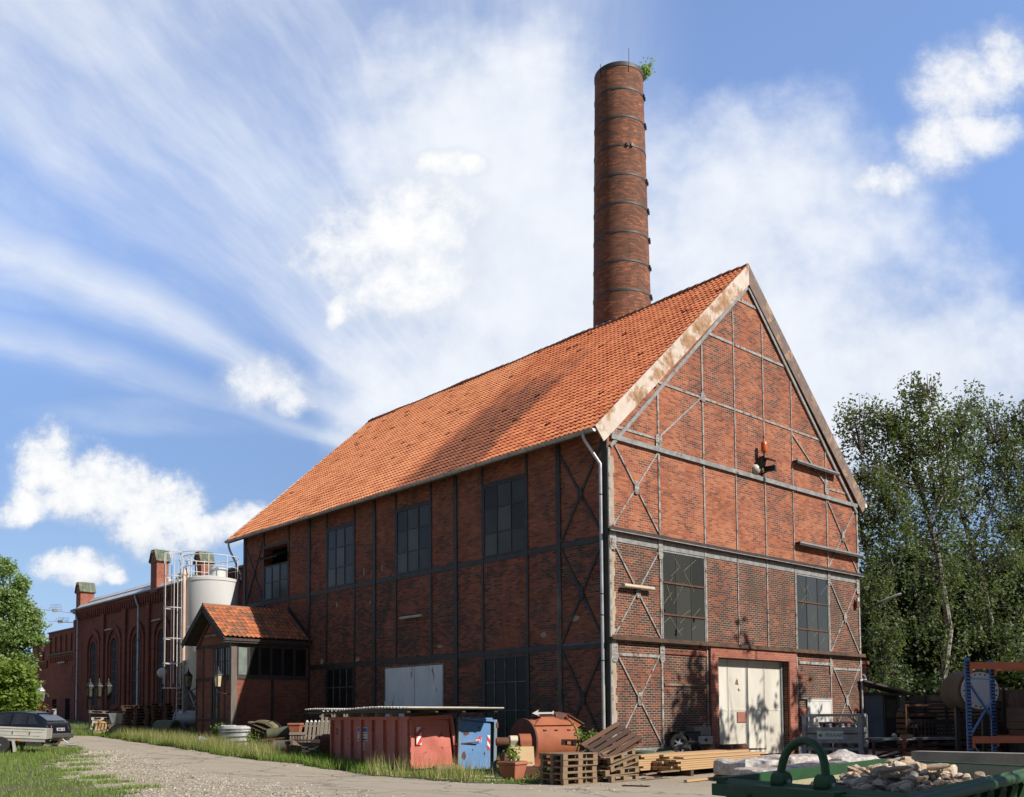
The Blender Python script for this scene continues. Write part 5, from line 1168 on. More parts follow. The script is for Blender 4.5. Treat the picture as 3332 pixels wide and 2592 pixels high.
def planter(loc, rz, label, w=.5, h=.48):
    t = thing('planter', label, 'planter', loc, rz)
    MB().hexa([(-w*.33, -w*.33, 0), (w*.33, -w*.33, 0), (w*.33, w*.33, 0), (-w*.33, w*.33, 0)], [(-w*.47, -w*.47, h-.08), (w*.47, -w*.47, h-.08), (w*.47, w*.47, h-.08), (-w*.47, w*.47, h-.08)]).build('pot', TERRA, t, world=False, bevel=.012)
    MB().box(-w*.52, w*.52, -w*.52, w*.52, h-.079, h).build('rim', TERRA, t, world=False, bevel=.012); MB().box(-w*.44, w*.44, -w*.44, w*.44, h+.0015, h+.008).build('soil', BARK, t, world=False)
    return t
planter((-7.17, -3.1, .01), R(12), 'square terracotta planter with a leafy weed on the cream board', .56, .46)
def weed(loc, h, n, spread, label, mat=LEAF_S, leaf=.09, nm='weed', lst=26, stemy=True):
    t = thing(nm, label, 'plant', loc); st = MB(); pts = []
    for k in range(n):
        a = random.uniform(0, 6.28); tip = Vector(loc)+Vector((math.cos(a)*spread*random.uniform(.2, 1), math.sin(a)*spread*random.uniform(.2, 1), h*random.uniform(.5, 1)))
        m_ = Vector(loc).lerp(tip, .5)+Vector((0, 0, h*.15)); st.tube([loc, m_, tip], [.012, .009, .004], 5)
        for j in range(lst): f = random.uniform(.25, 1.08); p = Vector(loc).lerp(tip, f)+Vector((0, 0, h*.15*math.sin(math.pi*f))); pts.append(p+Vector([random.gauss(0, leaf*.8) for _ in range(3)]))
    st.build('stem', BARK, t); quads('foliage', pts, leaf, mat, t, .6); return t
weed((-7.15, -3.1, .46), .34, 7, .26, 'leafy green weed growing in the square terracotta planter on the board', lst=12)
weed((-5.75, -4.3, .72), .55, 8, .42, 'leafy green sapling sprouting behind the neat pallet stack', lst=16)
weed((-6.75, -3.9, 0), .3, 8, .35, 'low green weed between the planter and the neat pallet stack', lst=20, leaf=.07)

# ================================================================ pallets
def pallet_proto(label, mat=WOOD_P, w=1.2, d=.8, solid=False, loc=(0, 0, 0), rot=(0, 0, 0), group='wooden pallets by the gable corner'):
    t = thing('pallet', label, 'pallet', loc, rot=rot, group=group); b = MB()
    for k in range(5 if not solid else 8):
        nn = 5 if not solid else 8; ww = .13 if not solid else .099; y = -d/2+ww/2+(d-ww)*k/(nn-1); b.box(-w/2, w/2, y-ww/2, y+ww/2, .122, .144)
    b.build('deck', mat, t, world=False); b = MB()
    for x in (-w/2+.07, 0, w/2-.07): b.box(x-.07, x+.07, -d/2, d/2, .1, .1215)
    b.build('cross_boards', mat, t, world=False)
    pf = [(-w/2, 0), (w/2, 0), (w/2, .0995), (w/2-.14, .0995), (w/2-.14, .0215), (.07, .0215), (.07, .0995), (-.07, .0995), (-.07, .0215), (-w/2+.14, .0215), (-w/2+.14, .0995), (-w/2, .0995)]
    for y in (-d/2+.05, 0, d/2-.05): MB().prism(pf, 'y', y-.05, y+.05).build('runner', mat, t, world=False)
    return t
rk = R(-4); sc_ = Vector((-7.7, -5.41, 0))+Matrix.Rotation(rk, 3, 'Z')@Vector((.53, .42, 0))
ordn = ['bottom', 'second from bottom', 'middle', 'second from top', 'top']
p0 = pallet_proto('bottom pallet of the neat stack of five beside the terracotta planter', WOOD_P, 1.06, .84, False, (sc_.x, sc_.y, 0), (0, 0, rk), 'pallets of the neat stack')
for k in range(1, 4): copy_tree(p0, (sc_.x+random.uniform(-.03, .03), sc_.y+random.uniform(-.02, .02), .1455*k), (0, R(random.uniform(-.4, .4)), rk+R(random.uniform(-1.5, 1.5))), ordn[k]+' pallet of the neat stack of five beside the terracotta planter')
pallet_proto('close boarded top pallet of the neat stack of five beside the terracotta planter', WOOD_P, 1.08, .86, True, (sc_.x, sc_.y, .1455*4), (0, 0, rk), 'pallets of the neat stack')
q0 = pallet_proto('lowest pale pallet of the untidy pile at the building corner', WOOD_P, 1.15, .8, False, (-5.75, -5.15, .01), (0, 0, R(6)), 'pallets of the untidy pile')
for (x, y, z, rx, ry, rz_, lab) in ((-5.72, -5.1, .17, 0, -3, -4, 'second lowest pallet of the untidy pile at the building corner'), (-5.62, -5.05, .36, 2, -11, 4, 'pale pallet tilted up at its outer end, third in the untidy pile'),
        (-5.66, -5.0, .54, 0, -10, 9, 'pale pallet tilted, fourth from the bottom of the untidy pile'), (-5.55, -4.8, .72, 3, -16, 0, 'pale broken pallet beneath the brown topmost one of the untidy pile')):
    copy_tree(q0, (x, y, z), (R(rx), R(ry), R(rz_)), lab)
pallet_proto('brown pallet leaning steeply across the top of the untidy pile', WOOD_D, 1.4, .85, False, (-5.55, -4.95, .86), (R(30), R(-22), R(-2)), 'pallets of the untidy pile')
copy_tree(q0, (-5.35, -3.9, .82), (0, R(4), R(15)), 'pallet lying flat behind the leaning brown pallet')
tag(MB().bar((-6.95, -6.55, .02), (-6.75, -7.15, .02), .13, .025).build('plank', WOOD_D), 'short brown plank lying on the yard in front of the untidy pile', 'plank')
tag(MB().bar((-5.12, -6.9, .04), (-3.3, -6.75, .05), .09, .05).build('batten', WOOD_N), 'long pale batten lying on the yard before the sawn timber', 'batten')
for k, (x, y, rz_) in enumerate(((-4.75, -5.6, 8), (-4.5, -5.3, 20), (-4.3, -5.75, 3))):
    tag(MB().obox((x, y, .05+.07*k), (.8, .12, .03), rotz(R(rz_))).build('board_offcut', WOOD_P), ('lowest', 'middle', 'uppermost')[k]+' short board of the scraps between the pallets and the timber', 'board', 'board offcuts')
MBk = MB().box(-5.0, -4.3, -5.8, -5.5, 0, .035); 
# sawn timber
tm = None
for r_ in range(7):
    for c in range(8):
        if r_ == 6 and c < 3: continue
        x0 = -3.55+random.uniform(-.12, .12)+(.35 if r_ > 4 else 0)*random.random()+(c*.0)-(.55 if c > 4 else 0); y = -5.40+c*.155; z = .16+r_*.058
        if tm is None:
            tm = MB().box(0, 4.3, -.072, .072, 0, .05).build('sawn_plank', WOOD_N); tag(tm, 'pale freshly sawn plank bundled in the long timber stack before the gable', 'plank', 'sawn planks of the timber stack'); o = tm
        else: o = tm.copy(); COL.objects.link(o)
        o.location = (x0, y, z); o.rotation_euler = (0, 0, R(random.uniform(-.25, .25)+4))
for k, x in enumerate((-3.0, -1.2, .4)): tag(MB().box(x-.06, x+.06, -5.5, -4.1, .0, .15).build('bearer', WOOD_D), ('nearest', 'middle', 'farthest')[k]+' dark bearer under the sawn timber stack', 'bearer', 'bearers under the timber')
tag(MB().obox((2.6, -2.9, .45), (3.6, .5, .03), rotz(R(6))).build('board', WOOD_D), 'dark wide board lying on top of the far end of the timber', 'board')
# pipe, tyres, boxes, ply box
gp = thing('pipe', 'thick green and brown pipe lying behind the untidy pallets at the gable foot', 'pipe', (-1.0, -2.1, .25))
MB().tube([(-1.0, -2.1, .24), (1.6, -1.2, .24)], .20, 16).build('pipe', plain('pipe_green', (.10, .15, .08), (.17, .12, .07), 1.2, .8), gp, smooth=True); MB().tube([(-1.03, -2.11, .24), (-.96, -2.086, .24)], .23, 16).build('flange', plain('pipe_green2', (.10, .16, .09), (.08, .1, .06), 4, .8), gp, smooth=True)
tag(MB().lathe([(.1, .0), (.36, .0), (.38, .04), (.38, .6), (.30, .62)], (-2.8, -3.6, .0), 18).build('barrel', plain('barrel_green', (.07, .12, .06), (.05, .08, .045), 2, .7), smooth=True), 'dull green barrel between the untidy pallets and the timber stack', 'barrel')
def tyre(loc, rot, label, rim=True):
    t = thing('tyre', label, 'tyre', loc, rot=rot, group='old tyres at the gable foot')
    MB().lathe([(.19, -.09), (.26, -.10), (.30, -.085), (.315, -.04), (.315, .04), (.30, .085), (.26, .10), (.19, .09), (.18, 0), (.19, -.09)], (0, 0, 0), 28, cap=False).build('tread', RUBBER, t, world=False, smooth=True)
    if rim:
        r_ = MB(); r_.lathe([(.19, -.07), (.185, .05), (.17, .06), (.17, -.06)], (0, 0, 0), 24, cap=False).build('rim', CHROME, t, world=False, smooth=True)
        for k in range(5): a = 2*math.pi*k/5; MB().bar((0, 0, .03), (.18*math.cos(a), .18*math.sin(a), .02), .06, .03).build('spoke', CHROME, t, world=False)
        MB().lathe([(.01, .05), (.05, .045), (.05, 0)], (0, 0, 0), 12).build('hub', CHROME, t, world=False)
    return t
tyre((2.62, -.70, .64), (R(90), 0, R(-38)), 'upper tyre with a bright alloy wheel propped at the gable foot')
tyre((2.45, -.95, .30), (R(72), 0, R(-38)), 'lower tyre with a bright alloy wheel propped behind the timber')
tyre((3.1, -1.0, .42), (R(62), R(10), R(-25)), 'bare black tyre leaning behind the timber stack', False)
tyre((3.0, -.6, .75), (R(50), R(5), R(-30)), 'bare black tyre resting higher against the gable wall', False)
tyre((3.5, -.45, .32), (R(80), 0, R(-30)), 'bare black tyre standing beneath the grey boxes', False)
bx = thing('crate', 'black plastic crate lying on the tyres at the gable foot', 'crate', (3.4, -.42, .72), R(-18)); MB().box(-.45, .45, -.25, .25, 0, .28).build('body', BLACKP, bx, world=False, bevel=.02); MB().box(-.47, .47, -.27, .27, .281, .31).build('lid', BLACKP, bx, world=False)
bx = thing('box', 'grey cardboard box on top of the pile beside the big cream gate', 'box', (4.0, -.5, .88), R(-14)); MB().box(-.36, .36, -.25, .25, 0, .30).build('body', GREYP, bx, world=False); MB().box(-.36, -.01, -.26, .26, .301, .31).box(.01, .36, -.26, .26, .301, .312).build('flap', GREYP, bx, world=False)
bx = thing('box', 'pale grey appliance box with a small square label by the big cream gate', 'box', (4.0, -.62, .58), R(-14)); MB().box(-.32, .32, -.25, .25, 0, .28).build('body', plain('appliance', (.40, .39, .36), (.3, .29, .27), 3, .5), bx, world=False, bevel=.015); MB().box(-.06, .06, -.256, -.2505, .1, .2).build('label', INK, bx, world=False)
bx = thing('drum', 'dark squat drum standing beside the big cream gate', 'drum', (4.35, -.55, 0)); MB().lathe([(.30, 0), (.34, .05), (.36, .35), (.30, .56), (.05, .6)], (0, 0, 0), 20).build('body', RUSTY_D, bx, world=False, smooth=True); MB().ring((0, 0, .35), (0, 0, 1), .365, .015, 20, 6).build('hoop', IRONW, bx, world=False)
pb = thing('trough', 'dark brown open trough lying tilted in front of the big cream gate', 'trough', (6.0, -.75, .12), R(-8))
b = MB(); b.bar((-.65, -.05, .0), (.65, -.05, .0), .5, .03).bar((-.65, .25, .2), (.62, .25, .2), .03, .42, (0, .3, 1)).bar((-.67, 0, .2), (-.6, .05, .22), .45, .4, (0, 0, 1)); b.build('sides', RUSTY_D, pb, world=False)
MB().prism([(-.7, 0), (.95, 0), (.62, .42), (-.6, .34)], 'y', .18, .21).build('back_board', RUSTY_D, pb, world=False)
gs_ = tag(MB().prism([(0, 0), (.28, 0), (.26, .75)], 'y', -.012, .012).xf(Matrix.Translation((10.75, -.35, 0)) @ Matrix.Rotation(R(-14), 4, 'X')).build('sheet_offcut', GALV_L), 'triangular sheet offcut leaning at the right pier of the big cream gate', 'sheet')
# film wrapped goods
def wrapped(loc, rz, dims, label, seed):
    t = thing('wrapped_pallet', label, 'pallet', loc, rz, group='film wrapped pallets beside the skip'); rr_ = random.Random(seed); w, d, h = dims; b = MB(); n = 16
    def P(i, j):
        x, y = -w/2+w*i/n, -d/2+d*j/n; e = min(i, n-i, j, n-j)
        z = h*(1 if e > 0 else .86)+.03*math.sin(x*5+seed)*math.sin(y*6+seed*2)+.014*math.sin(x*15+y*9+seed)+(.16 if seed == 5 else .04)*math.exp(-((x-.2)**2+(y-.1)**2)*14)
        return (x+.02*math.sin(i*3+j), y+.02*math.sin(j*5+i), .14+z)
    for i in range(n):
        for j in range(n): b.poly([P(i, j), P(i+1, j), P(i+1, j+1), P(i, j+1)])
    for i in range(n):
        for (A_, B_) in ((P(i, 0), P(i+1, 0)), (P(i+1, n), P(i, n)), (P(0, i+1), P(0, i)), (P(n, i), P(n, i+1))): 
            mid = lambda p: (p[0]*1.02, p[1]*1.02, .14+.45*h)
            b.poly([(A_[0], A_[1], .145), (B_[0], B_[1], .145), mid(B_), mid(A_)]); b.poly([mid(A_), mid(B_), B_, A_])
    b.build('wrap', FILM, t, world=False, smooth=True); MB().box(-w/2+.03, w/2-.03, -d/2+.03, d/2-.03, .13, .14+h*.72).build('goods', plain('cardboard', (.36, .24, .13), (.28, .18, .1), 3, .8), t, world=False)
    b = MB(); 
    for k in range(5): y = -d/2+.06+(d-.12)*k/4; b.box(-w/2, w/2, y-.05, y+.05, .105, .128)
    for x in (-w/2+.06, 0, w/2-.06): b.box(x-.06, x+.06, -d/2, d/2, .0, .104)
    b.build('base', WOOD_P, t, world=False); return t
wrapped((-3.45, -7.55, 0), R(-12), (1.3, 1.1, .36), 'film wrapped pallet with bulging top nearest the sawn timber', 1)
wrapped((-4.1, -8.55, 0), R(-12), (1.5, 1.0, .22), 'lower film wrapped pallet in front, nearest the green skip end', 2)
wrapped((-2.2, -8.0, 0), R(-10), (1.5, 1.2, .42), 'film wrapped pallet in the middle of the row beside the skip', 3)
wrapped((-2.9, -9.2, 0), R(-10), (1.6, 1.0, .30), 'film wrapped pallet directly behind the lifting hoop of the skip', 4)
wrapped((-.9, -8.6, 0), R(-10), (1.5, 1.2, .38), 'film wrapped pallet with a peaked fold of plastic', 5)
wrapped((-.6, -10.2, 0), R(-10), (1.7, 1.1, .34), 'film wrapped pallet farthest from the timber, before the gas rack', 6)

# ================================================================ gas cylinder rack
gr0 = thing('gas_rack', 'grey steel gas cylinder rack with a white company sign in front of the white door', 'rack', (5.73, -5.61, 0), 0)
ax = Vector((-math.sin(R(8)), 0, 0)); fr_dir = Matrix.Rotation(R(0), 3, 'Z')
ex = Vector((-.26, .966, 0))      # along the shaded sign side
ey = Vector((.966, .26, 0))       # along the sunlit side
ex = Vector((-.24, .97, 0)).normalized(); ey = Vector((.97, .24, 0)).normalized()
ex = (RT*-1.0+FW*.50); ex.z = 0; ex.normalize(); ey = Vector((ex.y, -ex.x, 0))
LX, LY = 1.75, 1.45
def gp_(a, c, z): v = Vector((5.73, -5.61, 0))+ex*a+ey*c; v.z = z; return v
for a, c in ((0, 0), (LX, 0), (0, LY), (LX, LY)): MB().bar(gp_(a, c, 0), gp_(a, c, 1.55), .13, .13, ex).build('post', GALV, gr0)
for z in (1.55, 1.0-.05, .45):
    for (p, q_) in (((0, 0), (LX, 0)), ((0, 0), (0, LY)), ((LX, 0), (LX, LY)), ((0, LY), (LX, LY))):
        if z == .45 or z == 1.55 or True: MB().bar(gp_(*p, z), gp_(*q_, z), .07, .09 if z != .95 else .06).build('rail', GALV, gr0)
MB().bar(gp_(.07, -.02, .90), gp_(LX-.07, -.02, .90), .03, .52).build('sign_panel', GALV, gr0); MB().bar(gp_(-.02, .07, .90), gp_(-.02, LY-.07, .90), .03, .46).build('side_panel', GALV_L, gr0)
for (a, c, d_, e) in ((.07, 0, .32, 0), (LX-.07, 0, LX-.32, 0), (0, LY-.07, 0, LY-.32), (0, .07, 0, .3)): MB().bar(gp_(a, c, 1.22), gp_(d_, e, 1.5), .10, .05).build('corner_brace', GALV, gr0)
sg = MB().bar(gp_(.52, -.045, .90), gp_(1.34, -.045, .90), .01, .26).build('sign_board', INK_W, gr0)
text('sign_text', 'PRAXAIR', .175, INK_G, sg, Matrix.Translation(-Vector((0, 0, 0))) @ frameM(gp_(.82, -.056, .90)-Vector((5.73, -5.61, 0)), -ex, (0, 0, 1)), .002, .82, .18)
for k in range(6): MB().bar(gp_(1.20+k*.018, -.0535, .90), gp_(1.185+k*.018, -.0535, .90), .003, .11-.008*k).build('logo_bar', INK_G, sg)
for a, c in ((.35, .05), (LX-.35, .05), (.3, LY-.05), (.05, LY*.5)): MB().ring(gp_(a, c, 1.6), ey, .10, .016, 12, 6, 0, math.pi).build('lifting_eye', GALV_L, gr0)
mn = MB().tube([gp_(.3, .5, 1.30), gp_(1.35, .5, 1.30)], .02, 8).build('manifold', CHROME, gr0)
for k in range(7): a = .35+k*.15; MB().ring(gp_(a, .5, 1.22), ex, .06, .010, 10, 5).build('hose', CHROME, gr0)
cy0 = None; nth = ['first', 'second', 'third', 'fourth', 'fifth', 'sixth']
for k in range(12):
    i, j = k % 4, k//4; v = gp_(.28+i*.40, .3+j*.42, .02)
    if cy0 is None:
        cy0 = thing('gas_cylinder', 'grey gas cylinder standing among others in the steel rack', 'gas cylinder', v, group='gas cylinders in the rack')
        MB().lathe([(.11, 0), (.115, .02), (.115, 1.0), (.10, 1.08), (.05, 1.14), (.045, 1.17)], (0, 0, 0), 16).build('body', plain('cylinder_grey', (.20, .20, .20), (.28, .27, .26), 4, .5), cy0, world=False, smooth=True)
        MB().tube([(0, 0, 1.17), (0, 0, 1.25)], .025, 8).build('valve', CHROME, cy0, world=False); MB().tube([(-.06, 0, 1.21), (.06, 0, 1.21)], .02, 6).build('handwheel', CHROME, cy0, world=False)
    else: copy_tree(cy0, v)
for (a, c, nrm, up_) in ((.62, .17, ey, ex), (-.0, .36, ex, ey)):
    pass
lbq = thing('hazard_label', 'bright green diamond label on a cylinder at the sunlit side of the rack', 'label', gp_(.10, .45, .42)); Mx = frameM((0, 0, 0), ey, (0, 0, 1)); MB().obox((0, 0, 0), (.16, .16, .006), Matrix.Rotation(R(45), 3, 'Z')).xf(Mx).build('diamond', LIME, lbq, world=False)
lbq = thing('hazard_label', 'bright green diamond label low on a cylinder behind the sign side of the rack', 'label', gp_(.72, .14, .28)); Mx = frameM((0, 0, 0), -ex, (0, 0, 1)); MB().obox((0, 0, 0), (.2, .2, .006), Matrix.Rotation(R(45), 3, 'Z')).xf(Mx).build('diamond', LIME, lbq, world=False)
sbm = thing('steel_beam', 'rusty steel channel lying across behind the gas rack at the white door', 'beam', (11.3, -1.2, 1.1))
MB().box(10.9, 13.4, -1.02, -.98, 1.0, 1.28).box(10.9, 13.4, -1.15, -1.021, 1.24, 1.28).box(10.9, 13.4, -1.15, -1.021, 1.0, 1.04).build('channel', RUSTY_D, sbm); MB().box(10.86, 10.899, -1.16, -.98, .99, 1.29).build('end_face', INK_W, sbm)
for x in (11.3, 13.0): MB().box(x-.05, x+.05, -1.14, -1.0, 0, .99).build('trestle', RUSTY_D, sbm)

# ================================================================ green skip with stones
N_, M_, L_, K_ = Vector((-15.84, -15.55, .95)), Vector((-16.46, -17.66, .95)), Vector((-11.35, -14.95, .95)), Vector((-11.95, -17.0, .95))
ctr = (N_+M_+L_+K_)/4
sk = thing('skip', 'open green steel skip with a lifting hoop and a worn rim, full of stones', 'skip', (ctr.x, ctr.y, 0))
def inw(p, f, z): v = p.lerp(ctr, f); v.z = z; return v
c4 = [N_, M_, K_, L_]
for i in range(4):
    a, c = c4[i], c4[(i+1) % 4]; fa = .16
    MB().hexa([inw(a, fa, .12), inw(c, fa, .12), inw(c, fa+.015, .12), inw(a, fa+.015, .12)], [a, c, inw(c, .02, 1.0), inw(a, .02, 1.0)]).build('wall', GREEN_SK, sk)
    MB().hexa([inw(a, .035+.10, .20), inw(c, .035+.10, .20), inw(c, .145, .2), inw(a, .145, .2)], [inw(a, .021, .985), inw(c, .021, .985), inw(c, .031, .985), inw(a, .031, .985)]).build('lining', SKIP_IN, sk)
MB().prism([(inw(p, .15, 0).x, inw(p, .15, 0).y) for p in (N_, L_, K_, M_)], 'z', .10, .16).build('floor', GREEN_SK, sk)
MB().tube([M_+Vector((0, 0, -.03)), K_+Vector((0, 0, -.03))], .055, 12).build('rim', GREEN_SK, sk, smooth=True)
MB().bar(N_, L_, .10, .11).build('rim', GREEN_SK, sk); MB().bar(L_, K_, .10, .10).build('rim', GREEN_SK, sk)
MB().bar(N_.lerp(M_, -.03)+Vector((0, 0, -.06)), N_.lerp(M_, 1.0)+Vector((0, 0, -.05)), .12, .11).build('rim', GREEN_SK, sk)
out_ = (N_-L_).normalized()
for t_ in (.22, .42, .62, .85): p = N_.lerp(M_, t_)+out_*.04; MB().bar(Vector((p.x, p.y, .9)), Vector((p.x-out_.x*.5, p.y-out_.y*.5, .14)), .10, .08, out_).build('end_rib', GREEN_SK, sk)
for k in range(9):
    p = M_.lerp(K_, .06+k*.11); q_ = (M_-N_).normalized(); MB().bar(p+q_*.03+Vector((0, 0, -.08)), Vector((p.x, p.y, .14))-q_*.30, .09, .07, q_).build('side_rib', GREEN_SK, sk)
# lifting hoop with its pivot blocks
h0, h1 = N_.lerp(M_, .35)+Vector((.08, 0, .0)), N_.lerp(M_, .59)+Vector((.08, 0, .0)); mid = (h0+h1)/2
MB().bar(h0.lerp(h1, -.35)+Vector((-.12, 0, -.08)), h0.lerp(h1, 1.5)+Vector((-.12, 0, -.08)), .16, .2).build('hitch_beam', GREEN_SK, sk)
for h in (h0, h1):
    MB().tube([h+Vector((0, .06, .06)), h+Vector((0, -.06, .06))], .085, 12).build('pivot', GREEN_SK, sk, smooth=True); MB().bar(h+Vector((0, .08, .05)), h+Vector((0, -.08, .05)), .05, .05).build('pivot_pin', GALV, sk)
hp = []
for k in range(17):
    a = math.pi*k/16; f = .5-.5*math.cos(a)*1.04; z = 1.0+.37*math.sin(a)**.75; hp.append(h0.lerp(h1, f)*1.0+Vector((.05*math.sin(a), 0, z-h0.z)))
MB().tube(hp, [.036]*17, 10).build('lifting_hoop', GREEN_SK, sk, smooth=True)
nE = (N_-L_).normalized(); eE = (M_-N_).normalized(); sl2 = Vector((-nE.x*.6, -nE.y*.6, -.78)).normalized()
def endpt(t, z): 
    f = .16*(1.0-z)/.88; v = inw(N_, f, z).lerp(inw(M_, f, z), t); return v+nE*.012
Mt = lambda t, z: Matrix.Translation(-Vector((ctr.x, ctr.y, 0))) @ frameM(endpt(t, z)+nE*.004, eE, (Vector((N_.x-inw(N_, .16, .12).x, N_.y-inw(N_, .16, .12).y, .88))).normalized())
text('load_mark', '10-', .16, INK_W, sk, Mt(.125, .80), .002)
for (pts_, mt) in (([(.02, .62), (.045, .76), (.03, .62)], INK_W), ([(.03, .62), (.045, .76), (.065, .62)], INK_R)):
    MB().poly([endpt(t, z)+nE*.006 for t, z in pts_]).build('hazard_mark', mt, sk)
MB().poly([endpt(t, z)+nE*.10 for t, z in ((.60, .52), (.66, .52), (.655, .86), (.605, .86))]).build('yellow_stripe', INK_Y, sk)
MB().bar(endpt(.60, .5)+nE*.05, endpt(.66, .88)*1.0+nE*.05, .09, .08, nE).build('end_rib', GREEN_SK, sk)
# rubble
b = MB(); nx, ny = 40, 24
def bil(s, t): return (N_.lerp(L_, s)).lerp(M_.lerp(K_, s), t)
def heap(s, t): return .76+.30*math.exp(-((s-.53)/.38)**2-((t-.52)/.42)**2)+.03*math.sin(s*31+t*17)+.02*math.sin(s*57-t*43)
for i in range(nx):
    for j in range(ny):
        def P(i, j): s, t = .07+.86*i/nx, .09+.82*j/ny; v = bil(s, t); return (v.x, v.y, heap(s, t)-.07+random.uniform(-.006, .006)*0)
        b.poly([P(i, j), P(i+1, j), P(i+1, j+1), P(i, j+1)])
kind(b.build('rubble', plain('rubble_grit', (.24, .19, .145), (.13, .10, .08), 9, .95, bumpd=.03), smooth=True), 'stuff')['label'] = 'loose grit and rubble under the stones in the green skip'
SM = []
for k in range(8):
    bm = bmesh.new(); bmesh.ops.create_icosphere(bm, subdivisions=2, radius=1); rr_ = random.Random(k)
    pl_ = [(Vector((rr_.gauss(0, 1), rr_.gauss(0, 1), rr_.gauss(0, 1))).normalized(), rr_.uniform(.5, .85)) for _ in range(9)]
    for v in bm.verts:
        for n_, d_ in pl_:
            dd = v.co.dot(n_)
            if dd > d_: v.co -= n_*(dd-d_)
        v.co *= 1+.05*rr_.uniform(-1, 1)
    me = bpy.data.meshes.new('stone'); bm.to_mesh(me); bm.free(); me.materials.append(STONE); SM.append(me)
cnt = 0
while cnt < 285:
    s, t = random.gauss(.52, .25), random.gauss(.52, .26)
    if not (.1 < s < .9 and .12 < t < .88): continue
    o = bpy.data.objects.new('stone', random.choice(SM)); COL.objects.link(o); v = bil(s, t); r_ = random.choice((.026, .035, .043, .052, .062, .075))*random.uniform(.8, 1.2)
    o.location = (v.x, v.y, heap(s, t)-.045+r_*.4); o.scale = (r_*random.uniform(.9, 1.7), r_*random.uniform(.8, 1.2), r_*random.uniform(.55, .9)); o.rotation_euler = (random.uniform(-.5, .5), random.uniform(-.5, .5), random.uniform(0, 6.3))
    tag(o, 'tan broken fieldstone lying in the rubble heap inside the green skip', 'stone', 'stones heaped in the green skip'); cnt += 1
for (s, t, sx_, lab) in ((.36, .62, (.20, .04, .03), 'long flat slab of stone slanting across the heap in the skip'), (.60, .66, (.17, .05, .04), 'long pale squared stone lying on the heap in the skip'), (.72, .30, (.10, .08, .06), 'pale squared block perched at the far side of the stone heap'), (.88, .56, (.10, .08, .075), 'single round brown boulder at the far end of the skip')):
    o = bpy.data.objects.new('stone', SM[3]); COL.objects.link(o); v = bil(s, t); o.location = (v.x, v.y, heap(s, t)+.06); o.scale = sx_; o.rotation_euler = (.1, .12, random.uniform(0, 3)); tag(o, lab, 'stone', 'stones heaped in the green skip')
kerb = tag(MB().box(-6.9, -6.55, -18.5, -13.2, 0, .93).build('concrete_wall', CONC), 'low grey concrete wall behind the far end of the skip', 'wall')
# ================================================================ scrap between the annexe and the red container
tu = thing('tub', 'white slatted plastic tub of scrap beside the annexe corner', 'tub', (-4.9, 16.7, G(16.7)), R(-45))
MB().lathe([(.42, .0), (.50, .72), (.54, .76), (.54, .86), (.49, .86), (.40, .1)], (0, 0, 0), 20).xf(Matrix.Diagonal((1.35, .9, 1, 1))).build('body', plain('tub_white', (.62, .62, .60), (.45, .45, .44), 3, .5), tu, world=False, smooth=True)
for z in (.25, .45, .64): MB().ring((0, 0, z), (0, 0, 1), .475+.07*z, .02, 22, 5).xf(Matrix.Diagonal((1.33, .9, 1, 1))).build('hoop', plain('tub_grey', (.30, .31, .33), (.2, .2, .22), 3, .5), tu, world=False)
b = MB()
for k in range(7): b.obox((random.uniform(-.4, .4), random.uniform(-.25, .25), .84+random.uniform(0, .06)), (random.uniform(.3, .6), .09, .03), rotz(random.uniform(-.5, .5)))
b.build('scrap', WHITE, tu, world=False)
tag(MB().bar((-5.12, 14.8, G(15)), (-4.95, 14.95, 1.30), .22, .12, (1, 0, 0)).build('steel_post', plain('red_oxide', (.36, .10, .05), (.26, .07, .04), 3, .8)), 'red oxide steel post standing next to the white tub', 'post')
ma = thing('machine_frame', 'tilted rusty machine frame with a round olive hood beside the white tub', 'machine', (-4.95, 13.9, G(14)), R(-48))
MB().bar((-.65, 0, 1.12), (.35, 0, .72), .5, .06).bar((-.65, .05, .98), (.35, .05, .52), .5, .05).build('slatted_tray', plain('olive_rust', (.20, .17, .09), (.12, .09, .05), 3, .8), ma, world=False)
pts = [(-.45, 1.12), (-.2, 1.2), (.1, 1.16), (.35, 1.0), (.5, .78), (.44, .74), (.3, .9), (.05, 1.05), (-.2, 1.1)]
MB().prism(pts, 'y', -.3, .35).build('hood', plain('olive_hood', (.24, .21, .11), (.15, .12, .07), 2, .7), ma, world=False); MB().prism([(.5, .80), (.12, .82), (-.1, .1), (.2, .0)], 'y', -.33, -.28).build('side_plate', plain('rust_pink', (.34, .15, .10), (.2, .08, .05), 2, .8), ma, world=False)
MB().bar((-.6, .1, 0), (-.5, .1, 1.1), .08, .08, (1, 0, 0)).bar((.3, .2, 0), (.32, .2, .7), .08, .08, (1, 0, 0)).build('leg', RUSTY_D, ma, world=False)
ro = thing('roller', 'dark olive drum roller lying on scrap angle iron by the terracotta pot', 'roller', (-4.7, 13.25, .95), R(-40))
MB().tube([(-.45, 0, 0), (.45, 0, .12)], .24, 18).build('drum', plain('drum_olive', (.12, .13, .07), (.07, .07, .045), 2, .7), ro, smooth=True, world=False); MB().ring((-.3, 0, .12), (.3, 1, 0), .42, .02, 20, 6).build('wheel_rim', IRONW, ro, world=False)
sc = thing('scrap_frame', 'heap of bent rusty angle iron under the dark roller', 'scrap', (-4.75, 12.9, G(13)), R(-45))
for k in range(9): MB().bar((random.uniform(-.8, .1), random.uniform(-.3, .3), random.uniform(.0, .5)), (random.uniform(.1, .9), random.uniform(-.3, .3), random.uniform(.1, .65)), .08, .05).build('angle_iron', random.choice((RUSTY_D, WOOD_D)), sc, world=False)
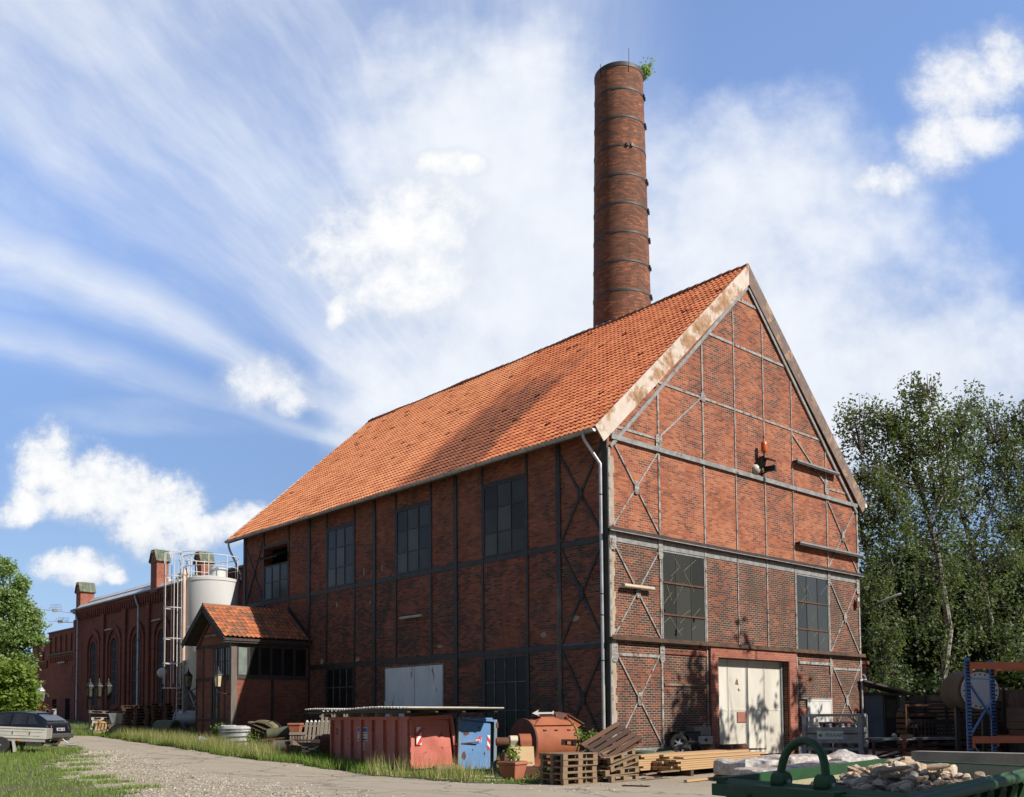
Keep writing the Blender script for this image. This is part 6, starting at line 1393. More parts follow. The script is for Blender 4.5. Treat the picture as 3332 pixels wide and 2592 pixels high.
MB().hexa([(-.8, -.3, 0), (.8, -.3, 0), (.8, .3, 0), (-.8, .3, 0)], [(-.5, -.2, .4), (.6, -.2, .45), (.6, .2, .5), (-.5, .2, .45)]).build('casting', IRONW, sc, world=False)
planter((-4.45, 12.45, .98), R(-45), 'terracotta planter raised on scrap in front of the dark bush', .5, .42)
MBs = None
weed((-3.6, 13.6, G(13.6)), 1.35, 14, .7, 'dark leafy bush against the brick wall behind the raised terracotta planter', LEAF_D, .10, 'bush', 40)
weed((-5.35, 14.1, G(14)), .75, 10, .45, 'bright yellow green sapling in front of the tilted machine frame', LEAF_S, .07, 'sapling', 30)
weed((-5.3, 17.4, G(17)), 1.05, 9, .32, 'leafy green sapling by the annexe corner next to the white tub', LEAF_S, .09, 'sapling', 30)
weed((-5.25, 12.1, G(12)), .5, 6, .2, 'small green sapling between the machine frame and the slatted panel', LEAF_S, .06, 'sapling', 18)
def slat_panel(loc, rz, tilt, w, h, n, label, mat, rails, nm='picket_hurdle'):
    t = thing(nm, label, 'panel', loc, rot=(tilt, 0, rz)); b = MB()
    for k in range(n): x = -w/2+w*(k+.5)/n; b.box(x-w/n*.30, x+w/n*.30, -.012, .012, 0, h)
    b.build('slats', mat, t, world=False); b = MB()
    for z in rails: b.box(-w/2, w/2, -.045, -.013, z*h-.05, z*h+.05)
    b.build('rails', mat, t, world=False); return t
slat_panel((-5.1, 11.2, G(11)+.02), R(-42), R(-8), .62, .80, 6, 'grey wooden slatted panel standing in the grass left of the wire crate', WOOD_G, (.32, .93))
wc = thing('wire_crate', 'grey wire mesh crate with timber top beside the slatted panel', 'crate', (-4.92, 10.5, G(10.5)), R(-45))
b = MB()
for k in range(15): x = -.5+k/14; b.bar((x, -.3, 0), (x, -.3, .52), .010, .010); 
for k in range(8): z = k*.52/7; b.bar((-.5, -.3, z), (.5, -.3, z), .010, .010)
b.build('mesh', GALV, wc, world=False); MB().box(-.48, .48, -.27, .27, .02, .46).build('load', WOOD_G, wc, world=False); MB().bar((-.55, -.25, .56), (.5, -.3, .52), .3, .05).build('top_board', WOOD_D, wc, world=False); MB().bar((.48, -.33, 0), (.48, -.33, .6), .05, .05, (1, 0, 0)).build('corner_post', WHITE, wc, world=False)
def bench(loc, rz, label):
    t = thing('slatted_bench', label, 'bench', loc, rz, group='slatted wooden seats by the container')
    for k in range(7): MB().bar((-.48+k*.16, 0, .25), (-.48+k*.16, .34, 1.15), .10, .03, (0, -1, .3)).build('back_slat', WOOD_G, t, world=False)
    b = MB()
    for k in range(7): b.tube([(-.48+k*.16, .34, 1.13), (-.48+k*.16, .40, 1.18), (-.48+k*.16, .46, 1.14)], .045, 6)
    b.build('slat_tips', WHITE, t, world=False); MB().bar((-.6, .18, .62), (.6, .18, .62), .05, .08).bar((-.6, .3, 1.0), (.6, .3, 1.0), .05, .08).build('back_rail', WOOD_G, t, world=False)
    for x in (-.5, .5): MB().bar((x, .1, 0), (x, .1, .3), .08, .08, (1, 0, 0)).build('leg', WOOD_D, t, world=False)
    MB().box(-.55, .55, -.35, .1, .28, .33).build('seat', WOOD_G, t, world=False); return t
bench((-4.55, 10.7, G(10.7)+.05), R(-46), 'slatted wooden bench with pale slat tips, nearer to the wire crate'); bench((-4.05, 10.35, G(10.4)+.42), R(-46), 'slatted wooden bench stacked higher against the red container end')
cl = thing('steel_cylinder', 'dark steel cylinder end lying in the grass beside the red post', 'cylinder', (-5.95, 10.5, G(10.5)+.26), R(-40))
MB().tube([(-.42, 0, 0), (.28, 0, 0)], .30, 24).build('barrel', plain('dull_steel', (.17, .155, .14), (.09, .075, .06), 2, .55, .4), cl, smooth=True, world=False); MB().lathe([(.30, .281), (.20, .40), (.12, .5), (.11, .56)], (0, 0, 0), 20, 'x').build('cone_end', plain('rust_cone', (.22, .14, .09), (.12, .07, .045), 3, .7), cl, smooth=True, world=False); MB().ring((-.42, 0, 0), (1, 0, 0), .31, .03, 24, 6).build('flange', RUSTY_D, cl, world=False)
ps = thing('marker_post', 'short red post standing at the road edge beside the dark steel cylinder', 'post', (-6.64, 9.15, G(9)))
MB().tube([(0, 0, 0), (0, 0, .48)], .055, 10).build('shaft', plain('post_red', (.42, .10, .06), (.3, .07, .04), 3, .7), ps, world=False); MB().box(-.08, .08, -.06, .06, .48, .60).build('head', RUSTY_D, ps, world=False)
db = thing('compressor', 'dark rusty round boiler end between the bench and the red container', 'boiler', (-5.05, 8.95, G(9)))
MB().tube([(-.1, .3, .4), (.25, -.1, .4)], .42, 20).build('shell', RUSTY_D, db, smooth=True, world=False)
for a, c in (((-.9, .2, .3), (.0, .4, .5)), ((-.85, .1, .1), (-.1, .1, .55)), ((-.3, .2, .15), (-.95, .5, .35))): MB().bar(a, c, .05, .04).build('strut', RUSTY_D, db, world=False)
pl3 = pallet_proto('weathered pallet lying in the grass in front of the annexe door', WOOD_G, 1.1, .8, False, (-5.05, 17.9, G(18)+.16), (R(8), R(-6), R(-40)), None)
bb = thing('plastic_bag', 'crumpled blue and white plastic bag in the grass before the annexe', 'bag', (-5.17, 19.29, G(19)+.1))
b = MB(); 
def BP(i, j): return ((-.5+i/8)*.9+random.uniform(-.02, .02), (-.5+j/8)*.5, .22*math.sin(math.pi*i/8)*math.sin(math.pi*j/8)+.05*math.sin(i*2.3+j*1.7))
gridp = [[BP(i, j) for j in range(9)] for i in range(9)]
for i in range(8):
    for j in range(8): b.poly([gridp[i][j], gridp[i+1][j], gridp[i+1][j+1], gridp[i][j+1]])
b.build('film', plain('bag_blue', (.10, .22, .62), (.55, .58, .66), 7, .35), bb, world=False, smooth=True)

# ================================================================ yard in front of the hall
rg_ = thing('concrete_ring', 'mossy round concrete pipe ring lying in the grass by the silo ladder', 'pipe ring', (-4.75, 24.0, G(24)), R(-60))
b = MB().lathe([(.42, -.5), (.52, -.5), (.52, .5), (.42, .5), (.42, -.5)], (0, 0, .42), 28, 'x', cap=False); b.build('ring', plain('mossy_concrete', (.12, .14, .08), (.16, .15, .11), 1.5, .95), rg_, smooth=True, world=False)
vd = thing('valve_wheel', 'white gear-toothed disc on a tank beneath the silo ladder', 'disc', (-3.88, 24.75, 1.64), R(-60))
MB().lathe([(.38, -.03), (.38, .03)], (0, 0, 0), 24, 'x').build('disc', WHITE, vd, world=False)
for k in range(16): a = 2*math.pi*k/16; MB().obox((0, .41*math.cos(a), .41*math.sin(a)), (.07, .07, .07)).build('tooth', GALV, vd, world=False)
MB().lathe([(.34, .04), (.36, .1), (.36, 1.4), (.3, 1.5)], (0, 0, 0), 20, 'x').build('tank', GALV_L, vd, smooth=True, world=False)
def stack(loc, rz, n, w, d, mat, label, grp, zs=.145):
    p = pallet_proto('lowest '+label, mat, w, d, False, loc, (0, 0, rz), grp)
    for k in range(1, n): copy_tree(p, (loc[0]+random.uniform(-.06, .06), loc[1]+random.uniform(-.06, .06), loc[2]+zs*k), (0, R(random.uniform(-1, 1)), rz+R(random.uniform(-4, 4))), 'pallet in layer %d of the %s' % (k+1, label.replace('pallet of the ', '')))
stack((-4.9, 27.2, G(27)), R(-40), 11, 1.3, 1.0, WOOD_D, 'pallet of the tall dark brown stack before the hall', 'tall dark pallet stack before the hall')
stack((-3.9, 26.0, G(26)+.7), R(-40), 7, 1.4, 1.0, WOOD_D, 'pallet of the dark brown stack nearer the silo ladder', 'dark pallet stack near the silo')
tag(MB().box(-4.6, -3.3, 25.5, 26.6, G(26), G(26)+.69).build('chest', WOOD_D), 'dark wooden chest under the brown stack nearest the silo', 'chest')
stack((-5.45, 30.2, G(30)+.15), R(-35), 5, 1.1, .9, plain('white_wood', (.55, .53, .48), (.36, .33, .28), 3, .8), 'pallet of the whitewashed stack in front of the hall', 'whitewashed pallet stack before the hall', .16)
pallet_proto('pale green grey pallet crowning the whitewashed stack before the hall', WOOD_G, 1.5, 1.0, True, (-5.4, 30.2, G(30)+1.12), (0, R(3), R(-35)), None)
slat_panel((-5.9, 29.5, G(29.5)), R(-40), R(-20), .8, .9, 5, 'pale pine slatted panel leaning at the foot of the whitewashed stack', WOOD_N, (.2, .8))
gbn = thing('container_bin', 'grey steel bin on pallets between the whitewashed and the dark stacks', 'bin', (-4.75, 29.2, G(29)+.62), R(-38))
MB().hexa([(-.6, -.4, 0), (.6, -.4, 0), (.6, .4, 0), (-.6, .4, 0)], [(-.75, -.5, .55), (.75, -.5, .55), (.75, .5, .5), (-.75, .5, .55)]).build('body', GALV, gbn, world=False); MB().box(-.7, .7, -.45, .45, -.6, -.01).build('crate_under', WOOD_G, gbn, world=False)
for k, (x, y) in enumerate(((-4.0, 28.3), (-3.6, 26.6))): tag(MB().bar((x-.5, y, G(y)), (x-.3, y+.3, G(y)+1.4), .06, .05, (1, 0, 0)).build('timber', WOOD_D), ('slim timber leaning on the tall dark stack', 'slim timber leaning against the stack near the silo')[k], 'timber')
lantern((-4.0, 36.9, 3.3), 'unlit cream lantern standing alone on its post before the second arched window', plain('lantern_shaded', (.08, .07, .045), (.05, .045, .03), 3, .4), 1.15, pole=G(37), group='street lanterns before the hall')  # glass of these three lanterns coloured dark for the shade they stand in
lantern((-3.62, 36.5, 3.3), 'unlit cream lantern of the close pair, nearer the single lantern', plain('lantern_shaded2', (.08, .07, .045), (.05, .045, .03), 3, .4), 1.15, pole=G(37), group='street lanterns before the hall')
lantern((-3.2, 36.2, 3.3), 'unlit cream lantern of the close pair, nearer the silo', plain('lantern_shaded3', (.08, .07, .045), (.05, .045, .03), 3, .4), 1.15, pole=G(37), group='street lanterns before the hall')
gl = thing('globe_lamp', 'white globe lamp on a dark post beside the silo ladder cage', 'lamp', (-3.3, 28.2, G(28)))
bm = bmesh.new(); bmesh.ops.create_uvsphere(bm, u_segments=20, v_segments=12, radius=.26); me = bpy.data.meshes.new('globe'); bm.to_mesh(me); bm.free(); me.transform(Matrix.Translation((0, 0, 4.0-G(28)))); me.polygons.foreach_set('use_smooth', [True]*len(me.polygons)); me.materials.append(plain('globe_white', (.62, .62, .60), (.5, .5, .49), 3, .3)); o = bpy.data.objects.new('globe', me); COL.objects.link(o); o.parent = gl
MB().tube([(0, 0, 0), (0, 0, 3.76-G(28))], .05, 8).build('post', IRONW, gl, world=False)
lt = lantern((-4.85, 43.2, 3.15), 'silver topped lantern on a scrolled wall bracket beyond the dark car', plain('lantern_shaded4', (.26, .24, .17), (.18, .16, .11), 3, .4), 1.25, pole=G(43), metal=plain('lantern_silver', (.42, .45, .46), (.3, .32, .33), 3, .4))
MB().prism([(-4.85, 2.3), (-3.9, 2.3), (-3.9, 1.75), (-4.0, 1.75), (-4.1, 2.1), (-4.6, 2.2)], 'y', 43.2, 43.24).build('bracket', plain('bracket_silver', (.32, .34, .35), (.2, .2, .2), 3, .5), lt)

# ================================================================ car
car = thing('parked_car', 'dark blue black five door hatchback parked at the lawn edge behind the trailer', 'car', (-10.65, 20.5, G(20.4)))
fwd_img = (-Vector((RT.x, RT.y, 0)).normalized()*math.cos(R(8))+Vector((FW.x, FW.y, 0)).normalized()*math.sin(R(8)))
car.rotation_euler = (0, 0, math.atan2(fwd_img.y, fwd_img.x))
# local: +x = front, +y = left side (towards camera), z up ; rear bumper at x=0
ST = [  # x, sill z, half width at belt, belt z, half width at roof, roof z
    (0.00, .38, .70, .62, .66, .66), (.06, .26, .78, .80, .74, .90), (.16, .22, .81, .88, .72, 1.00), (.34, .20, .825, .88, .66, 1.15), (.75, .20, .835, .88, .58, 1.38), (1.2, .2, .84, .88, .565, 1.44),
    (1.9, .2, .845, .87, .565, 1.46), (2.45, .2, .845, .86, .57, 1.41), (2.85, .2, .84, .87, .62, 1.14), (3.15, .2, .835, .86, .70, .95), (3.6, .22, .81, .80, .74, .86), (3.95, .26, .76, .68, .70, .72), (4.07, .36, .66, .58, .60, .60)]
b = MB(); secs = []
for (x, zs, hb, zb, hr, zr) in ST:
    sec = [(hb*.93, zs), (hb*1.0, zs+(zb-zs)*.35), (hb*1.01, zs+(zb-zs)*.7), (hb, zb), (hr+(hb-hr)*.45, zb+(zr-zb)*.55), (hr, zr-.035*(zr > 1)), (hr*.8, zr), (0, zr+.012)]
    full = [(x, y, z) for y, z in sec]+[(x, -y, z) for y, z in sec[-2::-1]]; secs.append(full)
base = 0
for sec in secs: b.v += sec
m_ = len(secs[0])
for i in range(len(secs)-1):
    for k in range(m_-1): b.f.append((i*m_+k, i*m_+k+1, (i+1)*m_+k+1, (i+1)*m_+k))
    b.f.append((i*m_+m_-1, i*m_, (i+1)*m_, (i+1)*m_+m_-1))
b.f.append(tuple(range(m_))); b.f.append(tuple(range((len(secs)-1)*m_, len(secs)*m_)))
b.build('body', CARP, car, smooth=True, world=False)
def at_side(x, f, sgn, off=.012):      # point on the greenhouse side: f 0 = belt, 1 = roof
    for A_, B_ in zip(ST, ST[1:]):
        if A_[0] <= x <= B_[0]:
            k = (x-A_[0])/(B_[0]-A_[0]); L = [a+(c-a)*k for a, c in zip(A_, B_)]; break
    _, zs, hb, zb, hr, zr = L; zt_ = zr-.035*(zr > 1)
    if f < .55: q = f/.55; y = hb+(hr+(hb-hr)*.45-hb)*q; z = zb+(zr-zb)*.55*q
    else: q = (f-.55)/.45; y = hr+(hb-hr)*.45+(hr-(hr+(hb-hr)*.45))*q; z = zb+(zr-zb)*.55+(zt_-(zb+(zr-zb)*.55))*q
    return Vector((x, sgn*(y+off), z+.002))
for sgn in (1, -1):
    for (x0, x1, x0t, x1t) in ((.42, .92, .80, .98), (.98, 1.62, 1.02, 1.64), (1.72, 2.66, 1.72, 2.36)):
        q = MB(); n = 6
        for i in range(n):
            for j in range(4):
                def P(i, j): f = .07+.82*j/4; xx = (x0+(x1-x0)*i/n)*(1-j/4)+(x0t+(x1t-x0t)*i/n)*j/4; return at_side(xx, f, sgn)
                q.poly([P(i, j), P(i+1, j), P(i+1, j+1), P(i, j+1)])
        q.build('side_window', CARG, car, smooth=True, world=False)
    for x in (1.66,): MB().bar(at_side(x, .0, sgn), at_side(x, .9, sgn), .06, .012, (0, 1, 0)).build('pillar', CARP, car, world=False)
    MB().bar((.9, sgn*.853, .52), (3.1, sgn*.857, .52), .02, .06).build('side_trim', BUMPER, car, world=False)
    for x in (1.14, 2.05): MB().box(x-.09, x+.09, sgn*.845, sgn*.872, .755, .785).build('door_handle', BUMPER, car, world=False)
    for x in (.80, 3.26):
        w = MB().lathe([(.19, -.09), (.29, -.10), (.31, -.05), (.31, .06), (.29, .10), (.19, .10)], (x, sgn*.745, .31), 24, 'y').build('wheel', RUBBER, car, smooth=True, world=False); MB().lathe([(.19, -.02), (.17, .03), (.02, .02)], (x, sgn*.845, .31), 18, 'y').build('rim', plain('hubcap', (.30, .31, .32), (.2, .2, .2), 4, .4, .5), w, world=False)
    # tail lamp
    MB().hexa([(-.015, sgn*.56, .64), (.10, sgn*.80, .62), (.20, sgn*.832, .66), (.05, sgn*.6, .70)], [(.045, sgn*.56, .86), (.11, sgn*.772, .88), (.27, sgn*.79, .93), (.12, sgn*.6, .9)]).build('tail_lamp', TAILL, car, world=False)
    MB().obox((2.62, sgn*.93, .93), (.12, .18, .12)).build('door_mirror', BLACKP, car, world=False)
q = MB(); n = 6
for i in range(n):
    for j in range(5):
        def P(i, j): t = j/5; x = .20+.53*t; z = 1.03+.285*t; hw = (.64-.09*t); return (x-.022, -hw+2*hw*i/n, z+.030+.02*math.sin(math.pi*t))
        q.poly([P(i, j), P(i+1, j), P(i+1, j+1), P(i, j+1)])
q.build('rear_window', CARG, car, smooth=True, world=False)
MB().hexa([(-.10, -.78, .34), (.3, -.85, .34), (.3, .85, .34), (-.10, .78, .34)], [(-.10, -.78, .54), (.3, -.86, .54), (.3, .86, .54), (-.10, .78, .54)]).build('rear_bumper', BUMPER, car, world=False, bevel=.04)
npl = MB().box(-.012, .03, -.26, .26, .64, .76).build('number_plate', plain('plate_white', (.6, .6, .58), (.5, .5, .48), 5, .4), car, world=False)
for k in range(7):
    if k != 2: MB().box(-.018, -.0125, -.22+k*.065, -.18+k*.065, .66, .74).build('plate_character', INK, npl, world=False)
MB().bar((.16, -.1, 1.02), (.28, .28, 1.10), .02, .02).build('wiper', BLACKP, car, world=False)
MB().bar((.72, -.5, 1.36), (.72, .5, 1.36), .1, .025).build('spoiler', CARP, car, world=False)

# ================================================================ trailer
tr = thing('trailer', 'low flatbed trailer with pale ribbed drop sides standing on the lawn', 'trailer', (-13.58, 17.3, G(17.4)+.01))
dirr = (Vector((RT.x, RT.y, 0)).normalized()*math.cos(R(8))-Vector((FW.x, FW.y, 0)).normalized()*math.sin(R(8))*-.0).normalized()
dirr = (Vector((RT.x, RT.y, 0)).normalized()*math.cos(R(19))+Vector((FW.x, FW.y, 0)).normalized()*math.sin(R(19))).normalized()
tr.rotation_euler = (0, R(3.2), math.atan2(dirr.y, dirr.x))
# local: +x towards the drawbar (image right), -y towards camera ; x=0 below the wheel
TW = .85
for sgn in (-1, 1):
    sb_ = MB().box(-2.0, 1.42, sgn*TW-.015, sgn*TW+.015, .55, .92).build('side_board', TRAIL, tr, world=False)
    for z, d_, h in ((.905, .02, .035), (.80, .012, .02), (.66, .014, .02), (.57, .02, .03)): MB().box(-2.0, 1.42, sgn*TW+sgn*.015, sgn*TW+sgn*(.0155+d_), z-h/2, z+h/2).build('rib', TRAIL, sb_, world=False)
    for x in (-1.3, -.75, -.2, .35, .9): MB().box(x-.012, x+.012, sgn*TW+sgn*.0155, sgn*TW+sgn*.034, .67, .795).build('strap', IRONW, sb_, world=False)
    MB().prism([(1.20, .58), (1.42, .58), (1.42, .9), (1.30, .75)], 'y', sgn*TW+sgn*.016, sgn*TW+sgn*.03).build('corner_plate', TRAIL, sb_, world=False)
    MB().box(-2.0, 1.42, sgn*(TW-.06), sgn*(TW+.01), .44, .53).build('chassis_rail', plain('chassis', (.28, .27, .23), (.2, .18, .15), 3, .6), tr, world=False)
    w = MB().lathe([(.15, -.085), (.27, -.09), (.30, -.05), (.30, .05), (.27, .09), (.15, .085)], (0, sgn*(TW+.02), .29), 24, 'y').build('wheel', RUBBER, tr, smooth=True, world=False); MB().lathe([(.16, -.05), (.12, -.02), (.05, -.06), (.04, -.09)] if sgn < 0 else [(.16, .05), (.12, .02), (.05, .06), (.04, .09)], (0, sgn*(TW+.02), .29), 16, 'y').build('rim', plain('wheel_rust', (.32, .2, .13), (.2, .12, .08), 4, .6), w, world=False)
    fm = MB()
    for k in range(8):
        a0, a1 = math.pi*(.08+.84*k/8), math.pi*(.08+.84*(k+1)/8); fm.hexa([(.37*math.cos(a0), sgn*TW-.12, .29+.34*math.sin(a0)), (.37*math.cos(a1), sgn*TW-.12, .29+.34*math.sin(a1)), (.37*math.cos(a1), sgn*TW+.13, .29+.34*math.sin(a1)), (.37*math.cos(a0), sgn*TW+.13, .29+.34*math.sin(a0))], [(.385*math.cos(a0), sgn*TW-.12, .29+.355*math.sin(a0)), (.385*math.cos(a1), sgn*TW-.12, .29+.355*math.sin(a1)), (.385*math.cos(a1), sgn*TW+.13, .29+.355*math.sin(a1)), (.385*math.cos(a0), sgn*TW+.13, .29+.355*math.sin(a0))])
    MB().prism([(.36, .46), (.44, .46), (.52, .06), (.44, .05)], 'y', sgn*TW-.1, sgn*TW+.12).build('mudguard', TRAIL, tr, world=False)
MB().box(1.42, 1.45, -TW, TW, .55, .92).build('front_board', TRAIL, tr, world=False); MB().box(-2.03, -2.0, -TW, TW, .55, .92).build('tail_board', TRAIL, tr, world=False); MB().box(-1.98, 1.40, -TW+.02, TW-.02, .535, .56).build('floor', WOOD_G, tr, world=False)
MB().tube([(0, -TW, .29), (0, TW, .29)], .04, 8).build('axle', IRONW, tr, world=False)
MB().bar((.2, 0, .33), (2.1, 0, .33), .08, .09).build('drawbar', plain('drawbar', (.30, .25, .18), (.2, .16, .11), 3, .6), tr, world=False)
for s_ in (-1, 1): MB().bar((1.0, s_*.5, .42), (1.8, 0, .33), .05, .05).build('drawbar_strut', IRONW, tr, world=False)
MB().tube([(2.05, 0, .34), (2.32, 0, .36), (2.42, 0, .38)], [.05, .045, .03], 8).build('coupling', GALV, tr, world=False); MB().bar((1.72, 0, .36), (1.92, 0, .62), .05, .05).build('handbrake', RUSTY_D, tr, world=False); MB().tube([(1.9, .05, .56), (2.1, .05, .40)], .018, 6).build('brake_rod', GALV, tr, world=False)
MB().obox((-.35+.9, -TW-.028, .48), (.09, .02, .06)).build('side_marker', plain('amber', (.6, .18, .03), (.5, .14, .02), 4, .3), tr, world=False)
MB().obox((1.0, -.3, .40), (.5, .4, .22)).build('tool_box', GALV_L, tr, world=False)

# ================================================================ yard on the right
rkx = Vector((RT.x, RT.y, 0)).normalized(); rky = (Vector((FW.x, FW.y, 0)).normalized()*.95+rkx*.97)
RK0 = Vector((-3.5, -12.82, 0))
rkk = thing('storage_rack', 'blue pallet rack upright frame carrying two orange beams at the yard edge', 'rack', RK0)
for p in (RK0, RK0+rky):
    u = MB().bar(p+Vector((0, 0, .02)), p+Vector((0, 0, 2.72)), .045, .10, rkx).build('upright', BLUE_RACK, rkk)
    for sx_ in (-.025, .025):
        q = MB()
        for k in range(34): q.obox(p+rkx*sx_*.8+Vector((0, 0, .25+k*.072))-Vector((FW.x, FW.y, 0))*.0, (.016, .12, .022), rotz(math.atan2(rkx.y, rkx.x)))
        q.build('perforation', BLACK, u)
        kind(u.children[-1], 'stuff')
zs = [.25, 1.1, 1.95, 2.6]
for i in range(2): MB().bar((RK0 if i % 2 else RK0+rky)+Vector((0, 0, zs[i])), (RK0+rky if i % 2 else RK0)+Vector((0, 0, zs[i]+.8)), .035, .035).build('lattice', BLUE_RACK, rkk)
MB().bar(RK0+Vector((0, 0, 2.25)), RK0+rky+Vector((0, 0, 1.45)), .04, .04).build('lattice', BLUE_RACK, rkk); MB().bar(RK0+Vector((0, 0, 2.3)), RK0+rky+Vector((0, 0, 2.3)), .03, .03).build('lattice', BLUE_RACK, rkk)
for off in (Vector((0, 0, 0)), rky):
    for z in (2.55, 1.05):
        MB().bar(RK0+off+rkx*.05-Vector((FW.x, FW.y, 0))*.05+Vector((0, 0, z)), RK0+off+rkx*2.9-Vector((FW.x, FW.y, 0))*.05+Vector((0, 0, z)), .05, .14).build('beam', ORANGE, rkk)
    for z in (2.5, 1.0): MB().bar(RK0+off+rkx*.045-Vector((FW.x, FW.y, 0))*.055+Vector((0, 0, z-.12)), RK0+off+rkx*.045-Vector((FW.x, FW.y, 0))*.055+Vector((0, 0, z+.12)), .06, .05, rkx).build('beam_end_plate', ORANGE, rkk)
for k in (1,): MB().bar(RK0+rkx*2.95, RK0+rkx*2.95+Vector((0, 0, 2.72)), .045, .10, rkx).build('upright', BLUE_RACK, rkk)
wb_ = thing('wooden_box', 'dark wooden crate box standing on the lower beams of the blue rack', 'box', RK0+rkx*.9+rky*.45+Vector((0, 0, 1.14)), math.atan2(rkx.y, rkx.x))
for z in (.02, .17, .32): MB().box(-.15, 2.2, -.4, .4, z+.10, z+.24).build('side_plank', WOOD_D, wb_, world=False)
MB().box(-.1, 2.15, -.38, .38, 0, .095).build('pallet_base', WOOD_D, wb_, world=False)
tp = thing('tarpaulin', 'crumpled blue tarpaulin piled on the dark wooden box in the rack', 'tarpaulin', RK0+rkx*1.9+rky*.45+Vector((0, 0, 1.72))); b = MB()
def TPp(i, j): a, c = i/10, j/10; return (Vector((0, 0, 0))+rkx*(-.9+1.6*a)+rky*(-.3+.6*c)+Vector((0, 0, .38*a*math.sin(math.pi*c)+.03*math.sin(i*2.1+j*3.3))))
for i in range(10):
    for j in range(10): b.poly([TPp(i, j), TPp(i+1, j), TPp(i+1, j+1), TPp(i, j+1)])
b.build('sheet', TARP, tp, world=False, smooth=True)
# fence of rusty corrugated sheets
fe = thing('corrugated_fence', 'dark rusty corrugated metal fence closing the yard below the birches', 'fence', (14, -5, 0))
FP = [Vector((21.0, .8, 0)), Vector((14.6, -5.2, 0)), Vector((8.6, -10.0, 0)), Vector((3.5, -15.5, 0))]
FM = plain('fence_rust', (.075, .06, .05), (.13, .11, .10), 1.2, .8, rust=(.13, .07, .045), rust_amt=.45)
for A_, B_ in zip(FP, FP[1:]):
    d = B_-A_; L = d.length; n_ = int(L/.11); t_ = d.normalized(); s_ = Vector((-t_.y, t_.x, 0)); b = MB()
    for k in range(n_):
        p, q = A_+d*k/n_, A_+d*(k+1)/n_; zz = 2.35+.05*math.sin(k*.9)*(k % 9 == 0); o0, o1 = s_*(.03*(k % 2)), s_*(.03*((k+1) % 2)); b.hexa([p+o0, q+o1, q+o1+s_*.006, p+o0+s_*.006], [p+o0+Vector((0, 0, zz)), q+o1+Vector((0, 0, zz)), q+o1+s_*.006+Vector((0, 0, zz)), p+o0+s_*.006+Vector((0, 0, zz))])
    b.build('sheeting', FM, fe)
    for k in range(int(L/2.4)+1): p = A_+t_*(k*2.4)-s_*.08; MB().bar(p, p+Vector((0, 0, 2.5)), .09, .09, t_).build('fence_post', WOOD_BLK, fe)
sh = thing('shed', 'small grey board shed with sagging felt roof beside the far gable corner', 'shed', (18.4, .3, 0), R(-48))
MB().box(-.75, .85, -.8, .8, 0, 2.45).build('wall', WOOD_BLK, sh, world=False); MB().box(-.70, .1, -.86, -.801, .3, 2.42).build('door', plain('door_grey', (.27, .29, .32), (.22, .23, .25), 3, .6), sh, world=False); MB().box(.12, .2, -.88, -.801, .2, 2.5).box(.72, .82, -.88, -.801, .0, 2.5).build('frame', WOOD_POST, sh, world=False)
MB().box(.25, .7, -.83, -.805, 1.4, 2.2).build('window', plain('dirty_pane', (.16, .12, .08), (.08, .06, .05), 3, .4), sh, world=False); MB().bar((-1.0, -1.0, 3.05), (1.1, -.9, 2.45), 1.9, .08, (0, 0, 1)).build('roof', plain('felt', (.10, .09, .08), (.16, .14, .11), 2, .9), sh, world=False); MB().bar((-.9, -.95, 2.5), (1.1, -.9, 2.42), .3, .1).build('roof_beam', WOOD_POST, sh, world=False)
st_ = thing('brick_stack', 'square brick chimney stack of a low outbuilding behind the gable corner', 'chimney', (19.0, 1.4, 0)); MB().box(18.6, 19.4, 1.2, 1.9, 0, 3.9).build('shaft', MB_HALL, st_); MB().box(18.5, 19.5, 1.1, 2.0, 3.901, 4.05).build('cap', MB_HALL, st_)
tk = thing('storage_tank', 'beige tank with a white bolted round flange behind the blue rack', 'tank', (6.3, -9.1, 0)); vdir = Vector((-FW.x, -FW.y, 0)).normalized(); tc_ = Vector((5.9, -9.3, 2.25))
MB().tube([tc_-vdir*.05, tc_-vdir*1.2], .62, 28).build('barrel', plain('tank_beige', (.13, .105, .075), (.09, .075, .055), 2, .7), tk, smooth=True); fl_ = MB().tube([tc_+vdir*.0, tc_+vdir*.06], .55, 32).build('flange', plain('flange_white', (.60, .59, .58), (.5, .49, .5), 2, .5), tk)
MB().tube([tc_+vdir*.061, tc_+vdir*.075], .40, 28).build('cover', plain('cover_lilac', (.50, .50, .56), (.44, .44, .5), 2, .5), tk)
sx2 = Vector((-vdir.y, vdir.x, 0))
for k in range(20): a = 2*math.pi*k/20; c = tc_+(sx2*math.cos(a)+Vector((0, 0, 1))*math.sin(a))*.48; MB().tube([c+vdir*.06, c+vdir*.085], .025, 6).build('bolt', IRONW, fl_)
for k in (-.4, .4): p = tc_+sx2*k-vdir*.6; MB().bar((p.x, p.y, 0), (p.x, p.y, 1.75), .12, .12, sx2).build('leg', IRONW, tk)
def woodcrate(loc, rz, w, d, h, n, label):
    t = thing('slatted_crate', label, 'crate', loc, rz, group='brown slatted crates in the shaded yard')
    for k in range(n): z = h*(k+.5)/n; MB().box(-w/2, w/2, -d/2-.02, -d/2, z-h/n*.34, z+h/n*.34).box(-w/2, w/2, d/2, d/2+.02, z-h/n*.34, z+h/n*.34).box(-w/2-.02, -w/2, -d/2, d/2, z-h/n*.34, z+h/n*.34).build('slat', WOOD_D, t, world=False)
    for x in (-w/2+.03, w/2-.03): MB().box(x-.03, x+.03, -d/2-.045, -d/2-.021, 0, h+.03).build('corner_post', WOOD_D, t, world=False)
    MB().box(-w/2+.01, w/2-.01, -d/2+.01, d/2-.01, 0, h*.9).build('load', BLACK, t, world=False); return t
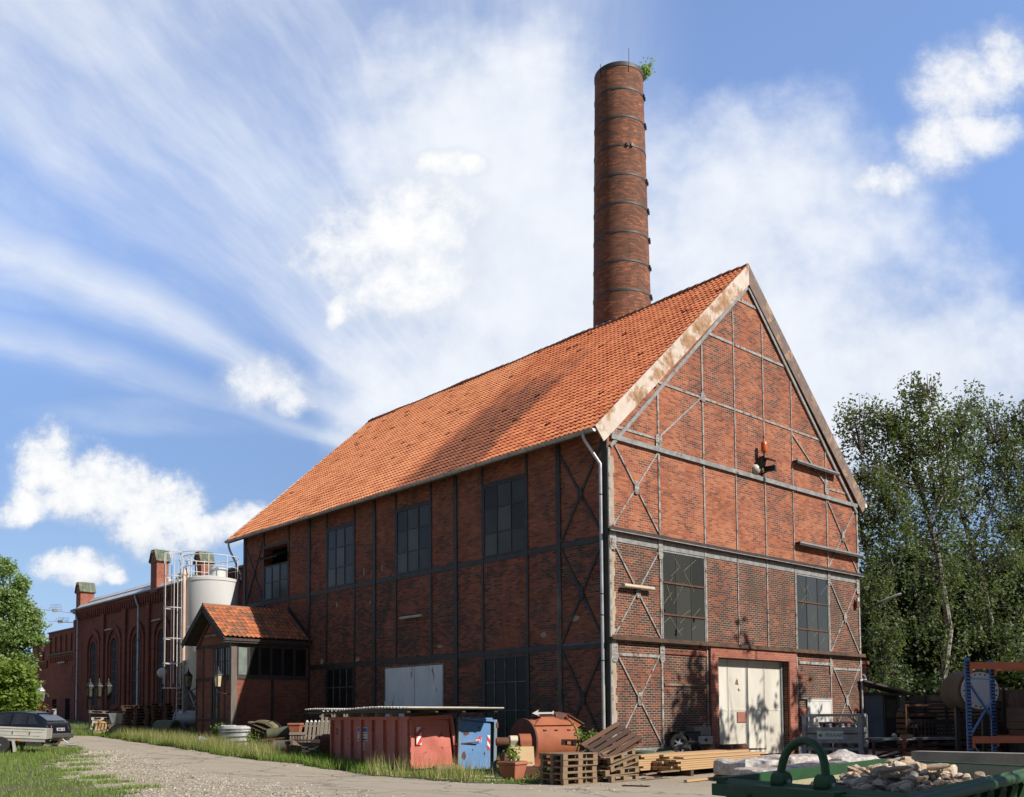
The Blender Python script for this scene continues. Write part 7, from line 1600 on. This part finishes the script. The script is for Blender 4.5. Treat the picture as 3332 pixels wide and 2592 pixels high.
woodcrate((9.1, -5.9, .5), R(-42), 1.0, .9, 1.12, 6, 'brown slatted crate stacked high in the shaded yard beyond the gas rack'); woodcrate((9.3, -6.0, 0), R(-42), 1.2, 1.0, .48, 3, 'brown slatted crate under the taller crate in the shaded yard'); woodcrate((9.6, -6.6, 0), R(-42), 2.2, 1.1, .9, 4, 'wide low brown crate of timber in the shaded yard')
ga = thing('gate_frame', 'rusty mesh gate frame leaning on timbers in the shaded yard', 'gate', (9.2, -7.0, .35), R(-42))
MB().box(-1.5, 1.6, -.02, .02, 1.48, 1.55).box(1.55, 1.6, -.02, .02, 0, 1.48).box(-1.5, -1.45, -.02, .02, 0, 1.48).build('frame', RUSTY_D, ga, world=False)
q = MB()
for k in range(22): x = -1.2+k*.125; q.bar((x, .05, .2+.0*k), (x, .05, .95+.012*k), .06, .02, (0, 1, 0))
q.build('balusters', WOOD_BLK, ga, world=False); MB().box(-1.3, 1.5, .06, .09, .9, .98).box(-1.3, 1.5, .06, .09, .2, .28).build('rails', WOOD_BLK, ga, world=False)
tp2 = thing('timber_stack', 'heap of dark roofing sheets and timbers against the yard fence', 'timber', (10.8, -7.0, 0), R(-40)); 
for k in range(14): MB().bar((-2.2+random.uniform(-.4, .4), random.uniform(-.6, .6), .3+k*.13), (2.0+random.uniform(-.4, .6), random.uniform(-.6, .6), .45+k*.115), .5, .05).build('sheet', random.choice((WOOD_BLK, FM, STEEL_D)), tp2, world=False)
ors = thing('trestle', 'orange brown steel trestle with a square socket standing beyond the skip', 'trestle', (5.85, -7.0, 0), R(-42))
MB().bar((0, 0, 0), (0, 0, .80), .08, .08, (1, 0, 0)).build('post', RUSTY, ors, world=False); MB().box(-.1, .24, -.07, .07, .80, .93).build('socket', plain('socket', (.42, .25, .13), (.3, .16, .08), 4, .7), ors, world=False); MB().box(-.9, 1.0, -.04, .04, .42, .48).box(-1.0, -.94, -.04, .04, 0, .75).box(.45, .55, -.04, .04, 0, .8).box(-.9, 1.0, -.04, .04, .05, .1).build('frame', RUSTY_D, ors, world=False)
sc2 = thing('scrap_frame', 'tangle of rusty steel sections on the ground beside the orange trestle', 'scrap', (7.6, -6.4, 0), R(-42))
for k in range(12): MB().bar((random.uniform(-1.6, 0), random.uniform(-.5, .5), random.uniform(.05, .8)), (random.uniform(.2, 1.8), random.uniform(-.5, .5), random.uniform(.05, .85)), .1, .06).build('section', random.choice((RUSTY_D, WOOD_D, FM)), sc2, world=False)
MB().box(-1.4, 1.4, -.3, .3, .72, .80).build('top_plate', GALV, sc2, world=False)
tag(MB().obox((7.45, -5.9, .86), (.12, .1, .09), Matrix.Rotation(.7, 3, 'Y')).build('bag', WHITE), 'small crumpled white bag on the rusty steel sections', 'bag')
tag(MB().obox((3.2, -9.2, .25), (1.4, .8, .5), rotz(R(-42))).build('steel_box', RUSTY_D), 'dark rusty box on the ground in front of the yard fence', 'box')
# ================================================================ trees
def cluster_tree(name, label, base, trunk, limbs, blobs, n, leaf, mat, bark, group=None, cat='tree', strand=0., clump=.55, per=34, tr=.16, aspect=1.6, twig=True):
    """trunk: list of points; limbs: list of point lists; blobs: (centre, radii, weight)"""
    t = thing(name, label, cat, base, group=group)
    tb_ = MB(); k = len(trunk); tb_.tube(trunk, [tr*(1-.75*i/(k-1)) for i in range(k)], 9); tb_.build('trunk', bark, t, smooth=True)
    for L in limbs: MB().tube(L, [tr*.42*(1-.8*i/(len(L)-1)) for i in range(len(L))], 6).build('limb', bark, t, smooth=True)
    tot = sum(b[2] for b in blobs); pts = []; tw = MB()
    for (c, rad, w) in blobs:
        m = max(1, int(n*w/tot/per)); c = Vector(c)
        for _ in range(m):
            d = Vector([random.gauss(0, 1) for _ in range(3)]).normalized(); f = random.random()**.45
            p = c+Vector((d.x*rad[0]*f, d.y*rad[1]*f, d.z*rad[2]*f))
            if twig and random.random() < .5: 
                s = min((q for L in limbs+[trunk] for q in L), key=lambda q: (Vector(q)-p).length+.6*max(0, q[2]-p.z)); tw.tube([s, Vector(s).lerp(p, .5)+Vector((0, 0, .25)), p], [.03, .02, .008], 4)
            if strand:
                L = strand*random.uniform(.5, 1.3); sway = Vector((random.gauss(0, .1), random.gauss(0, .1), 0)); P = rng.uniform(0, 1, per); sp = clump*random.uniform(.5, 1.2)
                nst = 4; off = rng.normal(0, sp*.8, (nst, 3)); id_ = rng.integers(0, nst, per)
                A_ = np.array(p)[None]+off[id_]*np.array([1, 1, .4])+np.array([0, 0, -1])[None]*(P*L)[:, None]+np.array(sway)[None]*P[:, None]+rng.normal(0, .055, (per, 3)); pts.append(A_)
            else: pts.append(np.array(p)[None]+rng.normal(0, clump, (per, 3))*np.array([1, 1, .62]))
    tw.build('twigs', BARK, t)
    quads('crown', np.concatenate(pts), leaf, mat, t, .35, aspect, .8 if strand else 0.); return t
def V3(b, *o): return [Vector(b)+Vector(q) for q in o]
rx_ = Vector((RT.x, RT.y, 0)).normalized(); fx_ = Vector((FW.x, FW.y, 0)).normalized()
def wp(u, v, D):       # where the thing seen at pixel (u, v) stands, D metres out (used once, to set trees out)
    d = FW+RT*((u-1666)/FPX)-UP*((v-PY)/FPX); return Vector(CAM)+d*D
def path(D, *uv): return [wp(u, v, D+(k*.0)) for k, (u, v) in enumerate(uv)]
def bl(D, u, v, ru, rv, w, dd=1.0): s = D/FPX; return (wp(u, v, D), (ru*s*.9+.3, ru*s*.9*dd+.3, rv*s), w)
D1 = 53.
T1 = path(D1, (3068, 2420), (3070, 2200), (3090, 2050), (3066, 1900), (3050, 1800), (3022, 1690), (2995, 1590), (2960, 1500), (2925, 1430)); T1[0].z = 0
cluster_tree('birch_tree', 'tall birch with drooping branches and a pale forked trunk nearest the brick gable', (T1[0].x, T1[0].y, 0), T1,
    [path(D1-.8, (3025, 1690), (3075, 1600), (3060, 1450), (3020, 1290)), path(D1+.8, (3050, 1800), (2975, 1740), (2900, 1690), (2830, 1650)), path(D1-1, (2995, 1590), (2930, 1560), (2870, 1530), (2800, 1470)), path(D1, (3040, 1750), (3100, 1660), (3140, 1560), (3130, 1420))],
    [bl(D1, 2995, 1275, 55, 75, 1.3), bl(D1, 2880, 1335, 80, 45, 1.2), bl(D1, 2790, 1330, 55, 55, .7), bl(D1, 2775, 1400, 40, 50, .35), bl(D1, 2960, 1400, 120, 90, 2.6), bl(D1, 3085, 1400, 85, 95, 1.9), bl(D1, 2990, 1520, 120, 70, 1.9), bl(D1, 2920, 1480, 70, 60, .9), bl(D1, 2830, 1450, 50, 70, .5), bl(D1, 3080, 1570, 80, 70, 1.2), bl(D1, 3140, 1350, 45, 80, .8), bl(D1, 2825, 1525, 38, 45, .35), bl(D1, 2975, 1640, 80, 60, .9), bl(D1, 3060, 1720, 90, 80, .9), bl(D1-2, 3000, 1800, 90, 90, .6), bl(D1-2, 3090, 1880, 90, 100, .6), bl(D1-2, 2990, 1960, 90, 90, .35), bl(D1-2, 3090, 2080, 80, 90, .35)],
    21000, .125, LEAF_B, BIRCH, 'birches beyond the yard', strand=1.5, clump=.42, per=30, tr=.23)
D2 = 57.
T2 = path(D2, (3275, 2420), (3262, 2250), (3240, 2100), (3215, 1980), (3195, 1880), (3160, 1780), (3135, 1690), (3100, 1590), (3080, 1480)); T2[0].z = 0
cluster_tree('birch_tree', 'tall birch with a leaning pale trunk further from the brick gable, behind the blue rack', (T2[0].x, T2[0].y, 0), T2,
    [path(D2, (3135, 1690), (3210, 1600), (3280, 1520), (3330, 1450)), path(D2-.8, (3160, 1780), (3230, 1650), (3270, 1560), (3240, 1440)), path(D2+.6, (3195, 1880), (3120, 1750), (3050, 1650)), path(D2, (3200, 1860), (3290, 1720), (3380, 1640))],
    [bl(D2, 3160, 1300, 50, 90, .6), bl(D2, 3230, 1340, 60, 60, .5), bl(D2, 3270, 1430, 100, 80, 1.5), bl(D2, 3330, 1340, 60, 60, .8), bl(D2, 3190, 1480, 100, 70, 1.3), bl(D2, 3290, 1560, 100, 80, 1.6), bl(D2, 3130, 1590, 90, 60, .9), bl(D2, 3230, 1680, 120, 80, 1.4), bl(D2, 3370, 1500, 90, 120, 1.2), bl(D2, 3150, 1780, 90, 80, .9), bl(D2, 3310, 1800, 100, 80, .9), bl(D2-2, 3220, 1900, 90, 90, .6), bl(D2-2, 3290, 2020, 90, 90, .35), bl(D2-2, 3190, 2020, 80, 80, .35), bl(D2-2, 3320, 2120, 80, 60, .6)],
    20000, .125, LEAF_B, BIRCH, 'birches beyond the yard', strand=1.3, clump=.5, per=30, tr=.22)
D3 = 50.
T3 = path(D3, (2900, 2400), (2880, 2150), (2850, 1950), (2815, 1780), (2790, 1650), (2800, 1560)); T3[0].z = 0
cluster_tree('birch_tree', 'smaller drooping birch rising directly behind the corner of the sunlit gable', (T3[0].x, T3[0].y, 0), T3, [path(D3, (2815, 1780), (2850, 1700), (2880, 1640), (2920, 1600)), path(D3, (2850, 1950), (2900, 1850), (2950, 1800))],
    [bl(D3, 2770, 1560, 35, 60, .5), bl(D3, 2850, 1545, 55, 50, .8), bl(D3, 2800, 1650, 60, 60, .9), bl(D3, 2910, 1600, 60, 45, .7), bl(D3, 2900, 1690, 80, 50, 1.), bl(D3, 2830, 1750, 60, 80, .9), bl(D3-1, 2850, 1890, 45, 80, .9), bl(D3-1, 2885, 2040, 50, 90, .9), bl(D3-1, 2900, 2190, 50, 70, .7)], 11000, .115, LEAF_B, BARK, 'birches beyond the yard', strand=1.2, clump=.35, per=28, tr=.15)
dk = [(64, 2960, 1930, 170, 200, 'dark broad tree filling the gap between gable and first birch trunk'), (67, 3120, 1990, 170, 210, 'dark dense tree behind the two birch trunks'), (62, 3290, 1990, 160, 230, 'dark dense tree behind the blue rack'), (60, 2870, 2020, 100, 210, 'dark tree close behind the grey shed roof'), (70, 3430, 1720, 140, 260, 'tall dark tree at the photo edge above the blue rack')]
for (D, u, v, ru, rv, lab) in dk:
    c = wp(u, v, D); s = D/FPX; base = wp(u, 2420, D); base.z = 0
    cluster_tree('deciduous_tree', lab, (base.x, base.y, 0), [base, base.lerp(Vector((c.x, c.y, c.z)), .5)+Vector((.2, 0, 0)), Vector((c.x, c.y, c.z+rv*s*.5))], [[base.lerp(c, .6), c+rx_*(ru*s*.5)+Vector((0, 0, 1))], [base.lerp(c, .7), c-rx_*(ru*s*.5)+Vector((0, 0, 1.5))]],
        [(c, (ru*s, ru*s*.8, rv*s*.75), 2.), (c+Vector((0, 0, rv*s*.5)), (ru*s*.65, ru*s*.6, rv*s*.45), 1.), (c-Vector((0, 0, rv*s*.65)), (ru*s*.9, ru*s*.8, rv*s*.4), 1.2), (c+rx_*ru*s*.5, (ru*s*.6, ru*s*.6, rv*s*.5), .8), (c-rx_*ru*s*.5, (ru*s*.6, ru*s*.6, rv*s*.5), .8)], 17000, .19, LEAF_D, BARK, 'dark trees beyond the yard', clump=.6, per=40, tr=.3)
for k, (D, u, v, ru, rv, lab) in enumerate(((52, 2930, 2250, 80, 70, 'dark shrub above the fence beside the shed'), (50, 3050, 2290, 90, 60, 'dark shrub above the fence left of the tank'), (54, 3190, 2230, 100, 90, 'dark shrub above the fence behind the tank'), (52, 3320, 2250, 90, 90, 'dark shrub above the fence at the rack'), (58, 3010, 2120, 100, 90, 'dark tall shrub at the foot of the first birch'), (58, 3180, 2080, 110, 100, 'dark tall shrub between the two birch trunks'), (56, 2850, 2150, 60, 120, 'dark tall shrub behind the gable corner'))):
    c = wp(u, v, D); s = D/FPX; base = Vector((c.x, c.y, 0))
    cluster_tree('shrub', lab, base, [base, c+Vector((0, 0, rv*s*.4))], [[base, c+rx_*ru*s*.4], [base, c-rx_*ru*s*.4]], [(c, (ru*s, ru*s, rv*s), 2), (c-Vector((0, 0, rv*s*.8)), (ru*s, ru*s, rv*s), 1.2)], 5200, .18, LEAF_D, BARK, 'dark shrubs beyond the fence', 'shrub', clump=.45, per=40, tr=.08)
# far hedge closing the view under the trees
HB = MB()
pts = []
for k in range(520):
    u = random.uniform(2790, 3600); D = random.uniform(70, 76); p = wp(u, 2330, D); zt2 = random.uniform(0, 9.5); pts.append(np.array((p.x, p.y, zt2))[None]+rng.normal(0, .8, (42, 3)))
o = quads('hedge', np.concatenate(pts), .42, LEAF_D); kind(o, 'stuff')
# trees on the far left
D4 = 54.
T4 = path(D4, (40, 2360), (42, 2200), (36, 2050), (34, 1940), (32, 1850)); T4[0].z = G(T4[0].y)
cluster_tree('poplar_tree', 'light green slender tree with upswept twigs beside the low brick wing', (T4[0].x, T4[0].y, T4[0].z), T4, [path(D4, (42, 2180), (80, 2080), (125, 2010)), path(D4, (40, 2080), (70, 1960), (90, 1910)), path(D4, (40, 2150), (0, 2050), (-40, 1960)), path(D4, (42, 2230), (95, 2160), (140, 2120))],
    [bl(D4, 17, 1850, 12, 38, .35), bl(D4, 63, 1900, 12, 32, .35), bl(D4, 39, 1960, 44, 51, 1.1), bl(D4, 83, 2000, 27, 38, .7), bl(D4, 52, 2060, 60, 51, 1.5), bl(D4, 110, 2030, 17, 20, .3), bl(D4, 96, 2080, 30, 28, .6), bl(D4, 48, 2150, 48, 51, 1.2), bl(D4, -35, 1980, 48, 102, 1.2), bl(D4, -44, 2130, 48, 102, 1.2)], 24000, .11, LEAF_P, BARK, None, clump=.17, per=22, tr=.16, aspect=1.8)
D5 = 46.
c = wp(30, 2260, D5); base = Vector((c.x, c.y, G(c.y)))
cluster_tree('shrub', 'leafy yellow green shrub below the slender tree, over the dark car', base, [base, wp(30, 2200, D5)], [[base, wp(75, 2230, D5)], [base, wp(-10, 2220, D5)]], [bl(D5, 20, 2185, 60, 40, 1.), bl(D5, 60, 2220, 34, 40, .7), bl(D5, 30, 2270, 62, 50, 1.2), bl(D5, 70, 2290, 30, 40, .5), bl(D5, -40, 2250, 60, 90, 1.), bl(D5, 10, 2340, 60, 50, .6)], 10500, .15, LEAF_S, BARK, None, 'shrub', clump=.24, per=30, tr=.07)
c = wp(100, 2330, 52); base = Vector((c.x, c.y, G(c.y)))
cluster_tree('shrub', 'copper red leaved shrub in the shade behind the dark car', base, [base, c], [[base, c+rx_*.5], [base, c-rx_*.5]], [(c, (1.0, .8, .8), 1.)], 2600, .13, leaf_mat('leaf_copper', [(0, (.20, .045, .02)), (.5, (.12, .03, .015)), (1, (.05, .02, .012))]), BARK, None, 'shrub', clump=.25, per=26, tr=.05)
for k, (D, u, h, lab) in enumerate(((95, 60, 7, 'distant bushy tree beyond the low brick wing'), (105, -60, 9, 'distant broad tree behind the slender light green tree'))):
    c = wp(u, 2290, D); base = Vector((c.x, c.y, 1.8)); c = base+Vector((0, 0, h*.55))
    cluster_tree('deciduous_tree', lab, base, [base, c, c+Vector((0, 0, h*.3))], [[base.lerp(c, .6), c+rx_*1.5], [base.lerp(c, .6), c-rx_*1.5]], [(c, (h*.5, h*.5, h*.45), 1)], 5000, .35, LEAF_D, BARK, None, clump=.6, per=36, tr=.25)
# trees on the near side, out of the picture, that dapple the gable and the yard
for k, (px, py, hh, rr_, n, lab) in enumerate(((8.3, -13.7, 14.3, 1.5, 1500, 'slim maple outside the picture shading the foot of the gable'), (11.7, -13.2, 15.4, 1.7, 140, 'slim maple outside the picture shading the big cream gate'), (-.6, -21.9, 10.2, 2.4, 9000, 'broad maple outside the picture shading the far end of the skip'), (8.4, -17.9, 11.6, 2.5, 9000, 'broad maple outside the picture shading the blue rack'), (-12.2, -24.6, 6.0, 1.5, 6500, 'small maple outside the picture shading the near side of the skip'), (-14.9, -21.1, 5.9, 1.0, 3600, 'young maple outside the picture shading the lifting hoop'), (13.2, -17.6, 12.0, 2.6, 9000, 'broad maple outside the picture shading the yard fence'), (18.0, -15.0, 12.2, 2.7, 9000, 'broad maple outside the picture shading the rusty fence'), (21.6, -9.8, 12.0, 2.7, 9000, 'broad maple outside the picture shading the grey shed'), (15.0, -13.4, 13.6, 1.5, 500, 'slim maple outside the picture shading the white door'))):
    b0 = Vector((px, py, 0)); c = b0+Vector((0, 0, hh-rr_*1.3))
    cluster_tree('maple_tree', lab, b0, [b0, b0+Vector((.15, .1, hh*.4)), b0+Vector((0, .1, hh*.8)), b0+Vector((.1, 0, hh))], [[b0+Vector((.1, .1, hh*.6)), c+Vector((rr_*.7, 0, .5))], [b0+Vector((.1, .1, hh*.55)), c+Vector((-rr_*.7, .3, .3))]],
        [(c, (rr_, rr_, rr_*1.25), 1.5), (c+Vector((0, 0, rr_)), (rr_*.6, rr_*.6, rr_*.7), .7), (c+Vector((rr_*.6, .2, -.6)), (rr_*.6, rr_*.6, rr_*.6), .7), (c+Vector((-rr_*.6, -.2, -.4)), (rr_*.6, rr_*.6, rr_*.6), .7)], n, .24, LEAF_D, BARK, 'maples on the near side of the yard', clump=.4, per=26, tr=.14)

# ---------------------------------------------------------------- overall reflectance of the surfaces
KREF = .76
for m in bpy.data.materials:
    if not m.use_nodes: continue
    t = NT(m.node_tree)
    for nd in list(m.node_tree.nodes):
        if nd.type == 'BSDF_PRINCIPLED':
            s = nd.inputs['Base Color']
            if s.is_linked:
                src = s.links[0].from_socket; c = t.mix(1., src, (KREF, KREF, KREF), 'MULTIPLY'); t.l.new(c, s)
            else: s.default_value = (*(v*KREF for v in s.default_value[:3]), 1)
